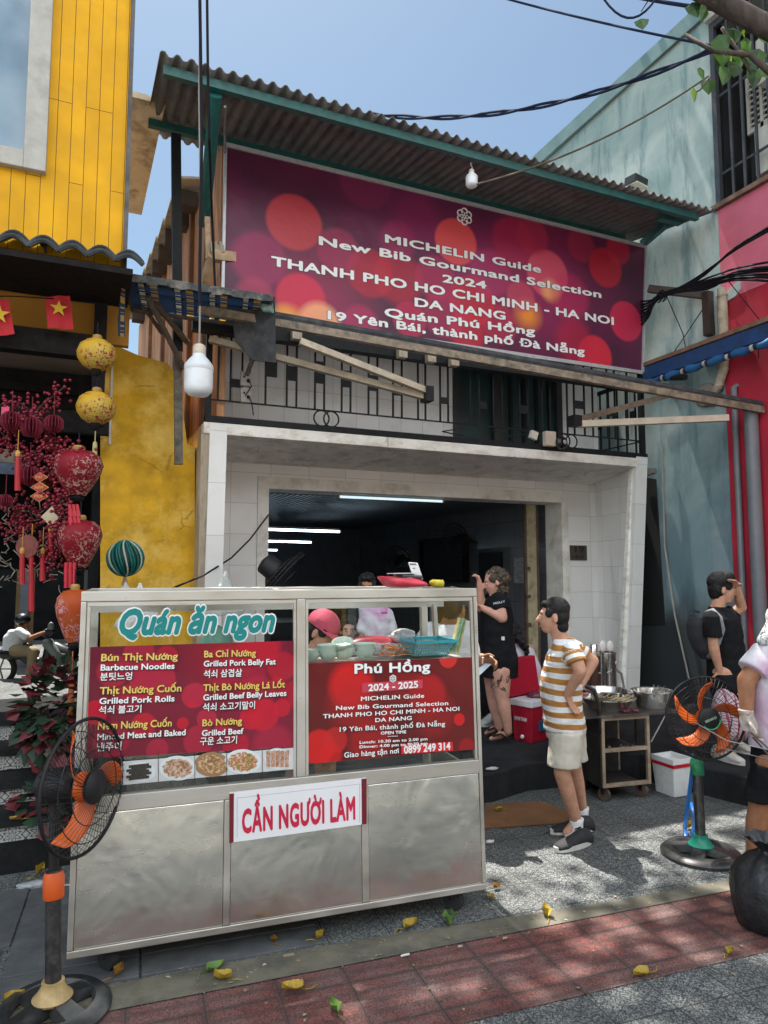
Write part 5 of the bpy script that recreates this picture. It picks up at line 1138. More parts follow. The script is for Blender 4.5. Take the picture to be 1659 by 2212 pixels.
# on the cart roof
RP=M('red_plastic_bag_film',(0.58,0.045,0.075),0.35,var=.2,scale=8,bump=.8,bscale=14)
def pillow(name,pts_pix,dep,seed,mat,label,cat,zb=None):
    # a flat crumpled bag: outline swept front-to-back with bulge
    m=MB();base=[CP(u,v)for u,v in pts_pix];cen=sum(base,Vector())/len(base);rings=[]
    for j in range(7):
        t_=j/6;k=math.sin(math.pi*(.08+.84*t_))**.5
        rings.append([m.bm.verts.new(Vector(((cen.x+(p.x-cen.x)*(.35+.65*k)),p.y,cen.z+(p.z-cen.z)*(.35+.65*k)-(.0 if p.z>cen.z else 0)))+E2*(.10+dep*t_)+Vector((0,0,.006*noise.noise(p*20+Vector((seed,j,0))))))for p in base])
    N=len(base)
    for a,b in zip(rings,rings[1:]):
        for k in range(N):m.bm.faces.new((a[k],a[(k+1)%N],b[(k+1)%N],b[k]))
    m.bm.faces.new(rings[0][::-1]);m.bm.faces.new(rings[-1]);
    zmin=min(v.co.z for v in m.bm.verts)
    for v in m.bm.verts:v.co.z+=(CZ1+.001)-zmin
    return tag(m.build(name,mat,smooth=True),label,cat)
pillow('red_bag',[(847,1252),(860,1250),(880,1251),(900,1254),(915,1252),(932,1256),(945,1263),(956,1269),(945,1274),(915,1275),(880,1275),(862,1271),(853,1262)],.22,1,RP,'flat red plastic bag lying on top of the cart','plastic bag')
def onroof(u,v,d=.2):p=CP(u,v)+E2*d;return p
m=MB();a=onroof(900,1262);m.obox(a+Vector((0,0,.028)),E1*.12+Vector((0,0,-.006)),E2*.16,Vector((0,0,.022)));tag(m.build('black_pouch',M('black_pouch_vinyl',(0.03,0.034,0.04),.35,bump=.8,bscale=20),bevel=.008),'black glossy pouch on top of the red bag','pouch')
m=MB();a=onroof(880,1256,.22);m.obox(a+Vector((0,0,.038)),E1*.14+Vector((0,0,.002)),E2*.1,Vector((0,0,.004)));tag(m.build('envelope',M('pale_grey_paper',(0.5,0.51,0.54),.6)),'pale grey envelope lying over the black pouch','envelope')
ph=thing('card_reader','white handheld phone standing tilted on the bags over the cart','phone',onroof(935,1245,.25))
a=onroof(934,1252,.25);ax=(onroof(921,1213,.25)-a);m=MB();m.obox(a,E1*.055+Vector((0,0,-.004)),E2*.02,ax);m.build('casing',M('white_phone_plastic',(0.66,0.68,0.70),.35,var=.03),ph,bevel=.006)
m=MB();b=a+ax*.86-E2*.002;m.obox(b,E1*.04,E2*-.002,ax*.07);m.build('camera_bar',M('black_plastic',(0.02,0.02,0.022),.3),ph)
m=MB();b=a+ax*.62+E1*.01-E2*.002;m.obox(b,E1*.014,E2*-.002,ax*.04);m.build('logo_mark',M('black_plastic2',(0.03,0.03,0.03),.3),ph)
pillow('yellow_bag',[(957,1259),(962,1257),(968,1259),(978,1258),(981,1264),(979,1275),(962,1275),(956,1268)],.10,5,M('yellow_plastic_film',(0.48,0.40,0.03),.4,var=.3,scale=30),'small crumpled yellow bag beside the red bag on the cart','plastic bag')
# white bags hanging behind the left glass, from the rear rail
def hangbag(c,w,h,seed,mat,label):
    m=MB();rings=[];NN_=14
    prof=[(0.05,1.0),(.16,.85),(.38,.62),(.62,.42),(.92,.22),(1.0,.1),(.75,.0)]
    for(r_,z_)in prof:
        rings.append([m.bm.verts.new(Vector(c)+Vector((w*r_*math.cos(2*math.pi*k/NN_)*(1+.18*noise.noise(Vector((k*.9,z_*3,seed)))),w*.5*r_*math.sin(2*math.pi*k/NN_),h*z_)))for k in range(NN_)])
    for a,b in zip(rings,rings[1:]):
        for k in range(NN_):m.bm.faces.new((a[k],a[(k+1)%NN_],b[(k+1)%NN_],b[k]))
    m.bm.faces.new(rings[0][::-1]);m.bm.faces.new(rings[-1]);return tag(m.build('hanging_bag',mat,smooth=True),label,'plastic bag','white bags hung behind the cart')
WB=thinbag('white_bag_film',(0.62,0.62,0.62),.82,.4);WBC=thinbag('clear_bag_film',(0.55,0.62,0.60),.4,.2)
c=Pd(300,1362,4.25);hangbag(c,.15,.29,3,WB,'white plastic bag bulging behind the cart glass below the twine ball')
c=Pd(485,1330,4.2);hangbag(c,.13,.27,8,WBC,'clear plastic bag hung against the white pillar behind the cart')
m=MB();c=Pd(468,1400,4.25);m.lathe([(.105,0),(.095,.06),(.06,.11),(.02,.135),(.004,.14)],18,c);tag(m.build('green_bag',thinbag('green_bag_film',(0.10,0.30,0.22),.7,.4),smooth=True),'green plastic bag full of herbs behind the word ngon','plastic bag')

# ================================================================== PEOPLE
def remesh(mb,voxel,it=4):
    me=bpy.data.meshes.new('tmp');bmesh.ops.recalc_face_normals(mb.bm,faces=mb.bm.faces);mb.bm.to_mesh(me);mb.bm.free()
    ob=bpy.data.objects.new('tmp',me);COL.objects.link(ob)
    r=ob.modifiers.new('r','REMESH');r.mode='VOXEL';r.voxel_size=voxel
    s=ob.modifiers.new('s','SMOOTH');s.iterations=it;s.factor=.5
    bpy.context.view_layer.update();out=bpy.data.meshes.new_from_object(ob.evaluated_get(bpy.context.evaluated_depsgraph_get()))
    bpy.data.objects.remove(ob);bpy.data.meshes.remove(me);return out
def fleshed(name,mb,mat,parent,o0,voxel=.01,it=4,rough=0.0,seed=0):
    me=remesh(mb,voxel,it)
    if any(w in name for w in('shirt','short','top','trouser')): # folds of the cloth
        ns=[v.normal.copy()for v in me.vertices]
        for v,n_ in zip(me.vertices,ns):q=v.co.copy();v.co=q+n_*(.007*noise.noise(Vector((q.x*7+q.z*6,q.y*7-q.z*4,q.z*9)))+.003*noise.noise(q*24))
    if rough:
        ns=[v.normal.copy()for v in me.vertices]
        for v,n_ in zip(me.vertices,ns):v.co=v.co+n_*rough*noise.noise(v.co*45+Vector((seed,0,0)))
    for v in me.vertices:v.co-=o0
    ob=link(name,me,mat,parent,o0,True);return ob
def frame(f,up=(0,0,1)):
    f=Vector(f).normalized();up=Vector(up);r=f.cross(up).normalized();u=r.cross(f).normalized()
    return r,f,u
def rotm(r,f,u):return Matrix((r,f,u)).transposed()
def head_prims(mb,c,f,up=(0,0,1),s=1.0,neck=None,nr=.052):
    r,f,u=frame(f,up);q=rotm(r,f,u);c=Vector(c);E=lambda a,b,d,R_:mb.ball(c+(r*a+f*b+u*d)*s,tuple(x*s for x in R_),14,10,q)
    E(0,-.012,.035,(.074,.094,.084));E(0,.03,-.025,(.061,.066,.082));E(0,.045,-.088,(.040,.040,.030));E(0,.07,.028,(.05,.022,.014))
    E(.032,.055,-.03,(.022,.025,.022));E(-.032,.055,-.03,(.022,.025,.022));E(0,.083,-.066,(.022,.014,.013))
    mb.cap(c+(f*.088+u*.012)*s,.010*s,c+(f*.112-u*.03)*s,.0155*s,10)
    for k in(-1,1):E(.076*k,-.012,-.018,(.011,.019,.031))
    if neck is not None:mb.cap(c+(-f*.015-u*.05)*s,nr*s,Vector(neck),nr*1.12*s)
def hair_prims(mb,c,f,up=(0,0,1),s=1.0,fringe=True,low=.0):
    r,f,u=frame(f,up);q=rotm(r,f,u);c=Vector(c);E=lambda a,b,d,R_:mb.ball(c+(r*a+f*b+u*d)*s,tuple(x*s for x in R_),14,10,q)
    E(0,-.022,.052,(.083,.097,.085));E(0,-.045,.0,(.079,.068,.088));E(0,-.055,-.045-low,(.062,.05,.05))
    for k in(-1,1):E(.066*k,.03,.02,(.016,.03,.035))
    if fringe:E(0,.055,.082,(.060,.036,.028))
def face_bits(body,c,f,up=(0,0,1),s=1.0,brow=True):
    r,f,u=frame(f,up);q=rotm(r,f,u);c=Vector(c)
    for k in(-1,1):
        m=MB();m.ball(c+(r*.031*k+f*.083+u*.001)*s,tuple(x*s for x in(.014,.008,.007)),10,6,q);m.build('eye',EYEW,body,smooth=True)
        m=MB();m.ball(c+(r*.031*k+f*.0885+u*.001)*s,tuple(x*s for x in(.0065,.005,.0065)),8,6,q);m.build('pupil',HAIRB,body,smooth=True)
        if brow:m=MB();m.ball(c+(r*.033*k+f*.088+u*.022)*s,tuple(x*s for x in(.02,.007,.0045)),10,6,q);m.build('eyebrow',HAIRB,body,smooth=True)
    m=MB();m.ball(c+(f*.094-u*.067)*s,tuple(x*s for x in(.021,.006,.006)),10,6,q);m.build('lips',LIPS,body,smooth=True)
def hand_prims(mb,w,d,nrm,s=1.0,curl=.5,thumb=1,spread=.0):
    w,d,nrm=Vector(w),Vector(d).normalized(),Vector(nrm);a=d.cross(nrm).normalized();nrm=a.cross(d).normalized()
    mb.ball(w+d*.045*s,(.036*s,.052*s,.017*s),12,8,rotm(a,d,nrm));mb.cap(w,.026*s,w+d*.03*s,.026*s)
    for i,(off,ln)in enumerate(((-.028,.066),(-.009,.078),(.010,.074),(.028,.058))):
        b=w+d*.085*s+a*off*s;dd=(d+a*(off*6*spread)).normalized();k1,k2=b+(dd*math.cos(curl)+nrm*math.sin(curl))*ln*.5*s,None
        k2=k1+(dd*math.cos(curl*2.1)+nrm*math.sin(curl*2.1))*ln*.5*s
        mb.cap(b-dd*.02*s,.0095*s,k1,.0088*s,8);mb.cap(k1,.0088*s,k2,.0072*s,8)
    t0=w+d*.022*s-a*.030*s*thumb;t1=t0+(d*.6-a*.75*thumb+nrm*.25).normalized()*.042*s;t2=t1+(d*.9-a*.3*thumb+nrm*.35).normalized()*.034*s
    mb.cap(t0,.013*s,t1,.011*s,8);mb.cap(t1,.0105*s,t2,.0085*s,8)
def shoe(parent,heel,toe,h,w,mats,name='shoe'):
    heel,toe=Vector(heel),Vector(toe);d=(toe-heel);L=d.length;d.normalize();r=d.cross(Vector((0,0,1))).normalized()
    m=MB();m.loft([(heel-d*.005+Vector((0,0,.03)),w*.30,h*.35,r,(0,0,1)),(heel+d*L*.08+Vector((0,0,h*.52)),w*.40,h*.50,r,(0,0,1)),(heel+d*L*.28+Vector((0,0,h*.54)),w*.44,h*.52,r,(0,0,1)),(heel+d*L*.5+Vector((0,0,h*.42)),w*.46,h*.38,r,(0,0,1)),(heel+d*L*.78+Vector((0,0,h*.31)),w*.50,h*.27,r,(0,0,1)),(heel+d*L*.97+Vector((0,0,h*.26)),w*.34,h*.18,r,(0,0,1))],16)
    me=remesh(m,.008,4);o0=ORG[parent.name]
    for v in me.vertices:v.co-=o0
    s=link(name,me,mats[0],parent,o0,True)
    m=MB();N=20;pts=[]
    for k in range(N):
        a=2*math.pi*k/N;x=.5+.5*math.cos(a);ww=(.42+.12*x)*w*(1 if abs(math.cos(a))<.9 else.95)
        pts.append(heel+d*(L*(x*1.04-.02))+r*(math.sin(a)*ww*.98)+Vector((0,0,.001)))
    m.prism(pts,(0,0,h*.31));m.build('sole',mats[1],s,smooth=40);return s
SKIN=M('light_tan_skin',(0.50,0.27,0.18),0.6,var=.16,scale=22,bump=.15,bscale=160,spec=.3);SKIND=M('tanned_skin',(0.30,0.135,0.07),0.55,var=.2,scale=18,spec=.35);SKINP=M('fair_pink_skin',(0.52,0.28,0.21),0.6,var=.15,scale=18,spec=.3)
HAIRB=M('black_hair',(0.009,0.0085,0.009),0.6,var=.5,scale=60,bump=.5,bscale=160,spec=.3,stretch=(1,1,.3));HAIRBR=M('brown_messy_hair',(0.05,0.034,0.02),0.55,var=.6,scale=50,bump=1.0,bscale=90)
EYEW=M('eye_white',(0.6,0.57,0.53),.3,var=.02);LIPS=M('lip_skin',(0.36,0.13,0.10),.5,var=.05)
BLKC=M('black_cotton',(0.010,0.011,0.013),0.9,var=.35,scale=9,bump=.6,bscale=14,spec=.15);WHTR=M('white_rubber',(0.55,0.55,0.52),.6,var=.1,dirt=(.3,.27,.22),dscale=14,damt=.5)
def person(label,loc,mat,prims,voxel=.009,it=4):
    m=MB();prims(m);o=fleshed('person',m,mat,None,Vector(loc),voxel,it);return tag(o,label,'person','people at the food stall')
FWD=Vector((math.sin(YAW),math.cos(YAW),0));RGT=Vector((math.cos(YAW),-math.sin(YAW),0));UPV=Vector((0,0,1))

# ---- man in the striped shirt
D0=4.55
def J(u,v,dd=0.0):return Pd(u,v,D0+dd)
fc=(-RGT*.86+FWD*.50) # body faces the shop opening
hc=J(1196,1331);nk=J(1211,1384)
S1,E_1,W1=J(1236,1404,-.17),J(1254,1450,-.24),J(1226,1500,-.15)
S2,E_2,W2=J(1243,1402,.17),J(1281,1428,.16),J(1250,1487,.08)
Hp1,Kn1,An1=J(1222,1580,-.07),J(1214,1668,-.10),J(1246,1776,-.02)
Hp2,Kn2,An2=J(1228,1580,.08),J(1240,1662,.12),J(1258,1752,.20)
base=Vector((J(1240,1838).x,J(1240,1838).y,0))
def pr(m):
    head_prims(m,hc,-RGT*.93+FWD*.25,Vector((0,0,1))-RGT*.02,.94,nk)
    m.loft([(J(1220,1555),.13,.085,-fc.cross(UPV)),(J(1214,1480),.13,.095,-fc.cross(UPV)),(J(1221,1420),.145,.09,-fc.cross(UPV)),(J(1224,1390),.11,.065,-fc.cross(UPV))],18)
    for(a,b,c)in((S1,E_1,W1),(S2,E_2,W2)):m.cap(a,.052,b,.040);m.cap(b,.040,c,.027)
    for(a,b,c)in((Hp1,Kn1,An1),(Hp2,Kn2,An2)):
        m.cap(a,.068,b,.055);m.cap(b,.054,b.lerp(c,.33),.052);m.cap(b.lerp(c,.33),.052,c,.034);m.cap(c,.036,c+Vector((0,0,-.07))-RGT*.06,.036)
    hand_prims(m,W1,(J(1240,1540,-.13)-W1),-fc,.95,.35,1,.5);hand_prims(m,W2,J(1256,1520,.05)-W2,fc*.2-RGT,.9,.4,-1)
man=person('person in orange and white striped shirt and cream shorts, hands on hips',base,SKIN,pr,.0085,3)
m=MB();hair_prims(m,hc+Vector((0,0,.004)),-RGT*.93+FWD*.25,s=.91,low=.03);fleshed('hair',m,HAIRB,man,base,.006,3,.003,1)
face_bits(man,hc,-RGT*.93+FWD*.25,s=.98)
def stripemat():
    m,t,n,l,b=_nt('orange_white_stripes');at=nd(t,'ShaderNodeAttribute');at.attribute_name='stripe'
    f=mth(t,l,'FRACT',mth(t,l,'MULTIPLY',at.outputs['Fac'],1.0));r=ramp(t,[(0,(0.68,0.70,0.72)),(.5,(0.38,0.17,0.04))]);r.color_ramp.interpolation='CONSTANT'
    l.new(f,r.inputs[0]);l.new(r.outputs[0],b.inputs['Base Color']);b.inputs['Roughness'].default_value=.85
    tc=nd(t,'ShaderNodeTexCoord');mp=nd(t,'ShaderNodeMapping');mp.inputs['Rotation'].default_value=(.5,.6,.2);mp.inputs['Scale'].default_value=(1,1,2);l.new(tc.outputs['Object'],mp.inputs[0])
    nz=nd(t,'ShaderNodeTexNoise',ins={'Scale':7.0,'Detail':4,'Distortion':.8});l.new(mp.outputs[0],nz.inputs['Vector'])
    bp=nd(t,'ShaderNodeBump',ins={'Strength':.55,'Distance':.03});l.new(nz.outputs[0],bp.inputs['Height']);l.new(bp.outputs[0],b.inputs['Normal']);return m
m=MB();side=fc.cross(UPV).normalized()
m.loft([(J(1221,1573),.168,.132,side),(J(1219,1556),.166,.128,side),(J(1214,1520),.158,.128,side),(J(1211,1480),.156,.134,side),(J(1216,1440),.166,.124,side),(J(1222,1412),.172,.112,side),(J(1224,1393),.148,.085,side),(J(1217,1379),.075,.065,side)],24)
sl1,sl2=S1.lerp(E_1,.62),S2.lerp(E_2,.62)
m.cap(S1+Vector((0,0,.0)),.056,S1.lerp(E_1,.25),.060);d1=(E_1-S1).normalized();x_=d1.cross(UPV).normalized()
m.loft([(S1+d1*.0,.058,.058,x_,d1.cross(x_)),(sl1,.068,.066,x_,d1.cross(x_))],18)
m.cap(S2,.062,S2.lerp(E_2,.25),.064);d2=(E_2-S2).normalized();x_=d2.cross(UPV).normalized()
m.loft([(S2,.062,.062,x_,d2.cross(x_)),(sl2,.068,.066,x_,d2.cross(x_))],18)
sh_=fleshed('striped_shirt',m,stripemat(),man,base,.008,3)
at=sh_.data.attributes.new('stripe','FLOAT','POINT')
def seg_t(p,a,b):
    d=b-a;t_=max(-.5,min(1.5,(p-a).dot(d)/d.length_squared));return t_,(p-(a+d*max(0,min(1,t_)))).length
vals=[]
for v in sh_.data.vertices:
    p=v.co+base;t1,r1=seg_t(p,S1,E_1);t2,r2=seg_t(p,S2,E_2)
    if r1<.082 and t1>.12:vals.append(.25+t1*(E_1-S1).length/.052)
    elif r2<.078 and t2>.12:vals.append(.25+t2*(E_2-S2).length/.052)
    else:vals.append((p.z+.012*noise.noise(p*6)+.06*(p-nk).dot(RGT))/.070+.12)
at.data.foreach_set('value',vals)
SHC=M('cream_twill',(0.52,0.49,0.42),0.85,var=.08,scale=10,bump=.7,bscale=9)
m=MB();m.loft([(J(1222,1556),.148,.108,side),(J(1223,1570),.160,.125,side),(J(1222,1590),.160,.125,side)],20)
for(a,b,tp,bt,w)in((Hp1,Kn1,.100,1.0,J(1218,1655,-.095)),(Hp2,Kn2,.098,1.0,J(1236,1640,.115))):
    m.loft([(a+Vector((0,0,-.0)),.098,.110,side),(a.lerp(w,.5),.098,.108,side),(w,.096,.104,side)],18)
fleshed('cream_shorts',m,SHC,man,base,.008,2)
SOCK=M('white_sock_knit',(0.66,0.67,0.68),.9,var=.06,bump=.4,bscale=90)
for(An,up_,nm)in((An1,.0,0),(An2,.0,0)):
    m=MB();a=An+Vector((0,0,.03));b=An+Vector((0,0,-.075))-RGT*.01;m.tube([a,a.lerp(b,.3),a.lerp(b,.7),b,b+Vector((0,0,-.03))-RGT*.06],[.046,.043,.047,.054,.046],14);sk=m.build('sock',SOCK,man,smooth=True)
    m=MB();q=An+Vector((0,0,-.02))-FWD*.047-RGT*.005;m.bar(q-RGT*.022+Vector((0,0,-.008)),q+RGT*.02+Vector((0,.0,.006)),.006,.006);m.bar(q,q+RGT*.018+Vector((0,0,-.012)),.005,.005);m.build('sock_mark',BLKC,sk)
BSH=M('black_knit_shoe',(0.020,0.020,0.022),.8,var=.3,scale=60,bump=.4,bscale=120)
def flat(p):return Vector((p.x,p.y,.002))
shoe(man,flat(Pz(1276,1822)),flat(Pz(1199,1842)),.098,.10,(BSH,WHTR));shoe(man,flat(Pz(1281,1795)),flat(Pz(1190,1802)),.098,.10,(BSH,WHTR))

# ---- young man in black with a backpack, shading his eyes
D0=5.75;PZf=PLZ
fc2=(RGT*.80-FWD*.35)
hc=J(1560,1272);nk=J(1548,1320)
S1,E_1,W1=J(1538,1338,-.14),J(1542,1400,-.16),J(1554,1448,-.14)
S2,E_2,W2=J(1575,1332,.10),J(1602,1312,.06),J(1590,1264,-.04)
g0=J(1575,1648);base=Vector((g0.x,g0.y,PLZ))
def pr(m):
    head_prims(m,hc,RGT*.97-FWD*.12-UPV*.12,(0,0,1),1.0,nk)
    sd=fc2.cross(UPV).normalized();m.loft([(J(1566,1440),.14,.11,sd),(J(1564,1390),.15,.12,sd),(J(1558,1340),.17,.12,sd),(J(1553,1316),.10,.07,sd)],16)
    for(a,b,c)in((S1,E_1,W1),(S2,E_2,W2)):m.cap(a,.052,b,.042);m.cap(b,.042,c,.028)
    hand_prims(m,W1,J(1562,1482,-.14)-W1,FWD,1.0,.7,1);hand_prims(m,W2,J(1580,1248,-.12)-W2,(-FWD-RGT),.95,.3,-1)
    for(a,b,c)in((J(1562,1455,-.09),J(1572,1545,-.1),J(1572,1622,-.08)),(J(1572,1455,.09),J(1590,1545,.1),J(1592,1608,.12))):m.cap(a,.085,b,.06);m.cap(b,.058,b.lerp(c,.3),.058);m.cap(b.lerp(c,.3),.058,c,.04);m.cap(c,.04,c+Vector((0,0,-.06))+RGT*.05,.04)
yo=person('person in black t-shirt with grey backpack shading eyes by the teal wall',base,SKIN,pr,.009,3)
m=MB();hair_prims(m,hc+Vector((0,0,.005)),RGT*.97-FWD*.12,s=1.03);r_,f_,u_=frame(RGT);m.ball(hc+UPV*.10+RGT*.03,(.07,.08,.045),12,8);fleshed('hair',m,HAIRB,yo,base,.008,3,.004,3)
face_bits(yo,hc,RGT*.97-FWD*.12-UPV*.12)
m=MB();sd=fc2.cross(UPV).normalized()
m.loft([(J(1568,1470),.165,.145,sd),(J(1568,1420),.165,.15,sd),(J(1563,1370),.175,.15,sd),(J(1558,1335),.185,.135,sd),(J(1553,1316),.11,.085,sd),(J(1550,1311),.07,.07,sd)],22)
for(a,b,k)in((S1,E_1,.60),(S2,E_2,.45)):
    d=(b-a).normalized();x_=d.cross(FWD).normalized();m.loft([(a-d*.03,.07,.07,x_,d.cross(x_)),(a.lerp(b,k),.078,.075,x_,d.cross(x_))],16);m.cap(a,.07,a.lerp(b,.2),.07)
fleshed('black_shirt',m,BLKC,yo,base,.009,3)
m=MB();m.loft([(J(1566,1440),.15,.13,sd),(J(1566,1480),.16,.135,sd)],18)
for(a,b)in((J(1562,1455,-.09),J(1571,1560,-.1)),(J(1572,1455,.09),J(1590,1560,.1))):m.loft([(a,.10,.115,sd),(b,.10,.10,sd)],16)
fleshed('black_shorts',m,BLKC,yo,base,.010,2)
WSH=M('white_canvas_shoe',(0.52,0.50,0.45),.8,var=.15,scale=20,dirt=(.2,.18,.15),dscale=16,damt=.6)
def flatp(u,v):p=Pz(u,v,PLZ);return Vector((p.x,p.y,PLZ+.002))
shoe(yo,flatp(1541,1636),flatp(1608,1655),.11,.10,(WSH,WHTR));shoe(yo,flatp(1580,1622),flatp(1628,1631),.11,.10,(WSH,WHTR))
BPK=M('grey_backpack_cloth',(0.032,0.033,0.038),.9,var=.3,scale=12,bump=.5,bscale=30)
m=MB();m.loft([(J(1504,1334,.02),.04,.08,RGT,FWD),(J(1506,1346,.02),.07,.13,RGT,FWD),(J(1511,1376,.02),.085,.14,RGT,FWD),(J(1520,1404,.02),.075,.13,RGT,FWD),(J(1528,1424,.02),.04,.09,RGT,FWD)],18)
bpk=fleshed('backpack',m,BPK,None,base,.012,4);tag(bpk,'grey backpack worn by the person in black by the teal wall','backpack')
m=MB();m.tube([J(1530,1420,-.12),J(1552,1390,-.18),J(1562,1360,-.19),J(1556,1334,-.18),J(1540,1318,-.11),J(1522,1324,-.05)],.018,8);m.build('shoulder_strap',M('pale_grey_strap',(0.17,0.17,0.18),.8),bpk,smooth=True)
m=MB();m.tube([J(1492,1330,-.02),J(1497,1318,.0),J(1510,1322,.03)],.01,6);m.build('grab_loop',BPK,bpk)
# white and red striped carrier bag in his hand
m=MB();top=J(1560,1478,-.16);rings=[]
for(dz,rx,ry)in((0,.02,.02),(-.05,.07,.03),(-.12,.11,.05),(-.24,.135,.07),(-.36,.14,.08),(-.43,.11,.07)):
    rings.append([m.bm.verts.new(top+RGT*(rx*math.cos(2*math.pi*k/16)*(1+.12*math.sin(k*3))+.03-dz*.05)+FWD*ry*math.sin(2*math.pi*k/16)+UPV*dz)for k in range(16)])
for a,b in zip(rings,rings[1:]):
    for k in range(16):m.bm.faces.new((a[k],a[(k+1)%16],b[(k+1)%16],b[k]))
m.bm.faces.new(rings[0][::-1]);m.bm.faces.new(rings[-1])
def bagstripe():
    m_,t,n,l,b=_nt('white_red_bag');tc=nd(t,'ShaderNodeTexCoord');nz=nd(t,'ShaderNodeTexNoise',ins={'Scale':4,'Detail':3});l.new(tc.outputs['Object'],nz.inputs['Vector']);sx=nd(t,'ShaderNodeSeparateXYZ');l.new(tc.outputs['Object'],sx.inputs[0])
    f=mth(t,l,'FRACT',mth(t,l,'ADD',mth(t,l,'MULTIPLY',sx.outputs[0],14),mth(t,l,'MULTIPLY',nz.outputs[0],1.2)));r=ramp(t,[(0,(.50,.38,.42)),(.6,(.34,.05,.09)),(.8,(.48,.36,.40))]);r.color_ramp.interpolation='CONSTANT';l.new(f,r.inputs[0]);l.new(r.outputs[0],b.inputs['Base Color']);b.inputs['Roughness'].default_value=.4
    bp=nd(t,'ShaderNodeBump',ins={'Strength':.6,'Distance':.03});l.new(nz.outputs[0],bp.inputs['Height']);l.new(bp.outputs[0],b.inputs['Normal']);return m_
tag(m.build('carrier_bag',bagstripe(),smooth=True),'white and red striped carrier bag hanging from the hand of the backpack wearer','plastic bag')

# ---- vendor at the right edge: tie-dye shirt, gloves, tongs
D0=4.2
def tiedye(nm='tie_dye_pink'):
    m,t,n,l,b=_nt(nm);tc=nd(t,'ShaderNodeTexCoord');nz=nd(t,'ShaderNodeTexNoise',ins={'Scale':4.0,'Detail':4,'Distortion':.6});l.new(tc.outputs['Object'],nz.inputs['Vector'])
    r=ramp(t,[(.46,(0.62,0.61,0.66)),(.58,(0.56,0.40,0.54)),(.70,(0.48,0.16,0.38))]);l.new(nz.outputs[0],r.inputs[0]);l.new(r.outputs[0],b.inputs['Base Color']);b.inputs['Roughness'].default_value=.85
    n2=nd(t,'ShaderNodeTexNoise',ins={'Scale':9.0,'Detail':4});l.new(tc.outputs['Object'],n2.inputs['Vector']);bp=nd(t,'ShaderNodeBump',ins={'Strength':.6,'Distance':.02});l.new(n2.outputs[0],bp.inputs['Height']);l.new(bp.outputs[0],b.inputs['Normal']);return m
TDY=tiedye()
hc=J(1688,1352);nk=J(1690,1400);g0=Pz(1640,1874);base=Vector((g0.x,g0.y,0))
S1,E_1,W1=J(1650,1420,-.02),J(1612,1470,-.06),J(1613,1545,-.10)
S2,E_2,W2=J(1740,1430,.05),J(1775,1500,.0),J(1740,1545,-.15)
def pr(m):
    head_prims(m,hc,-RGT*.8-FWD*.5,s=1.0,neck=nk)
    m.loft([(J(1690,1650),.16,.12,RGT),(J(1690,1540),.165,.125,RGT),(J(1690,1440),.18,.12,RGT),(J(1690,1408),.12,.08,RGT)],16)
    for(a,b,c)in((S1,E_1,W1),(S2,E_2,W2)):m.cap(a,.06,b,.052);m.cap(b,.052,c,.036)
    hand_prims(m,W1,J(1628,1612,-.12)-W1,RGT-FWD*.4,.98,.5,-1)
    for(a,b,c)in((J(1668,1650,-.05),J(1640,1745,-.02),J(1626,1858,.0)),(J(1715,1650,.05),J(1720,1750,.05),J(1720,1860,.05))):m.cap(a,.095,b,.064);m.cap(b,.063,b.lerp(c,.3),.066);m.cap(b.lerp(c,.3),.066,c,.04);m.cap(c,.042,c+Vector((0,0,-.04)),.042)
vd=person('person in pink tie-dye shirt and clear plastic gloves holding grill tongs',base,SKIND,pr,.009,3)
m=MB();sd=RGT
m.loft([(J(1690,1612),.195,.155,sd),(J(1690,1540),.19,.155,sd),(J(1690,1450),.20,.15,sd),(J(1690,1420),.185,.12,sd),(J(1690,1400),.09,.085,sd)],22)
d=(E_1-S1).normalized();x_=d.cross(FWD).normalized();m.loft([(S1-d*.04,.09,.085,x_,d.cross(x_)),(S1+d*.12,.098,.09,x_,d.cross(x_))],16);m.cap(S1,.085,S1+d*.04,.085)
d=(E_2-S2).normalized();x_=d.cross(FWD).normalized();m.loft([(S2-d*.04,.08,.08,x_,d.cross(x_)),(S2.lerp(E_2,.6),.09,.085,x_,d.cross(x_))],16)
fleshed('tie_dye_shirt',m,TDY,vd,base,.010,3)
m=MB();m.loft([(J(1690,1590),.18,.14,sd),(J(1690,1650),.185,.145,sd)],18)
for(a,b)in((J(1668,1650,-.05),J(1642,1728,-.02)),(J(1715,1650,.05),J(1720,1735,.05))):m.loft([(a,.11,.12,sd),(b,.098,.10,sd)],16)
fleshed('black_shorts',m,BLKC,vd,base,.010,2)
m=MB();r_,f_,u_=frame(-RGT*.8-FWD*.5);m.ball(hc+UPV*.05-f_*.01,(.088,.10,.09),14,10,rotm(r_,f_,u_));m.ball(hc-f_*.06-UPV*.03,(.07,.06,.07),12,8)
m.cap(hc-RGT*.03+UPV*.02-f_*.02,.06,J(1648,1384,-.05),.035)
def scarf():
    m_,t,n,l,b=_nt('white_scarf_black_print');tc=nd(t,'ShaderNodeTexCoord');nz=nd(t,'ShaderNodeTexNoise',ins={'Scale':14,'Detail':1,'Distortion':2.5});l.new(tc.outputs['Object'],nz.inputs['Vector']);r=ramp(t,[(.44,(.55,.57,.58)),(.47,(.02,.02,.02)),(.52,(.02,.02,.02)),(.55,(.55,.57,.58))]);l.new(nz.outputs[0],r.inputs[0]);l.new(r.outputs[0],b.inputs['Base Color']);b.inputs['Roughness'].default_value=.8;return m_
fleshed('head_scarf',m,scarf(),vd,base,.009,2)
GLV=thinbag('clear_vinyl_glove',(0.70,0.66,0.60),.55,.3)
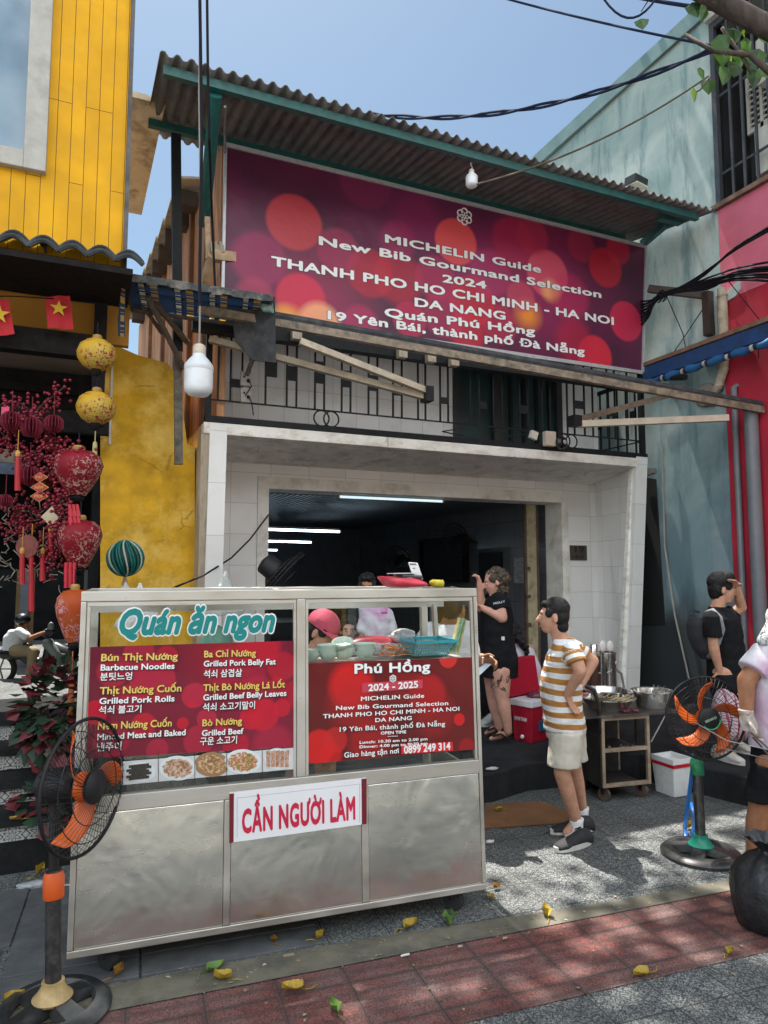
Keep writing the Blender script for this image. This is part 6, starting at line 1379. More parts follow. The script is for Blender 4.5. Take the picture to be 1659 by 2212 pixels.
m=MB();dW=(J(1628,1612,-.12)-W1).normalized();m.loft([(W1-dW*.035,.045,.045,RGT),(W1,.040,.038,RGT),(W1+dW*.05,.052,.032,RGT),(W1+dW*.09,.048,.028,RGT)],14);hand_prims(m,W1,dW,RGT-FWD*.4,1.12,.5,-1);fleshed('glove',m,GLV,vd,base,.007,2)
tg=thing('grill_tongs','long dark metal tongs held by the gloved vendor at the right edge','tongs',J(1630,1600,-.14))
STD=M('dark_tong_steel',(0.10,0.095,0.09),.4,metal=.8)
for(a,b)in(((1622,1582),(1685,1640)),((1626,1592),(1682,1655))):
    m=MB();m.bar(J(*a,-.16),J(*b,-.25),.022,.006);m.build('arm',STD,tg)
m=MB();m.tube([J(1500,1560,.05),J(1570,1600,-.1),J(1700,1628,-.3)],.0032,6);m.tube([J(1545,1612,.0),J(1700,1650,-.3)],.0028,6);tag(m.build('skewer_rods',M('bright_steel_rod',(0.3,0.3,0.3),.35,metal=.9)),'pair of thin steel rods sticking out from the right edge over the grill','rods')

# ---- woman in black in the doorway
D0=6.25
hc=J(1068,1256);nk=J(1076,1280);g0=Pz(1085,1592,PLZ);base=Vector((g0.x,g0.y,PLZ));fw=(-RGT*.9+FWD*.1)
S1,E_1,W1=J(1076,1296,-.10),J(1084,1334,-.16),J(1040,1312,-.14)
S2,E_2,W2=J(1064,1296,.10),J(1040,1312,.05),J(1036,1262,.0)
sd=fw.cross(UPV).normalized()
def pr(m):
    head_prims(m,hc,-RGT*.95-UPV*.25,s=.95,neck=nk,nr=.045)
    m.loft([(J(1078,1455),.17,.15,sd),(J(1070,1380),.145,.12,sd),(J(1072,1310),.155,.12,sd),(J(1074,1286),.10,.07,sd)],16)
    for(a,b,c)in((S1,E_1,W1),(S2,E_2,W2)):m.cap(a,.058,b,.050);m.cap(b,.046,c,.028)
    hand_prims(m,W2,J(1033,1240,0)-W2,-RGT,.9,1.0,1);hand_prims(m,W1,J(1024,1306,-.14)-W1,UPV,.9,.5,1)
    for(a,b,c)in((J(1082,1448,-.09),J(1084,1504,-.12),J(1098,1580,-.14)),(J(1066,1448,.09),J(1066,1504,.1),J(1078,1570,.06))):m.cap(a,.098,b,.066);m.cap(b,.062,b.lerp(c,.3),.064);m.cap(b.lerp(c,.3),.064,c,.036)
    for(hl,to)in(((1101,1594),(1060,1602)),((1080,1578),(1050,1590))):
        h_,t_=Pz(*hl,PLZ),Pz(*to,PLZ);m.cap(h_+UPV*.05,.030,h_.lerp(t_,.55)+UPV*.036,.030);m.cap(h_.lerp(t_,.55)+UPV*.034,.034,t_+UPV*.026,.018)
wo_=person('person in black top with tattooed thigh eating in the doorway, wearing flip-flops',base,SKINP,pr,.009,3)
m=MB();hair_prims(m,hc,-RGT*.95,s=.98,fringe=False);m.ball(hc+UPV*.02+RGT*.07,(.07,.08,.08),12,8);m.ball(hc+RGT*.06-UPV*.07,(.06,.07,.07),10,8);fleshed('messy_hair',m,HAIRBR,wo_,base,.009,1,.022,5)
face_bits(wo_,hc,-RGT*.95-UPV*.25,s=.95)
m=MB();m.loft([(J(1080,1462),.175,.165,sd),(J(1078,1420),.18,.17,sd),(J(1072,1370),.165,.15,sd),(J(1073,1320),.175,.145,sd),(J(1075,1295),.16,.11,sd),(J(1076,1282),.07,.065,sd)],22)
for(a,b,k)in((S1,E_1,.55),(S2,E_2,.5)):
    d=(b-a).normalized();x_=d.cross(FWD).normalized();m.loft([(a-d*.03,.075,.072,x_,d.cross(x_)),(a.lerp(b,k),.078,.075,x_,d.cross(x_))],16);m.cap(a,.07,a.lerp(b,.2),.07)
tb_=fleshed('black_top',m,BLKC,wo_,base,.010,3)
m=MB();c=J(1079,1306,-.20);text_into(m,'MOLLY',c-RGT*.05,c+RGT*.05+UPV*.02,.018,-FWD,.02);m.build('sleeve_mark',M('pale_print',(.5,.55,.6),.6),tb_)
m=MB();c=J(1102-16,1359+20,-.19);m.box(c.x-.012,c.x+.012,c.y-.012,c.y+.005,c.z-.015,c.z+.015);m.build('white_tag',M('white_tag',(.7,.7,.7),.5),tb_)
TAT=M('tattoo_ink',(0.03,0.028,0.03),.6)
m=MB()
for k in range(15):
    random.seed(40+k);u,v=1068+random.random()*28,1462+random.random()*28;pts=[J(u+j*2.5*math.cos(k),v+j*2.5*math.sin(k*1.3+j),-.19+abs(u-1082)*.0012)for j in range(4)];m.tube(pts,.004,5)
m.build('thigh_tattoo',TAT,wo_)
FLP=M('black_foam_sandal',(0.015,0.014,0.014),.7)
for(hl,to)in(((1104,1595),(1055,1604)),((1083,1579),(1046,1592))):
    h_,t_=Pz(*hl,PLZ),Pz(*to,PLZ);d=(t_-h_);r_=d.cross(UPV).normalized()*.045;m=MB();m.prism([h_-r_*.8,h_-d*.04,h_+r_*.8,t_+r_*1.1-d*.2,t_+r_*.6,t_-r_*.6,t_-r_*1.1-d*.2],(0,0,.018));s_=m.build('flip_flop',FLP,wo_)
    m=MB();tp=h_.lerp(t_,.8)+UPV*.05;m.tube([h_.lerp(t_,.35)+r_*.9+UPV*.02,h_.lerp(t_,.55)+r_*.7+UPV*.06,tp,h_.lerp(t_,.55)-r_*.7+UPV*.065,h_.lerp(t_,.35)-r_*.9+UPV*.02],.008,6);m.build('thong_strap',FLP,s_)

# ---- person bending in the pale shirt behind her, and one in dark trousers further in
D0=6.9
base=J(1120,1572);base.z=PLZ
def pr(m):
    head_prims(m,J(1105,1372),-RGT*.6-UPV*.6,FWD*.2+UPV,.95,J(1112,1385));m.loft([(J(1128,1470),.17,.14,RGT),(J(1124,1430),.17,.13,RGT),(J(1118,1392),.14,.10,RGT)],16)
    m.cap(J(1100,1400),.05,J(1088,1450),.04);m.cap(J(1088,1450),.04,J(1085,1500),.03);m.cap(J(1120,1470),.10,J(1110,1520,-.1),.08);m.cap(J(1110,1520,-.1),.07,J(1118,1585,.0),.05)
pb=person('person bending in a pale pinkish shirt with dark hair behind the black top',base,SKIN,pr,.012,3)
m=MB();m.loft([(J(1130,1478),.20,.17,RGT),(J(1126,1440),.195,.16,RGT),(J(1118,1400),.16,.13,RGT),(J(1112,1385),.09,.08,RGT)],18);m.cap(J(1102,1400),.07,J(1092,1440),.065);fleshed('pale_shirt',m,tiedye('pale_tie_dye'),pb,base,.012,3)
m=MB();m.ball(J(1106,1366),(.10,.11,.10),12,8);m.cap(J(1112,1370,-.1),.06,J(1138,1400,-.16),.03);m.cap(J(1136,1395,-.15),.03,J(1140,1420,-.17),.018);fleshed('dark_hair',m,HAIRB,pb,base,.010,2,.02,9)
m=MB();m.loft([(J(1126,1470),.18,.16,RGT),(J(1112,1530,-.08),.14,.13,RGT),(J(1116,1580),.10,.10,RGT)],16);fleshed('dark_trousers',m,BLKC,pb,base,.013,2)
D0=7.0
base=J(1052,1555);base.z=PLZ
def pr(m):
    head_prims(m,J(1052,1290),-RGT,s=.95,neck=J(1054,1318));m.loft([(J(1055,1440),.15,.11,RGT),(J(1055,1340),.17,.12,RGT),(J(1054,1318),.1,.07,RGT)],14);m.cap(J(1048,1440),.08,J(1046,1500),.06);m.cap(J(1046,1500),.06,J(1058,1555),.04);m.cap(J(1064,1440),.08,J(1066,1500),.06);m.cap(J(1066,1500),.06,J(1068,1555),.04)
pd_=person('person in dark clothes and white sneakers standing inside behind the cart end',base,SKIN,pr,.013,3)
m=MB();m.loft([(J(1055,1450),.19,.15,RGT),(J(1055,1340),.20,.15,RGT),(J(1054,1318),.11,.09,RGT)],14);m.cap(J(1042,1340),.07,J(1040,1400),.065);m.cap(J(1068,1340),.07,J(1070,1400),.065);fleshed('dark_shirt',m,BLKC,pd_,base,.014,2)
m=MB();hair_prims(m,J(1052,1290),-RGT);fleshed('hair',m,HAIRB,pd_,base,.012,2)
m=MB();m.loft([(J(1048,1445),.10,.1,RGT),(J(1046,1500),.085,.085,RGT),(J(1056,1545),.07,.07,RGT)],12);m.loft([(J(1064,1445),.10,.1,RGT),(J(1066,1500),.085,.085,RGT),(J(1066,1545),.07,.07,RGT)],12);fleshed('dark_trousers',m,BLKC,pd_,base,.013,2)
shoe(pd_,flatp(1072,1562),flatp(1041,1571),.12,.11,(M('grey_white_sneaker',(.42,.42,.43),.8,var=.2,scale=30),WHTR))

# ---- vendor in the pink cap behind the glass
D0=4.35
capb=J(700,1500);base=Vector((capb.x,capb.y,0));hc=J(694,1368);fcp=(RGT*.80-FWD*.30-UPV*.40).normalized();upc=(UPV*.85+RGT*.4)
def legs(m,u,dd=0.0):
    for k in(-1,1):
        a=J(u,1560,dd)+RGT*.09*k;m.cap(a,.09,Vector((a.x,a.y,.45)),.065);m.cap(Vector((a.x,a.y,.45)),.06,Vector((a.x,a.y,.05)),.045)
def pr(m):
    head_prims(m,hc,fcp,upc,.98,J(680,1420));m.loft([(J(672,1560),.16,.12,RGT),(J(670,1460),.17,.12,RGT),(J(676,1425),.12,.08,RGT)],14)
    m.cap(J(654,1432,.0),.055,J(660,1500,-.1),.045);m.cap(J(660,1500,-.1),.043,J(720,1500,-.2),.03);m.cap(J(694,1440,.0),.055,J(720,1500,.0),.045);m.cap(J(720,1500),.043,J(750,1490,-.15),.03);legs(m,672)
pc=person('person bowing in a pink baseball cap behind the cart glass',base,SKIN,pr,.010,3)
PKC=M('faded_pink_cotton',(0.52,0.075,0.125),.85,var=.14,scale=8,bump=.4,bscale=30)
r_,f_,u_=frame(fcp,upc);q=rotm(r_,f_,u_)
m=MB();m.ball(hc+u_*.055-f_*.012,(.092,.112,.098),18,12,q);cut=fleshed('pink_cap',m,PKC,pc,base,.007,3)
bmm=bmesh.new();bmm.from_mesh(cut.data);bmesh.ops.bisect_plane(bmm,geom=bmm.verts[:]+bmm.edges[:]+bmm.faces[:],plane_co=hc+u_*.028-base,plane_no=u_+f_*.1,clear_inner=True);bmm.to_mesh(cut.data);bmm.free()
m=MB();N=12;inner,outer=[],[]
for k in range(N+1):
    a=R(15)+R(150)*k/N;ca_,sa_=math.cos(a),math.sin(a);inner.append(hc+u_*.030+r_*ca_*.088+f_*(sa_*.104-.012));outer.append(hc+u_*(.030-.030*sa_)+r_*ca_*(.092)+f_*(sa_*.215-.012))
for k in range(N):m.hexa([inner[k],inner[k+1],outer[k+1],outer[k]]+[p+u_*.006 for p in(inner[k],inner[k+1],outer[k+1],outer[k])])
m.build('cap_peak',PKC,cut,smooth=40)
m=MB();hair_prims(m,hc-u_*.0,fcp,upc,1.0,False,.02);m.ball(hc-f_*.09-u_*.01,.04,10,8);fleshed('dark_hair',m,HAIRB,pc,base,.008,2,.008,4)
m=MB();m.ball(hc-f_*.105+u_*.0,(.022,.016,.022),10,8);m.build('hair_tie',M('lilac_tie',(.35,.30,.55),.6),pc)
m=MB();m.loft([(J(672,1560),.19,.15,RGT),(J(670,1460),.20,.15,RGT),(J(677,1428),.12,.09,RGT)],16);m.cap(J(652,1432),.075,J(658,1480,-.06),.07);m.cap(J(696,1440),.075,J(712,1475),.07);fleshed('dark_top',m,BLKC,pc,base,.012,2)

# ---- seated customer seen between cap and shirt
D0=6.7
base=Vector((J(752,1500).x,J(752,1500).y,PLZ));hc=J(753,1362)
def pr(m):head_prims(m,hc,-FWD*.95+RGT*.1,s=1.02,neck=J(753,1408));m.loft([(J(753,1500),.17,.12,RGT),(J(753,1430),.19,.12,RGT),(J(753,1408),.1,.07,RGT)],14);m.cap(J(730,1440),.055,J(722,1500),.045);m.cap(J(776,1440),.055,J(784,1500),.045);m.cap(J(738,1510),.09,J(738,1510,-.4),.07);m.cap(J(768,1510),.09,J(768,1510,-.4),.07);m.cap(J(738,1512,-.4),.06,J(738,1595,-.4),.045);m.cap(J(768,1512,-.4),.06,J(768,1595,-.4),.045)
ps=person('person seated at a table facing the street, face beside the pink cap',base,SKINP,pr,.010,3)
face_bits(ps,hc,-FWD*.95+RGT*.1,s=1.02)
m=MB();hair_prims(m,hc+UPV*.008,-FWD*.95+RGT*.1,s=1.06);fleshed('dark_hair',m,HAIRB,ps,base,.009,2,.012,7)
m=MB();m.loft([(J(753,1500),.20,.15,RGT),(J(753,1440),.215,.15,RGT),(J(753,1414),.12,.09,RGT)],16);m.cap(J(729,1438),.075,J(724,1475),.07);m.cap(J(777,1438),.075,J(782,1475),.07);fleshed('beige_shirt',m,M('beige_shirt',(.42,.38,.30),.85),ps,base,.013,2)

# ---- waiter in pale pink shirt, standing inside
D0=6.35;J_=J
def J(u,v,dd=0.0):return Pd(812+(u-812)*.86,v-20,D0+dd)
base=Vector((J(812,1500).x,J(812,1500).y,PLZ));hc=J(790,1290)
def pr(m):head_prims(m,hc+RGT*.0,-FWD,s=.98,neck=J(796,1322));m.loft([(J(815,1470),.115,.09,RGT),(J(812,1400),.11,.09,RGT),(J(811,1352),.12,.085,RGT),(J(804,1332),.06,.06,RGT)],14);m.cap(J(790,1352),.040,J(778,1402,-.06),.042);m.cap(J(778,1402,-.06),.041,J(806,1440,-.16),.03);m.cap(J(838,1352),.040,J(854,1404),.042);m.cap(J(854,1404),.041,J(850,1450,-.1),.03);hand_prims(m,J(812,1440,-.16),RGT,FWD,.9,.6);m.cap(J(806,1470),.09,J(806,1530),.065);m.cap(J(806,1530),.06,J(806,1600),.045);m.cap(J(826,1470),.09,J(826,1530),.065);m.cap(J(826,1530),.06,J(826,1600),.045)
pw=person('person standing inside in a pale pink and white shirt, seen through the cart glass',base,SKIND,pr,.011,3)
m=MB();hair_prims(m,hc+UPV*.005,-FWD,s=1.03);fleshed('dark_hair',m,HAIRB,pw,base,.010,2,.01,2)
face_bits(pw,hc,-FWD,s=.98)
m=MB();m.loft([(J(816,1480),.145,.13,RGT),(J(813,1410),.135,.125,RGT),(J(812,1355),.155,.12,RGT),(J(806,1333),.14,.09,RGT),(J(800,1324),.06,.06,RGT)],18);m.cap(J(786,1346),.052,J(780,1378,-.03),.062);m.cap(J(842,1346),.052,J(850,1378),.062);ts=fleshed('pale_pink_shirt',m,TDY,pw,base,.012,3)
m=MB();c=J(833,1344,-.15);m.box(c.x-.03,c.x+.03,c.y-.004,c.y,c.z-.006,c.z+.006);m.build('chest_mark',M('maroon_print',(.25,.04,.08),.6),ts)
m=MB();m.loft([(J(816,1462),.17,.14,RGT),(J(816,1500),.165,.14,RGT)],14);m.loft([(J(806,1490),.095,.1,RGT),(J(806,1590),.08,.08,RGT)],12);m.loft([(J(826,1490),.095,.1,RGT),(J(826,1590),.08,.08,RGT)],12);fleshed('dark_trousers',m,BLKC,pw,base,.014,2)

J=J_
# ---- order taker in white, behind the right end of the cart, writing on a pad
D0=4.75;J_=J
def J(u,v,dd=0.0):return Pd(u,v-20,D0+dd)
base=Vector((J(975,1500).x,J(975,1500).y,PLZ));hc=J(982,1334);ff=(FWD*.75+RGT*.5-UPV*.2)
S1,E_1,W1=J(1004,1380,.05),J(1022,1478,-.05),J(1040,1440,-.12)
def pr(m):
    head_prims(m,hc,ff,s=1.0,neck=J(970,1372),nr=.058);m.loft([(J(965,1540),.17,.13,RGT),(J(965,1450),.19,.14,RGT),(J(966,1385),.15,.09,RGT)],14);m.cap(S1,.058,E_1,.048);m.cap(E_1,.046,W1,.030);m.cap(J(930,1385),.058,J(920,1470),.045);m.cap(J(920,1470),.045,J(960,1500,.2),.03)
    hand_prims(m,W1,J(1052,1444,-.13)-W1,-RGT*.3+UPV*-.4-FWD*.5,1.0,.8,1)
    for k in(-1,1):a=J(968,1560)+RGT*.09*k;m.cap(a,.09,Vector((a.x,a.y,.6)),.065);m.cap(Vector((a.x,a.y,.6)),.06,Vector((a.x,a.y,PLZ+.05)),.045)
po=person('person in white seen from behind at the cart end, writing on a small pad',base,SKIND,pr,.009,3)
m=MB();hair_prims(m,hc+UPV*.008,ff,s=1.0);fleshed('dark_hair',m,HAIRB,po,base,.009,2,.008,6)
m=MB();m.loft([(J(965,1540),.20,.165,RGT),(J(965,1450),.215,.17,RGT),(J(966,1390),.21,.13,RGT),(J(969,1368),.10,.085,RGT)],20);m.cap(J(1002,1384,.04),.08,J(1014,1430),.075);m.cap(J(930,1387),.08,J(923,1430),.075);fleshed('white_shirt',m,M('white_tee_cloth',(.56,.55,.60),.85,var=.06,bump=.6,bscale=12),po,base,.011,3)
m=MB();
for k in(-1,1):a=J(968,1548)+RGT*.09*k;m.loft([(a,.11,.12,RGT),(Vector((a.x,a.y,PLZ+.1)),.075,.08,RGT)],14)
fleshed('dark_trousers',m,BLKC,po,base,.014,2)
pdp=thing('order_pad','small white order pad with a blue edge in the hand at the cart end','notepad',J(1048,1445,-.14));a=J(1034,1480,-.16);m=MB();m.obox(a,J(1068,1448,-.13)-a,(J(1026,1460,-.1)-a)*.8,-FWD*.008);m.build('pages',M('pale_blue_paper',(.58,.66,.72),.6),pdp)
m=MB();m.tube([J(1043,1440,-.17),J(1042,1454,-.16)],.005,6);tag(m.build('pen',M('white_pen',(.7,.7,.7),.4)),'short white pen between the fingers over the order pad','pen')

J=J_
# ---- reflection of a motorbike rider, built solid in the added yard
D0=11.3
mk=thing('motorbike','dark motor scooter with pale front fairing at left, a reflection built as a solid thing','motorbike',Pd(55,1472,D0))
MK=M('black_bike_plastic',(0.012,0.012,0.014),.3);MKG=M('grey_green_fairing',(.18,.22,.21),.35)
def wheel(u,v,r):
    c=J(u,v);rng=[c+RGT*(r*math.cos(2*math.pi*k/20))+UPV*(r*math.sin(2*math.pi*k/20))for k in range(20)];m=MB();m.tube(rng,.045,8,closed=True);w=m.build('wheel',M('tyre_rubber',(.015,.015,.015),.8),mk);m=MB()
    for k in range(5):m.bar(c,c+RGT*r*math.cos(k*1.257)+UPV*r*math.sin(k*1.257),.02)
    m.build('rim',M('grey_rim',(.2,.2,.2),.4,metal=.8),w)
wheel(0,1445,.23);wheel(128,1447,.23)
m=MB();m.cap(J(10,1412),.10,J(62,1412),.11);m.cap(J(62,1425),.10,J(98,1436),.08);m.cap(J(98,1436),.07,J(106,1390),.07);me_=remesh(m,.03,4);o0=ORG[mk.name]
for v in me_.vertices:v.co-=o0
link('body',me_,MK,mk,o0,True)
m=MB();m.cap(J(104,1390),.09,J(120,1412),.07);m.build('front_fairing',MKG,mk,smooth=True)
m=MB();m.cap(J(100,1368),.07,J(112,1362),.05);m.tube([J(98,1362,-.25),J(104,1358),J(98,1362,.25)],.016,6);m.build('handlebar',MK,mk,smooth=True)
m=MB();m.ball(J(110,1352,-.16),(.05,.02,.06),10,7);m.build('mirror',MKG,mk)
m=MB();m.bar(J(122,1415),J(128,1445),.05);m.build('fork',MKG,mk)
m=MB();m.cap(J(20,1398),.09,J(58,1398),.08);m.build('seat',MK,mk,smooth=True)
hc=J(50,1342);base=J(40,1470)
def pr(m):head_prims(m,hc,RGT,s=.95,neck=J(44,1360));m.loft([(J(32,1400),.14,.11,RGT),(J(33,1375),.145,.13,RGT),(J(42,1360),.1,.1,RGT)],14);m.cap(J(42,1364,-.15),.05,J(62,1380,-.17),.042);m.cap(J(62,1380,-.17),.04,J(96,1366,-.2),.028);m.cap(J(44,1364,.15),.05,J(66,1378,.17),.042);m.cap(J(66,1378,.17),.04,J(98,1364,.2),.028);m.cap(J(34,1404,-.1),.085,J(72,1408,-.14),.062);m.cap(J(72,1408,-.14),.06,J(62,1462,-.14),.04);m.cap(J(34,1404,.1),.085,J(74,1408,.14),.062);m.cap(J(74,1408,.14),.06,J(64,1462,.14),.04);m.cap(J(62,1464,-.14),.04,J(74,1468,-.14),.035)
rd=person('person in white shirt and khaki trousers riding the reflected motor scooter at left',base,SKIND,pr,.016,2)
m=MB();m.ball(hc+UPV*.03-RGT*.01,(.125,.115,.105),14,10);fleshed('black_helmet',m,MK,rd,base,.016,2)
m=MB();m.loft([(J(31,1404),.18,.16,RGT),(J(32,1375),.17,.16,RGT),(J(40,1360),.13,.14,RGT)],16);m.cap(J(42,1364,-.16),.075,J(55,1374,-.17),.07);m.cap(J(44,1364,.16),.075,J(57,1374,.17),.07);fleshed('white_shirt',m,M('white_cotton',(.62,.64,.66),.85,bump=.5,bscale=10),rd,base,.018,3)
m=MB();m.cap(J(34,1404,-.1),.105,J(73,1408,-.14),.08);m.cap(J(73,1408,-.14),.08,J(63,1455,-.14),.06);m.cap(J(34,1404,.1),.105,J(75,1408,.14),.08);m.cap(J(75,1408,.14),.08,J(65,1455,.14),.06);fleshed('khaki_trousers',m,M('khaki_cloth',(.26,.20,.11),.85,bump=.5,bscale=10),rd,base,.018,2)
# a second dark scooter beside it
m2=thing('motorbike','black parked scooter behind the rider, half lost in the dark','motorbike',Pd(140,1470,12.2));D0=12.2
def wheel2(u,v,r):
    c=J(u,v);m=MB();m.tube([c+RGT*(r*math.cos(2*math.pi*k/16))+UPV*(r*math.sin(2*math.pi*k/16))for k in range(16)],.05,8,closed=True);m.build('wheel',MK,m2)
wheel2(118,1450,.24);wheel2(178,1450,.24)
m=MB();m.cap(J(120,1400),.12,J(150,1415),.14);m.cap(J(150,1420),.12,J(172,1380),.09);m.cap(J(172,1380),.07,J(150,1352),.05);m.build('body',MK,m2,smooth=True)
m=MB();m.ball(J(168,1388,-.1),(.12,.05,.08),10,8);m.build('headlight_cowl',MKG,m2,smooth=True)

# ================================================================== PEDESTAL FANS
ORB=M('orange_fan_blade',(0.62,0.11,0.012),0.4,var=.1,scale=6);FBK=M('black_fan_plastic',(0.012,0.012,0.014),.5,spec=.3,var=.3,scale=20);WIRE=M('black_guard_wire',(0.02,0.021,0.023),.4,metal=.4)
def cage(rad,depth_f,depth_b,parent,nrad=56):
    m=MB();N=nrad
    def prof(sgn,dep):return[(.06,sgn*dep),(.12,sgn*dep*.98),(rad*.55,sgn*dep*.93),(rad*.80,sgn*dep*.72),(rad*.95,sgn*dep*.35),(rad,sgn*.004)]
    for sgn,dep,nm in((1,depth_f,'front_guard'),(-1,depth_b,'rear_guard')):
        m=MB();pf=prof(sgn,dep)
        for k in range(N):
            tw=.35*sgn;m.tube([(r*math.cos(2*math.pi*k/N+tw*(1-r/rad)),r*math.sin(2*math.pi*k/N+tw*(1-r/rad)),z)for r,z in pf],.0013,4,cap=False)
        for r,z in((rad*.55,sgn*dep*.93),(rad*.80,sgn*dep*.72),(.06,sgn*dep)):m.tube([(r*math.cos(2*math.pi*k/40),r*math.sin(2*math.pi*k/40),z)for k in range(40)],.0022,5,closed=True)
        m.build(nm,WIRE,parent,local=True)
    m=MB();m.tube([(rad*math.cos(2*math.pi*k/48),rad*math.sin(2*math.pi*k/48),0)for k in range(48)],.0075,8,closed=True);m.build('guard_rim',FBK,parent,local=True,smooth=True)
def blades(parent,n,rb,rot0):
    for k in range(n):
        m=MB();a0=rot0+2*math.pi*k/n;rows=[]
        for i in range(9):
            t=i/8;r=.05+(rb-.05)*t;sw=-.75*t**1.3;hw=(.36-.08*t)*(1 if t<.85 else(1-(t-.85)*3.2))
            row=[]
            for j in range(5):
                q=(j/4-.5);a=a0+sw+q*hw*2*(.55+.45*(1-t))*1.05;row.append(m.bm.verts.new((r*math.cos(a),r*math.sin(a),.03*q*(1-.3*t)*2+.008*math.sin(math.pi*t))))
            rows.append(row)
        for A,B in zip(rows,rows[1:]):
            for j in range(4):m.bm.faces.new((A[j],A[j+1],B[j+1],B[j]))
        o=m.build('blade',ORB,parent,local=True,smooth=True);s=o.modifiers.new('t','SOLIDIFY');s.thickness=.003
def pedestal(label,foot,hub,axis,rad,nb,rot0,colr,collar_mat,low_collar,name='pedestal_fan',base_r=.22,front=.05):
    root=thing(name,label,'fan',foot,group='pedestal fans')
    foot,hub,axis=Vector(foot),Vector(hub),Vector(axis).normalized();o0=foot
    # cast ring base with spokes
    m=MB();m.lathe([(base_r*.66,.022),(base_r*.72,.045),(base_r*.90,.040),(base_r,.018),(base_r,.0),(base_r*.70,.0),(base_r*.66,.022)],40,foot)
    for k in range(4):
        a=k*math.pi/2+.6;d=Vector((math.cos(a),math.sin(a),0));s_=Vector((-d.y,d.x,0))
        m.hexa([foot+d*.03-s_*.035+UPV*.02,foot+d*base_r*.74-s_*.05+UPV*.008,foot+d*base_r*.74+s_*.05+UPV*.008,foot+d*.03+s_*.035+UPV*.02,foot+d*.03-s_*.03+UPV*.07,foot+d*base_r*.74-s_*.04+UPV*.04,foot+d*base_r*.74+s_*.04+UPV*.04,foot+d*.03+s_*.03+UPV*.07])
    m.build('base',M('worn_black_base',(0.02,0.021,0.022),.35,var=.5,scale=12,dirt=(.10,.10,.095),dscale=9,damt=.5),root,smooth=40)
    m=MB();m.lathe([(.07,.055),(.075,.065),(.055,.085),(.042,.11),(.042,.125)],24,foot,cap1=True);m.build('base_collar',collar_mat,root,smooth=40)
    back=hub-axis*.14;top=Vector((back.x,back.y,back.z-.03))
    m=MB();a_=foot+UPV*.12;m.tube([a_,a_.lerp(top,.58)],.030,16);m.build('lower_tube',M('black_tube',(0.018,0.018,0.019),.4,dirt=(.12,.11,.1),dscale=16,damt=.5),root,smooth=40)
    m=MB();m.tube([a_.lerp(top,.58),top],.020,14);m.build('upper_tube',FBK,root,smooth=40)
    m=MB();p=a_.lerp(top,low_collar);m.lathe([(.036,-.05),(.040,-.045),(.040,.03),(.034,.05)],18,p,top-a_,True,True);m.build('height_clamp',colr,root,smooth=40)
    # motor head
    m=MB();m.lathe([(.03,-.20),(.062,-.19),(.070,-.12),(.068,-.05),(.05,-.03)],22,hub,axis,True,True);m.build('motor',FBK,root,smooth=40)
    m=MB();m.cap(top+UPV*-.02,.035,back+UPV*.0,.04);m.build('tilt_joint',FBK,root,smooth=True)
    hd=bpy.data.objects.new('fan_head',bpy.data.meshes.new('fan_head'));COL.objects.link(hd);hd.parent=root;hd.location=hub-o0
    q=Vector((0,0,1)).rotation_difference(axis);hd.rotation_mode='QUATERNION';hd.rotation_quaternion=q
    bm=bmesh.new();mb=MB();mb.bm.free();mb.bm=bm;mb.lathe([(.001,.035),(.045,.032),(.055,.0),(.055,-.02),(.001,-.03)],20);bm.to_mesh(hd.data);bm.free();hd.data.materials.append(ORB)
    cage(rad,front,.075,hd);blades(hd,nb,rad*.90,rot0)
    m=MB();m.lathe([(.001,front+.014),(.055,front+.012),(.068,front+.002),(.068,front-.012),(.001,front-.012)],28);m.build('badge_cap',FBK,hd,local=True,smooth=40)
    return root,hd
axL=(RGT*.81-FWD*.59);axL=Vector((.81,-.59,.03))
pedestal('large pedestal fan with an orange clamp on its pole in front of the cart',Pz(112,2190),Pd(183,1698,2.82),axL,.264,3,R(205),M('orange_clamp',(.65,.10,.015),.45),M('yellowed_collar',(.40,.28,.12),.5,var=.3,scale=20),.50)
rt,hd=pedestal('pedestal fan with a green base collar standing by the white foam box',Pz(1515,1848),Pd(1524,1551,4.28),Vector((-.36,-.93,.05)),.247,5,R(25),M('green_tape',(.01,.16,.07),.45,var=.4,scale=60),M('green_collar',(.005,.20,.13),.4),.58,base_r=.235)
m=MB();text_into(m,'SENKO',(-.038,-.006,.0655),(.038,-.006,.0655),.014,(0,0,1),.03);
for v in m.bm.verts:pass
m.build('badge_lettering',M('pale_green_print',(.30,.42,.30),.5),hd,local=True)
m=MB();m.tube([(.058*math.cos(R(200+14*k)),.058*math.sin(R(200+14*k)),.0655)for k in range(11)],.004,5);m.build('green_arc',M('green_badge',(.02,.30,.12),.4),hd,local=True)

# ================================================================== STREET KITCHEN THINGS (right)
SS=steel('basin_steel',(.78,.76,.72),.16,.5);ANG_=M('tan_angle_iron',(.40,.31,.22),.5,metal=.35,var=.3,scale=14,dirt=(.14,.09,.06),dscale=9,damt=.6);DKS=M('blackened_steel',(.018,.018,.018),.55,var=.6,scale=7,dirt=(.07,.055,.04),dscale=6,damt=.5)
tr=thing('kitchen_trolley','blackened steel kitchen trolley with pale frame, push handle and castors','trolley',Pz(1360,1735))
A0=Pz(1303,1700,.12);A1=Pz(1407,1690,.12)
eu=(A1-A0);eu.z=0;tw=eu.length;eu.normalize();ed=Vector((-eu.y,eu.x,0));TD=.42;zt_=.78
def TP(s,d,z):return Vector((A0.x,A0.y,0))+eu*s+ed*d+UPV*z
zT=Pd(1296,1543,(A0-EYE).dot(FWD)).z;zS=Pd(1300,1617,(A0-EYE).dot(FWD)).z
m=MB()
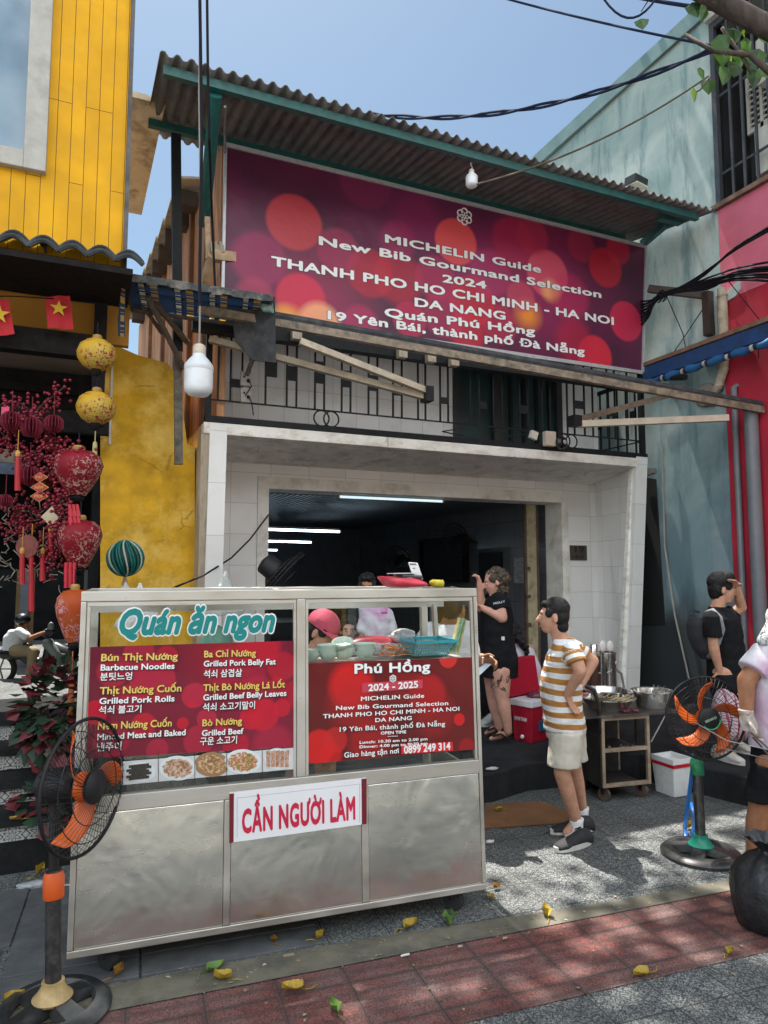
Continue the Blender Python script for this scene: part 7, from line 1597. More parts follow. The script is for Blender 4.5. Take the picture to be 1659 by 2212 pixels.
for s in(0,tw-.025):
    for d in(0,TD-.025):m.obox(TP(s,d,.11),eu*.025,ed*.025,UPV*(zT-.11))
for z in(.11,zS,zT-.028):m.obox(TP(.026,0.001,z),eu*(tw-.052),ed*.024,UPV*.026);m.obox(TP(.026,TD-.026,z),eu*(tw-.052),ed*.024,UPV*.026)
m.build('frame',ANG_,tr)
m=MB();m.obox(TP(-.16,-.03,zT+.001),eu*(tw+.42),ed*(TD+.05),UPV*.016);m.build('top_plate',M('greasy_dark_top',(.05,.045,.04),.4,var=.5,scale=9,dirt=(.25,.22,.2),dscale=7,damt=.4),tr)
m=MB();m.obox(TP(.026,.026,zS-.008),eu*(tw-.052),ed*(TD-.06),UPV*.006);m.build('shelf',DKS,tr)
m=MB();m.obox(TP(.026,.03,.10),eu*(tw-.052),ed*(TD-.06),UPV*.006);m.build('shelf',DKS,tr)
m=MB();m.obox(TP(-.012,.01,.11),eu*.01,ed*(TD-.02),UPV*(zT-.12));m.build('side_sheet',DKS,tr)
m=MB();m.obox(TP(.02,TD-.032,.11),eu*(tw-.04),ed*.005,UPV*(zT-.14));m.build('rear_sheet',DKS,tr)
hp_=[TP(-.015,.005,zT-.12),TP(-.015,.005,zT+.10),TP(-.05,.01,zT+.20),TP(-.13,.02,zT+.245),TP(-.22,.03,zT+.255)]
m=MB();m.tube(hp_,.016,10);m.build('push_handle',M('black_handle_grip',(.025,.025,.027),.4),tr,smooth=True)
m=MB();m.bar(TP(tw+.02,.02,zS+.05),TP(tw+.17,.02,zT),.012);m.build('flap_stay',SS,tr)
for(s,d)in((.04,.05),(tw-.05,.05),(.04,TD-.06),(tw-.05,TD-.06)):
    m=MB();m.lathe([(.02,-.014),(.048,-.014),(.05,0),(.048,.014),(.02,.014)],16,TP(s,d,.051),eu+ed*.5,True,True);w=m.build('castor',M('rusty_castor',(.09,.06,.045),.6,var=.5),tr,smooth=40)
    m=MB();m.bar(TP(s,d,.055),TP(s,d,.112),.045,.03);m.build('fork',DKS,w)
for k in range(6):
    p=TP(.05+.04*k,.06,zS+.0);
m=MB()
for k in range(9):p=TP(.05+.035*k,.04+.03*(k%3),zS+.006);m.bar(p,p+eu*random.uniform(.02,.06)+ed*random.uniform(-.03,.05)+UPV*random.uniform(.0,.03),.006)
tag(m.build('steel_scraps',SS),'small bright steel bits lying on the upper shelf of the trolley','cutlery')
def basin(c,r0,r1,h,label,lip=.02,name='basin',grp='steel basins on the trolley'):
    t=thing(name,label,'basin',c,group=grp);m=MB();m.lathe([(.001,.006),(r0,.006),(r0*1.04,.02),(r1,h),(r1+lip,h+.004),(r1+lip,h-.002),(r1,h-.008),(r0*1.06,.016),(r0*.98,0),(.001,0)],36,c);m.build('bowl',SS,t,smooth=40);return t
zt2=zT+.018
cB=Pd(1312,1520,(A0-EYE).dot(FWD)+.13);cB.z=zt2;basin(cB,.14,.20,.09,'wide shallow steel basin full of skewers on the trolley')
m=MB();random.seed(3)
for k in range(46):
    a=random.uniform(0,6.28);r=random.uniform(0,.12);p=cB+Vector((r*math.cos(a),r*math.sin(a),.055+random.random()*.02));b=random.gauss(.2,.5);m.tube([p,p+Vector((.13*math.cos(b),.13*math.sin(b),.035*random.random()))],.0028,5)
tag(m.build('skewers',M('bamboo_skewer',(.42,.33,.18),.6,var=.4,scale=30)),'heap of bamboo and metal skewers in the shallow basin','skewers')
tag(blob('skewer_meat',cB+Vector((.0,.0,.055)),(.13,.12,.025),4,M('dark_grilled_food',(.10,.075,.05),.5,var=.6,scale=30),.4),'dark grilled food under the skewers in the shallow basin','food')
c2=cB+ed*.26+eu*.16;c2.z=zt2;basin(c2,.12,.17,.10,'second shallow basin half hidden behind the skewer basin')
cB2=Pd(1409,1516,(A0-EYE).dot(FWD)+.20);cB2.z=zt2;basin(cB2,.115,.145,.13,'deep steel basin with chopsticks standing on the trolley flap')
m=MB()
for k in range(14):p=cB2+Vector((random.uniform(-.02,.05),random.uniform(-.05,.05),.10));m.tube([p,p+Vector((random.uniform(.03,.1),random.uniform(-.04,.04),.045+.02*random.random()))],.003,5)
tag(m.build('chopsticks',M('dark_chopstick',(.16,.14,.11),.5,var=.5,scale=40)),'bundle of dark chopsticks leaning in the deep basin','chopsticks')
m=MB();
for k in range(16):p=TP(.21+random.uniform(0,.13),.02+random.uniform(-.02,.05),zt2+.013);m.ball(p,(.016,.012,.011),7,5)
tag(m.build('charcoal_bits',M('red_black_bits',(.10,.02,.03),.5,var=.9,scale=60,dirt=(.35,.05,.08),dscale=50,damt=.9),smooth=True),'scatter of dark red bits on the trolley top between the basins','food scraps')
# tall pot, flask and ladles on the low table behind
D0=6.3
tbp=thing('low_table','low grey table against the white wall behind the trolley carrying the pots','table',Vector((J(1305,1560).x,J(1305,1560).y,PLZ)));tz=J(1305,1508).z
c=J(1305,1500);m=MB();m.box(c.x-.22,c.x+.26,c.y-.16,c.y+.2,tz-.03,tz);m.build('top',M('grey_table_top',(.26,.27,.28),.5),tbp)
for(dx,dy)in((-.2,-.14),(.24,-.14),(-.2,.18),(.24,.18)):m=MB();m.box(c.x+dx-.015,c.x+dx+.015,c.y+dy-.015,c.y+dy+.015,PLZ,tz-.03);m.build('leg',DKS,tbp)
pt=thing('stock_pot','tall stainless stock pot with wire handle on the low table','pot',Vector((J(1312,1500).x,J(1312,1500).y,tz)));pc_=ORG[pt.name]
hpt=J(1312,1409).z-tz
m=MB();m.lathe([(.001,0),(.078,0),(.082,.01),(.082,hpt-.02),(.086,hpt-.012),(.086,hpt),(.076,hpt),(.074,.02),(.001,.02)],32,pc_);m.build('body',SS,pt,smooth=40)
m=MB();m.tube([pc_+RGT*-.085-FWD*.03+UPV*hpt*.55,pc_-FWD*.092+UPV*hpt*.58,pc_+RGT*.085-FWD*.03+UPV*hpt*.80],.005,6);m.build('wire_handle',SS,pt)
fk=thing('flask','slim dark steel flask beside the stock pot','flask',Vector((J(1290,1500).x,J(1290,1500).y,tz)));fc_=ORG[fk.name]-RGT*.02
m=MB();hf=J(1290,1418).z-tz;m.lathe([(.001,0),(.045,0),(.045,hf),(.04,hf),(.001,hf)],24,fc_);m.build('body',M('dark_brown_steel',(.12,.07,.05),.3,metal=.7),fk,smooth=40)
m=MB();m.lathe([(.034,hf),(.034,hf+.10),(.03,hf+.105),(.001,hf+.105)],20,fc_);m.build('lid',SS,fk,smooth=40)
for i,(u,lab)in enumerate(((1302,'left white ladle bowl standing in the stock pot'),(1318,'right white ladle bowl standing in the stock pot'))):
    t=thing('ladle',lab,'ladle',J(u,1400),group='ladles in the stock pot');p=J(u,1396);m=MB();m.ball(p,(.042,.02,.052),14,10);m.build('bowl',M('white_plastic_ladle',(.62,.58,.56),.4),t,smooth=True);m=MB();m.tube([p-UPV*.04,pc_+UPV*.1],.007,6);m.build('handle',SS,t)
m=MB();a=J(1345,1520);m.tube([J(1330,1445),J(1342,1455),J(1347,1480),J(1349,1520)],.012,8);tag(m.build('grey_hook_pipe',M('grey_hook_pipe',(.18,.18,.18),.5)),'grey curved hose end beside the stock pot','hose')
cm=thing('chrome_tray','wide chrome tray under the stock pot','tray',pc_);
m=MB();m.lathe([(.001,.002),(.13,.002),(.15,.022),(.155,.022),(.135,.0)],28,J(1330,1505));m.build('dish',SS,cm,smooth=40)

# red cooler with its lid open
cl=thing('red_cooler','red cooler box standing open with white rim on the shop platform','cooler',Vector((Pz(1150,1600,PLZ).x,Pz(1150,1600,PLZ).y,PLZ)))
a=Pz(1150,1608,PLZ);bx=Vector((.97,-.24,0));by=Vector((.24,.97,0));k0=Vector((a.x,a.y,PLZ));left=k0
RDP=M('red_cooler_plastic',(.36,.010,.030),.4,var=.1,scale=4)
lw,rw,hh_=.36,.46,Pd(1150,1524,(a-EYE).dot(FWD)).z-PLZ
d1=(Pz(1106,1598,PLZ)-a);d1.z=0;lw=d1.length;d1.normalize();d2=Vector((-d1.y,d1.x,0));d2=d2 if d2.dot(RGT)>0 else-d2
rw=.44
def CB(s,t_,z):return k0+d1*s+d2*t_+UPV*z
m=MB();m.hexa([CB(.012,.012,0),CB(.012,rw-.012,0),CB(lw-.012,rw-.012,0),CB(lw-.012,.012,0),CB(0,0,hh_),CB(0,rw,hh_),CB(lw,rw,hh_),CB(lw,0,hh_)]);m.build('tub',RDP,cl,bevel=.008)
m=MB();zt3=hh_+.001;m.hexa([CB(-.012,-.012,zt3),CB(-.012,rw+.012,zt3),CB(lw+.012,rw+.012,zt3),CB(lw+.012,-.012,zt3),CB(-.012,-.012,zt3+.055),CB(-.012,rw+.012,zt3+.055),CB(lw+.012,rw+.012,zt3+.055),CB(lw+.012,-.012,zt3+.055)]);m.build('white_rim',M('white_cooler_plastic',(.60,.62,.64),.4),cl,bevel=.006)
lid0=CB(lw+.02,-.02,hh_+.06);lh=UPV*.34+d1*.05
m=MB();m.obox(lid0,d2*(rw+.04),d1*.05,lh);m.build('lid',RDP,cl,bevel=.010)
m=MB();text_into(m,'HUYNH THANH',CB(lw-.04,-.004,hh_*.60),CB(.05,-.004,hh_*.60),.034,-d2,.03,lift=.004);m.build('side_lettering',WHV,cl)
m=MB();text_into(m,'Fa',CB(-.003,.14,hh_*.66),CB(-.003,.26,hh_*.66),.085,-d1,.035,.35,lift=.004);m.build('script_letter',WHV,cl)
m=MB();m.hexa([CB(-.004,.10,hh_*.30),CB(-.004,.34,hh_*.30),CB(.004,.34,hh_*.30),CB(.004,.10,hh_*.30),CB(-.005,.10,hh_*.60),CB(-.005,.34,hh_*.60),CB(.003,.34,hh_*.60),CB(.003,.10,hh_*.60)]);m.build('blue_sticker',M('blue_sticker',(.02,.10,.19),.4),cl)
m=MB();m.lathe([(.016,0),(.02,.01),(.012,.022)],12,CB(lw*.45,-.002,.05),-d2,True,True);m.build('drain_tap',WHV,cl)
tag(blob('meat_bag',CB(lw*.5,rw*.55,hh_+.075),(.10,.09,.035),12,M('raw_meat_bag',(.13,.03,.045),.25,var=.7,scale=24),.4),'bag of dark red meat lying on the rim of the red cooler','food')

# white foam box with red tape
fb=thing('foam_box','white foam box with red tape round its top beside the trolley','box',Pz(1450,1722))
FOAM=M('white_foam',(.66,.68,.68),.75,var=.05,bump=.3,bscale=80,dirt=(.32,.32,.30),dscale=5,damt=.5)
kq=Pz(1457,1727);u1=Pz(1409,1709)-kq;u1.z=0;l1=u1.length;u1.normalize();u2=Vector((-u1.y,u1.x,0));u2=u2 if u2.dot(RGT)>0 else-u2;l2=.21;hfz=Pd(1457,1642,(kq-EYE).dot(FWD)).z
def FB(s,t_,z,g=0):return Vector((kq.x,kq.y,0))+u1*(s*l1+(s-.5)*2*g)+u2*(t_*l2+(t_-.5)*2*g)+UPV*z
m=MB();m.hexa([FB(.0,.0,.002,-.018),FB(0,1,.002,-.018),FB(1,1,.002,-.018),FB(1,0,.002,-.018),FB(0,0,hfz),FB(0,1,hfz),FB(1,1,hfz),FB(1,0,hfz)])
m.build('box',FOAM,fb,bevel=.008)
m=MB();m.hexa([FB(0,0,hfz-.028,.0025),FB(0,1,hfz-.028,.0025),FB(1,1,hfz-.028,.0025),FB(1,0,hfz-.028,.0025),FB(0,0,hfz-.004,.003),FB(0,1,hfz-.004,.003),FB(1,1,hfz-.004,.003),FB(1,0,hfz-.004,.003)]);m.build('red_tape',M('red_tape',(.50,.012,.03),.35),fb)
m=MB()
for(s0,s1,t0,t1)in((0,1,0,.08),(0,1,.92,1),(0,.07,.08,.92),(.93,1,.08,.92)):m.hexa([FB(s0,t0,hfz),FB(s0,t1,hfz),FB(s1,t1,hfz),FB(s1,t0,hfz),FB(s0,t0,hfz+.035),FB(s0,t1,hfz+.035),FB(s1,t1,hfz+.035),FB(s1,t0,hfz+.035)])
m.build('rim',FOAM,fb)
m=MB();m.tube([Pd(1500,1630,4.45),Pd(1495,1665,4.5),Pd(1487,1730,4.5),Pz(1480,1800)+UPV*.04,Pz(1482,1812)+UPV*.012,Pz(1490,1815)+UPV*.012,Pd(1499,1790,4.6),Pd(1501,1765,4.62),Pd(1492,1735,4.7)],.013,8);tag(m.build('blue_hose',M('blue_hose',(.015,.13,.42),.35),smooth=True),'bright blue hose looping down behind the right fan base','hose')
m=MB();c_=[Pz(1043,1792),Pz(1100,1788),Pz(1240,1778),Pz(1241,1762),Pz(1196,1743),Pz(1168,1733),Pz(1050,1741)]
m.prism([p+UPV*.005 for p in c_],(0,0,.006));cb_=tag(m.build('cardboard_sheet',M('brown_cardboard',(.20,.095,.04),.85,var=.25,scale=10,dirt=(.10,.05,.02),dscale=5,damt=.6)),'flattened brown cardboard sheet on the paving below the platform','cardboard')

# black bin bag
D0=3.55
bb_c=Pz(1668,2028);bb_=thing('bin_bag','black plastic bin bag tied at the top below the gloved vendor','bin bag',Vector((bb_c.x,bb_c.y,0)))
m=MB();o_=ORG[bb_.name]+RGT*.06+FWD*.12;rings=[];NB=40
for(z,r)in((.0,.13),(.02,.155),(.08,.17),(.16,.172),(.24,.16),(.29,.13),(.325,.09),(.345,.05),(.36,.035),(.385,.06),(.42,.10)):
    ring_=[]
    for k in range(NB):
        a=2*math.pi*k/NB;w=.10*noise.noise(Vector((math.cos(a)*2.2,math.sin(a)*2.2,z*5)))+(.16*math.sin(a*9+z*9)*max(0,(z-.15))*3);ring_.append(m.bm.verts.new(o_+Vector((r*(1+w)*math.cos(a),r*(1+w)*math.sin(a),z+.012*noise.noise(Vector((a*3,z*9,1)))))))
    rings.append(ring_)
for a,b in zip(rings,rings[1:]):
    for k in range(NB):m.bm.faces.new((a[k],a[(k+1)%NB],b[(k+1)%NB],b[k]))
m.bm.faces.new(rings[0][::-1])
m.build('sack',M('black_bin_film',(.014,.015,.017),.42,var=.4,scale=12,bump=1.0,bscale=16),bb_,smooth=True)

# ================================================================== LITTER AND LEAVES
def leafmesh(L,W,curl,stem=True,seed=0):
    m=MB();rnd=random.Random(seed);N=9;rows=[]
    for i in range(N+1):
        t=i/N;w=W*(math.sin(math.pi*min(1,t*.92+.06))**.65)*(1-.55*t**2.2)*(1.12 if t<.45 else 1);x=L*t
        rows.append([m.bm.verts.new((x,w*s,curl*(abs(s)**1.5)*W*1.4+curl*.25*L*(t-.5)**2*2+.004*rnd.random()))for s in(-1,-.5,0,.5,1)])
    for A,B in zip(rows,rows[1:]):
        for j in range(4):m.bm.faces.new((A[j],A[j+1],B[j+1],B[j]))
    if stem:m.tube([(0,0,.003),(-L*.35,.01,.012),(-L*.75,.03*(seed%3-1),.006)],.0022,5)
    zmin=min(v.co.z for v in m.bm.verts)
    for v in m.bm.verts:v.co.z-=zmin
    return m
YLW=M('yellow_leaf',(.36,.25,.02),.6,var=.4,scale=18,dirt=(.18,.09,.02),dscale=26,damt=.6);GRL_=M('green_leaf',(.07,.16,.025),.5,var=.25,scale=18,dirt=(.3,.26,.02),dscale=12,damt=.5);BRL=M('brown_yellow_leaf',(.25,.13,.015),.6,var=.4,scale=22)
LV=[(447,2102,.10,20,'g','green fallen leaf pointing right beside the kerb under the cart middle'),(498,2118,.09,160,'y','yellow fallen leaf by the concrete band next to the green one'),(245,2114,.07,60,'b','curled brown yellow leaf on the grey kerbstone left of the cart middle'),(655,2138,.11,170,'y','curled yellow leaf on the red strip near the bottom centre'),
      (730,2192,.085,100,'g','green leaf folded on the red strip at the bottom edge'),(682,2032,.06,30,'y','small yellow leaf on the paving in front of the cart'),(592,2037,.06,80,'b','dark brown leaf in the shade under the cart'),(873,2008,.09,5,'y','brown spotted yellow leaf on paving below the right cart panel'),(975,1988,.10,240,'g','bright green leaf with long stem under the right castor'),
      (1057,1937,.065,260,'y','yellow leaf by the right cart corner'),(1065,1920,.06,10,'b','curled brown leaf behind the right cart corner'),(1183,1985,.085,80,'y','yellow green leaf standing on the concrete band at centre right'),(1403,2103,.10,175,'y','large yellow leaf on the border of red strip and grey paving'),(1572,2064,.06,20,'y','small yellow leaf near the bin bag'),
      (1482,1790,.075,10,'y','yellow leaf in the sun patch beside the blue hose'),(1266,1742,.05,90,'y','small yellow leaf behind the striped person near the castor'),(1085,1752,.07,185,'y','yellow leaf lying on the brown cardboard'),(78,1893,.085,70,'y','yellow leaf at the foot of the left steps by the litter film'),(45,1790,.08,160,'y','yellow leaf on the lowest tiled step'),(10,2170,.09,0,'y','yellow leaf by the left fan base at the left edge')]
for i,(u,v,L,ang,c,lab)in enumerate(LV):
    p=Pz(u,v,.016 if 'kerbstone' in lab else.009)
    if 'step' in lab and 'lowest' in lab:p=Py(u,v,4.62);p.z=.302
    if 'cardboard' in lab:p.z=.014
    o=leafmesh(L*.82,L*.30,.5+.3*(i%3),True,i).build('fallen_leaf',{'y':YLW,'g':GRL_,'b':BRL}[c],local=True,smooth=True)
    o.location=p;o.rotation_euler=(R(8*(i%3)),R(-6*(i%2)),R(ang));tag(o,lab,'leaf','fallen leaves on the paving')
tag(blob('litter_film',Pz(75,1918)+UPV*.018,(.085,.035,.018),3,thinbag('grey_litter_film',(.5,.53,.56),.8),.5,flat=-.012),'crumpled pale plastic film on the ground at the lower left','litter')
for(u,v,r,lab)in((1058,1818,.02,'scrap of white tissue on the paving right of the cart'),(1062,1660,.035,'white paper scrap on the dark platform by the cart'),(868,2048+64,.0,'')):
    if r:
        p=Pz(u,v,.012 if v>1700 else PLZ+.012);tag(blob('paper_scrap',p,(r*1.5,r*.7,.010),u,M('white_tissue',(.6,.6,.6),.8),.5),lab,'litter','paper scraps on the ground')
m=MB();p=Pz(612,2072);m.obox(p+UPV*.006,E1*.05,E2*.015,UPV*.006);tag(m.build('wood_chip',M('tan_wood_chip',(.25,.2,.13),.8)),'small tan wood chip on the edge of the red strip','litter')
m=MB();p=Pz(868,2072-30);m.tube([Pz(866,2058+12)+UPV*.01,Pz(884,2054+12)+UPV*.01],.005,8);tag(m.build('cigarette_butt',M('white_butt',(.6,.58,.55),.7)),'white cigarette butt on the red strip at centre','litter')
tube_=MB();tube_.tube([Pz(120,1920)+UPV*.02,Pz(172,1920)+UPV*.02],.005,6);tag(tube_.build('thin_stick',M('pale_stick',(.4,.38,.33),.7)),'thin pale stick lying by the cart foot beside the orange clamp','litter')

# ================================================================== HANGING THINGS AT LEFT
# green twine ball
tb2=thing('twine_ball','ball of teal and white twine hanging on the yellow wall above the cart','twine',Pd(271,1245,6.0));c=Pd(271,1206,6.0);rr_=38/1502*6.0
TWT=M('teal_twine',(.008,.15,.13),.5,var=.5,scale=30);TWW=M('pale_twine',(.46,.52,.42),.6)
MB().ball(c,(rr_*.90,rr_*.8,rr_*.94),18,12).build('core',M('dark_teal_twine',(.006,.06,.055),.6),tb2,smooth=True)
mt_,mw_=MB(),MB()
for k in range(26):
    a=k*.73;pts=[]
    for j in range(15):
        t_=math.pi*j/14;rr2=rr_*math.sin(t_);ph=a+(j/14-.5)*.8;pts.append(c+Vector((rr2*math.cos(ph),rr2*math.sin(ph)*.9,rr_*math.cos(t_))))
    (mw_ if k%5==0 else mt_).tube(pts,.008,5)
mt_.build('teal_strands',TWT,tb2);mw_.build('white_strands',TWW,tb2)
m=MB();m.tube([c-UPV*rr_,c-UPV*(rr_+.07)+RGT*.02],.012,6);m.tube([c-UPV*rr_,c-UPV*(rr_+.08)-RGT*.02],.010,6);m.build('loose_ends',M('tan_twine_end',(.35,.24,.14),.7),tb2)
hangbag(Pd(270,1300,5.6),.10,.16,5,WB,'white bag tied below the twine ball peeping over the cart')

def lantern(u,v,wpx,hpx,Y,mat,prof,label,tassel=None,name='lantern',fold=0):
    c=Py(u,v,Y);k=(c-EYE).dot(FWD)/1502;r,h=wpx*k/2,hpx*k
    t=thing(name,label,'lantern',c-UPV*h/2,group='silk lanterns of the souvenir shop');pts=[(max(.001,r*a),h*(b-.5))for a,b in prof]
    MB().lathe(pts,28,c).build('silk_body',mat,t,smooth=40)
    m=MB();m.lathe([(r*.24,0),(r*.26,.025),(r*.2,.04)],16,c+UPV*(h*.5-.004),cap0=True,cap1=True);m.build('top_ring',M('gold_ring',(.35,.2,.05),.4),t)
    m=MB();m.lathe([(r*.22,0),(r*.3,-.02),(r*.2,-.045),(r*.06,-.06)],16,c-UPV*(h*.5-.002),cap0=True,cap1=True);m.build('bottom_ring',BWOOD,t)
    m=MB();m.tube([c+UPV*h*.5,c+UPV*(h*.5+.14)],.005,5);m.build('hanger',CAB,t)
    if tassel:
        m=MB();p=c-UPV*(h*.5+.05);m.tube([p,p-UPV*tassel[0]],.004,5);m.tube([p-UPV*tassel[0],p-UPV*(tassel[0]+.03),p-UPV*(tassel[0]+tassel[1])],[.014,.018,.022],10);m.build('tassel',tassel[2],t)
    return t
def silk(name,base,alt,fl,sc=16):
    m,t,n,l,b=_nt(name);tc=nd(t,'ShaderNodeTexCoord');ob=tc.outputs['Object']
    n1=nd(t,'ShaderNodeTexNoise',ins={'Scale':3.0,'Detail':3});l.new(ob,n1.inputs['Vector']);r1=ramp(t,[(.4,base),(.65,alt)]);l.new(n1.outputs[0],r1.inputs[0])
    n2=nd(t,'ShaderNodeTexNoise',ins={'Scale':sc,'Detail':3,'Distortion':1.5});l.new(ob,n2.inputs['Vector']);r2=ramp(t,[(.54,0.0),(.57,.95)]);l.new(n2.outputs[0],r2.inputs[0])
    n3=nd(t,'ShaderNodeTexNoise',ins={'Scale':4.0,'Detail':1});l.new(ob,n3.inputs['Vector']);r3=ramp(t,[(.36,0.0),(.46,1.0)]);l.new(n3.outputs[0],r3.inputs[0])
    mx=nd(t,'ShaderNodeMixRGB');mx.inputs[2].default_value=c4(fl);l.new(mth(t,l,'MULTIPLY',r2.outputs[0],r3.outputs[0]),mx.inputs[0]);l.new(r1.outputs[0],mx.inputs[1]);l.new(mx.outputs[0],b.inputs['Base Color']);b.inputs['Roughness'].default_value=.5;b.inputs['Specular IOR Level'].default_value=.2;return m
GSILK=silk('gold_blossom_silk',(.50,.30,.02),(.46,.36,.08),(.26,.012,.04),34);RSILK=silk('red_blossom_silk',(.20,.006,.016),(.13,.006,.014),(.42,.26,.22),38);OSILK=silk('orange_blossom_silk',(.34,.055,.012),(.42,.10,.02),(.50,.28,.32),34)
round_p=[(.22,1),(.55,.95),(.85,.8),(1,.55),(.95,.35),(.7,.13),(.4,.02),(.22,0)]
bulb_p=[(.2,1),(.6,.97),(.9,.85),(1,.68),(.92,.52),(.72,.32),(.5,.12),(.36,.02),(.3,0)]
YT=M('pale_yellow_tassel',(.42,.38,.16),.7)
lantern(209,766,83,68,5.95,GSILK,round_p,'upper of the two round gold blossom lanterns by the black post')
lantern(208,881,84,70,5.95,GSILK,round_p,'lower of the two round gold blossom lanterns, with a pale tassel',(.10,.22,YT))
lantern(168,1022,104,100,5.8,RSILK,bulb_p,'upper red silk lantern among the berry sprays')
lantern(172,1175,92,104,5.7,RSILK,bulb_p,'lower red silk lantern hanging above the orange one')
lantern(160,1330,76,112,5.2,OSILK,bulb_p,'orange blossom lantern with long orange tassel at the cart corner',(.16,.30,M('orange_tassel',(.50,.16,.05),.7)))
m=MB();m.tube([Pd(150,1585,4.7),Pd(148,1500,4.75),Pd(157,1420,4.8)],.004,5);tag(m.build('lantern_string',CAB),'thin dark string trailing below the orange lantern tassel','string')
# flags on a string
def flagmat():
    return M('red_flag_cloth',(.50,.018,.03),.75,var=.1,scale=4)
for(pts,st,lab)in(([(97,641),(151,638),(159,712),(103,708)],(127,666,19),'whole red paper flag with yellow star on the string under the eave'),([(-45,648),(18,646),(32,722),(-40,728)],(-2,678,22),'red flag with yellow star cut by the left edge of the photo')):
    t=thing('star_flag',lab,'flag',Py(*pts[3],6.25),group='red star flags under the eave');m=MB();P=[Py(u,v,6.25)for u,v in pts];N=8;rows=[]
    for i in range(N+1):a,b=P[0].lerp(P[1],i/N),P[3].lerp(P[2],i/N);rows.append([m.bm.verts.new(a.lerp(b,j/4)+Vector((0,.012*math.sin(i*1.1+j*.5),0)))for j in range(5)])
    for A,B in zip(rows,rows[1:]):
        for j in range(4):m.bm.faces.new((A[j],A[j+1],B[j+1],B[j]))
    m.build('cloth',flagmat(),t,smooth=True);c=Py(st[0],st[1],6.225);rs=st[2]/1502*5.5
    m=MB();m.prism([c+Vector((math.sin(k*math.pi/5),0,math.cos(k*math.pi/5)))*rs*(1 if k%2==0 else.40)for k in range(10)],(0,-.004,0));m.build('star',M('yellow_star_cloth',(.62,.42,.02),.6),t)
m=MB();m.tube([Py(-40,640,6.25),Py(30,747-107,6.25),Py(110,645,6.25),Py(232,658,6.3)],.005,5);tag(m.build('flag_string',CAB),'dark string carrying the star flags under the tile eave','string')

# berry sprays, paper honeycomb hearts, charms
BER=M('crimson_berry',(.19,.005,.020),.35,var=.4,scale=18);TWG=M('dark_twig',(.04,.025,.02),.8)
def spray(path,Y,n,seed,label,spread=.05):
    rnd=random.Random(seed);P=[Py(u,v,Y)for u,v in path];t=thing('berry_spray',label,'berry spray',P[-1],group='red berry sprays of the souvenir shop');m=MB();m.tube(P,.006,5);m.build('twig',TWG,t);m=MB();k=len(P)-1
    for i in range(n):
        f=rnd.random()*k;j=min(int(f),k-1);p=P[j].lerp(P[j+1],f-j)+Vector((rnd.gauss(0,spread),rnd.gauss(0,spread),rnd.gauss(0,spread*.8)));m.ico(p,.0135+.003*rnd.random(),1)
    m.build('berries',BER,t,smooth=True)
spray([(0,875),(40,868),(90,905),(40,915)],6.1,95,1,'berry spray along the top left under the porch beam');spray([(62,915),(85,880),(140,835)],6.0,70,2,'berry spray pointing up right below the porch beam')
spray([(20,905),(48,932),(60,905)],6.05,50,3,'short berry cluster left of the honeycomb balls');spray([(55,1000),(80,975),(118,960)],6.0,80,4,'berry spray arching up in front of the upper red lantern');spray([(118,1000),(140,968),(175,975),(160,1000)],5.75,70,5,'berry spray across the top of the upper red lantern')
spray([(100,1010),(118,1040),(140,1010)],5.9,80,6,'dense berry cluster left of the upper red lantern');spray([(125,1065),(140,1120),(130,1160)],5.7,120,7,'hanging berry spray between the two red lanterns',.06);spray([(55,1080),(70,1120),(60,1150)],6.1,70,8,'dim berry spray behind the diamond charms',.06);spray([(95,1060),(112,1095),(135,1075)],5.95,60,9,'short berry cluster above the card');spray([(-5,925),(25,960),(55,985)],6.15,110,10,'berry spray trailing down at the far left edge',.06);spray([(20,1090),(45,1120),(30,1150)],6.2,80,11,'dark berry cluster below the single red tassel',.06);spray([(100,935),(125,960),(110,985)],6.1,90,12,'berry cluster below the lone honeycomb ball');spray([(70,1010),(95,1030),(78,1050)],6.0,90,13,'berry cluster beside the column of diamond charms');spray([(105,1165),(122,1195),(112,1235)],5.9,100,14,'berry spray left of the lower red lantern',.055)
HNY=M('crimson_paper',(.17,.008,.025),.7,var=.3,scale=30)
def honeycomb(u,v,rpx,Y,label):
    c=Py(u,v,Y);r=rpx/1502*(c-EYE).dot(FWD);m=MB()
    for k in range(18):
        a=2*math.pi*k/18;d=Vector((math.cos(a),math.sin(a),0));m.prism([c+d*r*.05+UPV*r*.95]+[c+d*r*(math.sin(math.pi*j/8)**.7)*(1.0+.08*(j%2))+UPV*r*math.cos(math.pi*j/8)*.95 for j in range(1,8)]+[c+d*r*.05-UPV*r*.95],Vector((-d.y,d.x,0))*.003)
    m.tube([c+UPV*r*.9,c+UPV*(r+.16)],.003,4);tag(m.build('paper_ball',HNY),label,'paper ornament','crimson honeycomb paper ornaments')
for(u,v,r,lab)in((116,1057*.8641+2,20,'honeycomb paper ball hanging alone on a string at right'),(68,1066*.8641+2,23,'honeycomb paper ball in the middle of the ornaments'),(25,1052*.8641,22,'honeycomb paper ball at the left of the ornaments'),(64,1028,22,'tall honeycomb lantern above the first diamond charm'),(160,1050,26,'honeycomb fan in front of the upper red lantern'),(12,1245*.8641+5,14,'small pink paper blossom at the left edge'),(150,1200-20,24,'honeycomb ball touching the lower red lantern')):honeycomb(u,v,r,5.95,lab)
RT=M('red_silk_tassel',(.38,.012,.02),.6);GLD=M('gold_charm',(.50,.26,.04),.4)
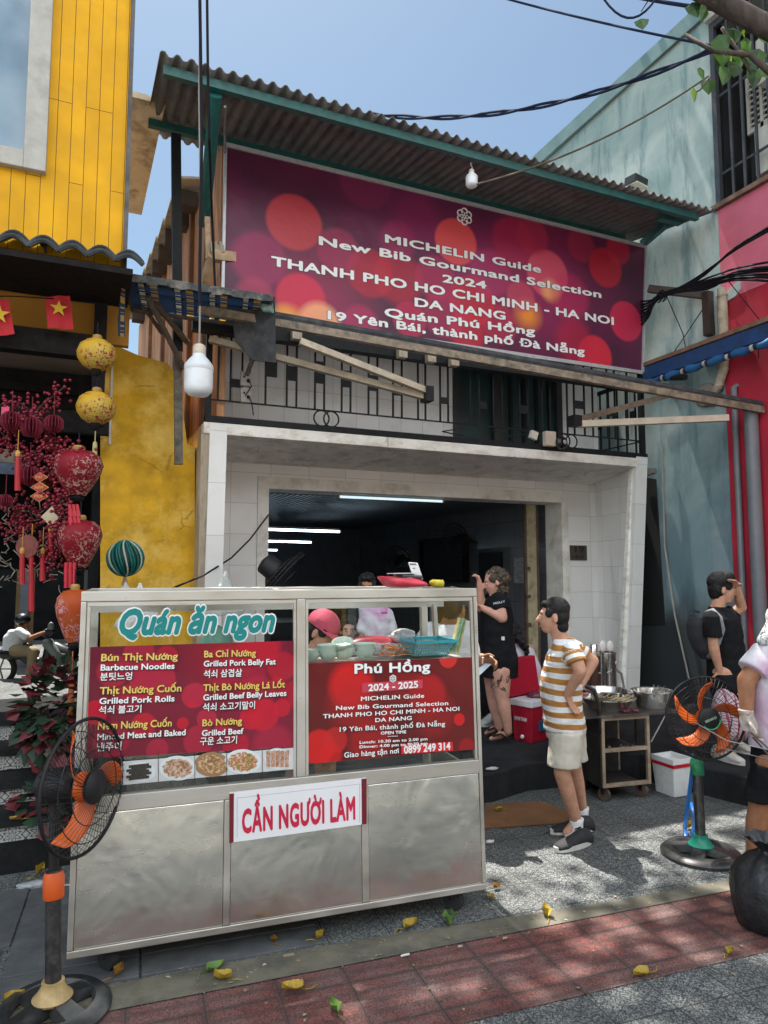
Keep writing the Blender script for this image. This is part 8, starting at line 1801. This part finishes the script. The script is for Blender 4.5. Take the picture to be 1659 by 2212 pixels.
for(u,v0,v1,lab)in((38,985,1060,'single red tassel with gold collar at far left'),(48,1195,1262,'left red tassel of the pair under the round charm'),(68,1188,1320,'long red tassel in the middle below the gold knots'),(92,1195,1255,'right red tassel of the pair under the round charm'),(110,1150,1200,'short red tassel below the blank card')):
    t=thing('tassel',lab,'tassel',Py(u,v1,5.9),group='red tassels of the souvenir shop');a,b=Py(u,v0,5.9),Py(u,v1,5.9);m=MB();m.tube([a,a.lerp(b,.1),b],[.012,.018,.022],9);m.build('threads',RT,t);m=MB();m.ball(a+UPV*.015,(.02,.015,.03),8,6);m.tube([a,a+UPV*.2],.003,4);m.build('gold_knot',GLD,t)
for(u,v,w,s)in((86,1031,18,'PHÁT'),(86,1053,20,'NĂM'),(85,1072,20,'MỚI')):
    c=Py(u,v,5.88);r=w/1502*5.3;t=thing('diamond_charm',{'PHÁT':'top','NĂM':'middle','MỚI':'bottom'}[s]+' of three gold edged red diamond charms in a column','charm',c-UPV*r*.8,group='diamond charms in a column');m=MB();m.prism([c+RGT*r,c+UPV*r*.62,c-RGT*r,c-UPV*r*.62],(0,-.008,0));m.build('gold_edge',GLD,t);r2=r*.86
    m=MB();m.prism([c+RGT*r2-FWD*.009,c+UPV*r2*.62-FWD*.009,c-RGT*r2-FWD*.009,c-UPV*r2*.62-FWD*.009],(0,-.003,0));m.build('red_face',RT,t);m=MB();text_into(m,s,c-RGT*r*.45-UPV*r*.16-FWD*.014,c+RGT*r*.45-UPV*r*.16-FWD*.014,r*.32,-FWD,.04);m.build('lettering',GLD,t)
m=MB();c=Py(110,1116,5.85);m.obox(c-RGT*.075,RGT*.085+UPV*.085,-FWD*.003,RGT*.075-UPV*.075);tag(m.build('blank_card',M('cream_card',(.50,.42,.28),.8)),'cream card tilted like a diamond hanging before the berries','card')
m=MB();c=Py(2,915,6.0);m.obox(c,RGT*.06,-FWD*.003,UPV*.13);tag(m.build('pink_card',M('pink_card',(.55,.06,.13),.7)),'pink card cut by the left edge among the ornaments','card')
for(u,v)in((60,1180),):
    m=MB();c=Py(u,v,5.9);m.lathe([(.001,0),(.085,0),(.085,.012),(.001,.014)],24,c,-FWD);tag(m.build('round_charm',M('brown_red_charm',(.16,.03,.02),.6,var=.5,scale=30)),'round brown red charm above the long tassel','charm')
m=MB()
for k in range(9):
    c=Py(143+(k%3)*9,1215+(k//3)*14,5.6);m.tube([c,c-UPV*.09],.013,8)
tag(m.build('firecracker_string',M('bright_red_cracker',(.45,.012,.03),.5),smooth=40),'string of red paper firecrackers beside the lower red lantern','firecrackers')
m=MB()
for k in range(7):
    c=Py(150+(k%3)*8,1090+(k//3)*14,5.6);m.tube([c,c-UPV*.09+RGT*.02],.013,8)
tag(m.build('firecracker_string',M('bright_red_cracker',(.45,.012,.03),.5),smooth=40),'string of red paper firecrackers between the two red lanterns','firecrackers')
# tangle of pale wire stands and blue postcard rack inside the dark shop
random.seed(11);m=MB()
for k in range(70):
    u,v=random.uniform(-10,130),random.uniform(1085,1270);a=Py(u,v,7.2+random.random()*.5);q=a+Vector((random.uniform(-.12,.12),random.uniform(-.1,.1),random.uniform(-.1,.12)));m.tube([a,a.lerp(q,.5)+Vector((random.gauss(0,.03),0,random.gauss(0,.03))),q],.005,4)
tag(m.build('wire_display',M('pale_bead_wire',(.22,.20,.16),.5,var=.6,scale=20)),'tangle of pale beaded wire goods deep in the souvenir shop','souvenirs',None)
for(u,v,w,h,col,lab)in((15,985,60,30,(.14,.12,.08),'patterned pale print in the dark shop behind the berries'),(30,1012,60,26,(.035,.06,.11),'blue seascape print in the dark shop')):
    c=Py(u,v,7.0);k=6.1/1502;m=MB();m.box(c.x-w*k/2,c.x+w*k/2,7.0,7.02,c.z-h*k/2,c.z+h*k/2);tag(m.build('framed_print',M('print_'+str(u),col,.5,var=.6,scale=14)),lab,'picture')
random.seed(5)

# poinsettias
def poinsettia(c,r,n,seed,label,pot=True,potcol=(.6,.6,.6),red=.5,h=.28):
    rnd=random.Random(seed);c=Vector(c);t=thing('poinsettia',label,'potted plant',c,group='potted poinsettias on the steps');GM=M('dark_poinsettia_leaf',(.010,.032,.014),.65,var=.4,scale=16);RM=M('crimson_bract',(.115,.012,.018),.65,var=.45,scale=14)
    ph=h*.5
    if pot:m=MB();m.lathe([(.001,0),(.062,0),(.085,ph),(.09,ph),(.09,ph-.01),(.001,ph-.02)],20,c);m.build('pot',M('white_pot_%d'%seed,potcol,.5,var=.1),t,smooth=40)
    m=MB()
    for k in range(6):a=2*math.pi*k/6;m.tube([c+UPV*ph*.9,c+UPV*(ph+h*.6)+Vector((math.cos(a),math.sin(a),0))*r*.4],.006,5)
    m.build('stems',TWG,t)
    for nm,mat,frac in(('leaves',GM,1-red),('red_bracts',RM,red)):
        m=MB()
        for k in range(int(n*frac)):
            d=Vector((rnd.gauss(0,1),rnd.gauss(0,1),rnd.gauss(.3 if nm=='red_bracts' else 0,.8))).normalized();p=c+UPV*(ph+h*.55)+Vector((d.x*r,d.y*r,d.z*h*.95))*rnd.uniform(.55,1);L=rnd.uniform(.07,.12);W=L*.46;dd=(d+Vector((rnd.gauss(0,.4),rnd.gauss(0,.4),-.35))).normalized();s_=dd.cross(Vector((rnd.gauss(0,.3),rnd.gauss(0,.3),1))).normalized();nn=s_.cross(dd)
            m.face([p,p+dd*L*.4+s_*W-nn*.008,p+dd*L,p+dd*L*.4]);m.face([p,p+dd*L*.4,p+dd*L,p+dd*L*.4-s_*W-nn*.008])
        m.build(nm,mat,t,norm=False)
poinsettia(Pd(112,1655,4.55),.22,380,1,'large poinsettia with dull red bracts on the steps below the orange lantern',red=.42,h=.34,potcol=(.5,.47,.4))
poinsettia(Pd(112,1815,4.2),.20,150,2,'small poinsettia in a white bucket behind the left fan',red=.45,h=.22)
m=MB();m.tube([Pd(90,1880,4.1),Pd(84,1840,4.1),Pd(88,1780,4.12),Pd(98,1738,4.15)],.016,8);tag(m.build('bent_wooden_stick',M('brown_stick',(.22,.10,.045),.6,var=.3)),'bent brown wooden stick standing by the white bucket','stick')

# ================================================================== INSIDE THE SHOP
TUBE=emit('lit_fluorescent_tube',(.72,.93,1.0),.38);TUB2=emit('bright_fluorescent_tube',(.62,.82,1.0),6.0)
def ftube(a,b,mat,label,r=.016):
    t=thing('tube_lamp',label,'lamp',(Vector(a)+Vector(b))/2,group='fluorescent tube lamps');a,b=Vector(a),Vector(b);m=MB();m.tube([a,b],r,10);m.build('tube',mat,t,smooth=40);d=(b-a).normalized();m=MB();m.tube([a-d*.03,a],r*1.3,8);m.tube([b,b+d*.03],r*1.3,8);m.build('end_cap',M('tan_lamp_cap',(.35,.27,.2),.6),t);m=MB();m.bar(a+UPV*.035,b+UPV*.035,.03,.03);m.build('fitting',M('grey_lamp_fitting',(.3,.3,.3),.6),t)
ftube(Py(733,1073,8.2),Py(955,1083,8.2),TUBE,'long pale tube lamp right under the lintel of the opening')
ftube(Py(560,1143,10.0),Py(733,1148.5,10.0),TUB2,'first bright tube lamp inside at left with streaked ceiling reflection');ftube(Py(540,1168,12.2),Py(672,1171.5,12.2),TUB2,'second bright tube lamp deeper inside');ftube(Py(520,1187,14.6),Py(598,1188.5,14.6),TUB2,'third and deepest bright tube lamp inside at left')
def wallfan(u,v,Y,r,ax,label,tilt):
    c=Py(u,v,Y);t=thing('wall_fan',label,'fan',c,group='black wall fans inside the shop');ax=Vector(ax).normalized()
    q=Vector((0,0,1)).rotation_difference(ax);m=MB()
    for rr in(1,.75,.5,.25):m.tube([c+q@Vector((r*rr*math.cos(2*math.pi*k/28),r*rr*math.sin(2*math.pi*k/28),.05*(1-rr)))for k in range(28)],.006 if rr<1 else.012,5,closed=True)
    for k in range(24):a=2*math.pi*k/24;m.tube([c+q@Vector((r*math.cos(a),r*math.sin(a),0)),c+q@Vector((.03*math.cos(a),.03*math.sin(a),.05))],.003,4);m.tube([c+q@Vector((r*math.cos(a),r*math.sin(a),0)),c+q@Vector((.05*math.cos(a),.05*math.sin(a),-.1))],.003,4)
    m.build('guard',FBK,t);m=MB();m.lathe([(.001,.03),(.06,.02),(.07,-.05),(.06,-.2),(.001,-.22)],18,c,ax);m.build('motor',FBK,t,smooth=40);m=MB();m.bar(c-ax*.18,c-ax*.18+Vector((.25,0,-.1)),.05);m.build('arm',FBK,t)
wallfan(858,1212,10.5,.26,(-.8,-.5,-.35),'black wall fan at the left on the right hand interior wall',0);wallfan(985,1165,9.6,.26,(-.9,-.3,-.25),'black wall fan nearer the opening on the right interior wall',0)
rt2=thing('drum_fan','black drum motor fan seen from the side at the left jamb of the opening','fan',Pd(585,1290,6.6));c=Pd(580,1222,6.6);axd=(RGT*.75-UPV*.62)
m=MB();m.lathe([(.02,-.02),(.09,0),(.105,.02),(.105,.17),(.08,.19),(.02,.2)],24,c-axd*.06,axd,True,True);m.build('motor_drum',FBK,rt2,smooth=40)
m=MB();q=Vector((0,0,1)).rotation_difference(axd.normalized());cc=c+axd*.17
for rr,zz in((.30,0),(.29,.03),(.2,-.04),(.12,.07)):m.tube([cc+q@Vector((rr*math.cos(2*math.pi*k/36),rr*math.sin(2*math.pi*k/36),zz))for k in range(36)],.008,6,closed=True)
for k in range(36):a=2*math.pi*k/36;m.tube([cc+q@Vector((.30*math.cos(a),.30*math.sin(a),.01)),cc+q@Vector((.07*math.cos(a),.07*math.sin(a),-.09))],.003,4)
m.build('guard',FBK,rt2);m=MB();m.tube([c,c-UPV*.3,Vector((c.x,c.y,PLZ))],.03,10);m.build('stand',FBK,rt2)
m=MB();m.lathe([(.18,0),(.18,.03),(.03,.06)],20,Vector((c.x,c.y,PLZ)),cap1=True);m.build('base',FBK,rt2)
# dining tables inside
for(x,y,lab)in((3.6,9.4,'front steel dining table inside the shop'),(3.0,11.4,'rear steel dining table inside the shop')):
    t=thing('dining_table',lab,'table',(x,y,PLZ),group='dining tables inside');m=MB();m.box(x-.5,x+.5,y-.35,y+.35,PLZ+.70,PLZ+.73);m.build('top',M('steel_table_top',(.25,.26,.27),.35,metal=.6),t)
    for dx in(-.45,.45):
        for dy in(-.3,.3):m=MB();m.box(x+dx-.02,x+dx+.02,y+dy-.02,y+dy+.02,PLZ,PLZ+.70);m.build('leg',DKS,t)
c=Py(765,1405,7.6);m=MB();m.box(c.x-.12,c.x+.10,7.6,7.62,c.z-.06,c.z+.10);tag(m.build('menu_card',M('cream_menu_card',(.5,.47,.36),.6,var=.3,scale=20)),'cream printed card standing under the chin of the seated person','card')

# ================================================================== STREET TREE overhead (trunk outside the frame on the right)
tt=thing('street_tree','old street tree with dark leaning limb and heart shaped leaves at top right','tree',(6.6,.2,0))
BRK=M('dark_bark',(.055,.042,.036),.9,var=.5,scale=5,bump=1.0,bscale=14,stretch=(3,3,.5))
def limb(pts,rs,m):m.tube(pts,rs,10)
m=MB()
base_t=Vector((6.6,.2,0));crownc=Vector((5.6,2.6,8.2))
limb([base_t,(6.6,.25,1.5),(6.5,.5,3.4),(6.3,1.0,5.2),(6.0,1.8,7.0),(5.4,2.8,8.6),(4.6,4.0,9.8)],[.30,.24,.21,.19,.16,.12,.07],m)
la,lb=Pd(1395+45,-60,4.6),Pd(1740,105,4.3)
limb([(6.4,.7,4.6),lb,lb.lerp(la,.4),la,(2.2,3.9,7.2),(.8,4.6,8.4),(-.8,5.2,9.4)],[.12,.07,.066,.062,.05,.035,.02],m)
limb([(6.3,1.0,5.4),(7.0,2.4,7.6),(6.6,4.2,9.2),(6.0,5.8,10.4)],[.12,.09,.06,.03],m)
limb([(6.0,1.8,7.0),(3.8,2.2,8.2),(1.8,3.2,9.2),(.5,4.0,10.0)],[.1,.08,.05,.02],m)
limb([(5.4,2.8,8.6),(4.0,4.6,9.8),(2.6,6.0,10.6)],[.08,.05,.02],m)
limb([Pd(1480,75,4.6),Pd(1540,110,4.5),Pd(1620,118,4.4),Pd(1700,190,4.3)],[.012,.015,.018,.02],m);limb([Pd(1560,60,4.5),Pd(1600,118,4.45),Pd(1622,160,4.4)],[.012,.01,.006],m)
limb([Pd(1385,25,4.6),Pd(1398,5,4.6),Pd(1402,-30,4.6)],[.003,.004,.006],m);limb([Pd(1535,165,4.5),Pd(1512,195,4.5),Pd(1500,200,4.5)],[.006,.005,.003],m)
m.build('trunk',BRK,tt,smooth=True)
LG=[]
for nm,col in(('mid_green_tree_leaf',(.045,.105,.022)),('dark_tree_leaf',(.02,.055,.014)),('light_tree_leaf',(.13,.20,.03))):
    mm=M(nm,col,.5,var=.35,scale=9);LG.append(mm)
    tN=mm.node_tree;bN=tN.nodes['Principled BSDF'];tl_=nd(tN,'ShaderNodeBsdfTranslucent');tl_.inputs[0].default_value=(col[0]*2.2,col[1]*2.2,col[2]*1.2,1);mxs=nd(tN,'ShaderNodeMixShader');mxs.inputs[0].default_value=.3
    tN.links.new(bN.outputs[0],mxs.inputs[1]);tN.links.new(tl_.outputs[0],mxs.inputs[2]);tN.links.new(mxs.outputs[0],tN.nodes['Material Output'].inputs[0])
rnd=random.Random(21)
def leaf_at(m,p,d,n_,L):
    s_=d.cross(n_).normalized();n_=s_.cross(d);W=L*.42
    v=[p,p+d*L*.18+s_*W,p+d*L*.5+s_*W*.8-n_*L*.05,p+d*L,p+d*L*.5-s_*W*.8-n_*L*.05,p+d*L*.18-s_*W]
    mid1,mid2=p+d*L*.18+n_*L*.05,p+d*L*.5+n_*L*.06
    v=[m.bm.verts.new(q)for q in v];c1,c2=m.bm.verts.new(mid1),m.bm.verts.new(mid2)
    for f in((v[0],v[1],c1),(c1,v[1],v[2],c2),(c2,v[2],v[3]),(c2,v[3],v[4]),(c1,c2,v[4],v[5]),(v[0],c1,v[5])):m.bm.faces.new(f)
mbs=[MB(),MB(),MB()]
# leaves that hang into the picture
for(u,v,L,dn)in((1385,55,.11,0),(1495,20,.13,1),(1525,28,.11,0),(1500,205,.10,2),(1530,185,.12,0),(1512,160,.10,0),(1552,90,.15,1),(1560,110,.16,0),(1575,130,.17,2),(1590,150,.15,0),(1600,120,.15,1),(1570,160,.14,0),(1610,95,.15,0),(1625,140,.13,1),(1585,75,.14,1),(1640,120,.15,1),(1655,150,.16,0),(1648,80,.12,0),(1405,0,.09,1),(1600,60,.13,2),(1565,140,.13,1),(1632,160,.16,1),(1555,128,.13,0)):
    p=Pd(u,v-15,4.45+.15*rnd.random());leaf_at(mbs[dn],p,(Vector((rnd.gauss(0,.3),rnd.gauss(0,.2),-1))).normalized(),(-FWD+Vector((rnd.gauss(0,.4),0,rnd.gauss(0,.3)))).normalized(),L)
# crown far overhead, clumped, out of the frame: it throws the dapple
clumps=[]
for k in range(125):
    x=rnd.uniform(-3.5,7.0);y=rnd.uniform(3.6,7.5);z=9.0+(y-3.4)*.75+rnd.uniform(0,1.6)
    if x>1.4 and x<4.6 and y>6.7 and rnd.random()<.38:continue
    if 4.0<y<5.7 and rnd.random()<.78:continue
    clumps.append(Vector((x,y,z)))
for k in range(17):clumps.append(Vector((rnd.uniform(-4,7),rnd.uniform(-1.5,3.2),rnd.uniform(8.2,10.4))))
for c in clumps:
    for i in range(rnd.randint(45,75)):
        d=Vector((rnd.gauss(0,1),rnd.gauss(0,1),rnd.gauss(-.3,.7))).normalized();p=c+Vector((rnd.gauss(0,.42),rnd.gauss(0,.42),rnd.gauss(0,.28)));leaf_at(mbs[rnd.choice((0,0,1,1,2))],p,d,Vector((rnd.gauss(0,.5),rnd.gauss(0,.5),1)).normalized(),rnd.uniform(.13,.2))
for m,mat in zip(mbs,LG):m.build('crown',mat,tt,norm=False)

# ================================================================== the street behind the viewer (seen in the steel and the glass)
ob_=thing('street_row','row of pale shop houses across the street, outside the photograph','building',(0,-14,0))
OW=M('cream_render',(.62,.56,.46),.8,var=.15,scale=.6);OD=M('dark_shopfront',(.03,.032,.035),.4);OY=M('yellow_render',(.48,.34,.10),.8)
for i in range(9):
    x=-20+i*5;h=7+(i*37%5);MB().box(x,x+4.95,-20,-14,-.16,h).build('house_front',(OW,OY,M('pale_blue_render',(.35,.43,.45),.8))[i%3],ob_)
    MB().box(x+.5,x+4.4,-13.99,-13.9,0,2.9).build('shop_opening',OD,ob_)
    for z in(4,7):MB().box(x+1.0,x+3.9,-13.99,-13.92,z,z+1.5).build('window',OD,ob_)
    MB().box(x+.2,x+4.75,-13.95,-12.6,3.1,3.2).build('awning',M('awning_%d'%(i%3),((.35,.05,.04),(.05,.2,.1),(.4,.38,.3))[i%3],.8),ob_)

# fine litter on the paving: leaf crumbs and grit
rnd=random.Random(77);m=MB()
for k in range(420):
    s,d=rnd.uniform(-1.0,4.6),rnd.choice((rnd.uniform(2.3,3.3),rnd.gauss(3.17,.07),rnd.uniform(3.0,4.4)));p=G(s,d,.0105);a=rnd.uniform(0,6.28);L=rnd.uniform(.004,.013)*(1.6 if k%9==0 else 1);dx,dy=Vector((math.cos(a),math.sin(a),0))*L,Vector((-math.sin(a),math.cos(a),0))*L*rnd.uniform(.3,.8)
    m.face([p-dx,p-dy*.8+UPV*.001,p+dx,p+dy+UPV*.002])
o=m.build('ground_litter',M('litter_crumbs',(.20,.15,.07),.9,var=.8,scale=40,dirt=(.5,.48,.42),dscale=9,damt=.8),norm=False);tag(o,'scattered leaf crumbs and grit over the paving and kerb','litter',kind='stuff')
# glass fronted cabinet and notices on the right interior wall
cbn=thing('wall_cabinet','dark framed glass cabinet on the right interior wall under the fan','cabinet',(6.2,11.2,1.9))
m=MB()
for(y0,y1,z0,z1)in((10.7,12.4,2.30,2.36),(10.7,12.4,1.55,1.61),(10.7,10.76,1.61,2.30),(12.34,12.4,1.61,2.30)):m.box(6.14,6.29,y0,y1,z0,z1)
m.build('frame',FBK,cbn);MB().box(6.18,6.19,10.76,12.34,1.61,2.30).build('glass_front',M('dark_cabinet_glass',(.03,.035,.04),.08),cbn)
for i,(y,z,w,h)in enumerate(((9.0,1.75,.3,.4),(13.2,2.0,.5,.35))):
    tag(MB().box(6.275,6.29,y,y+w,z-h/2,z+h/2).build('wall_notice',M('dim_notice_%d'%i,(.32,.33,.34),.5,var=.5,scale=16)),('pale notice on the right interior wall nearest the opening','pale notice deep on the right interior wall')[i],'notice')
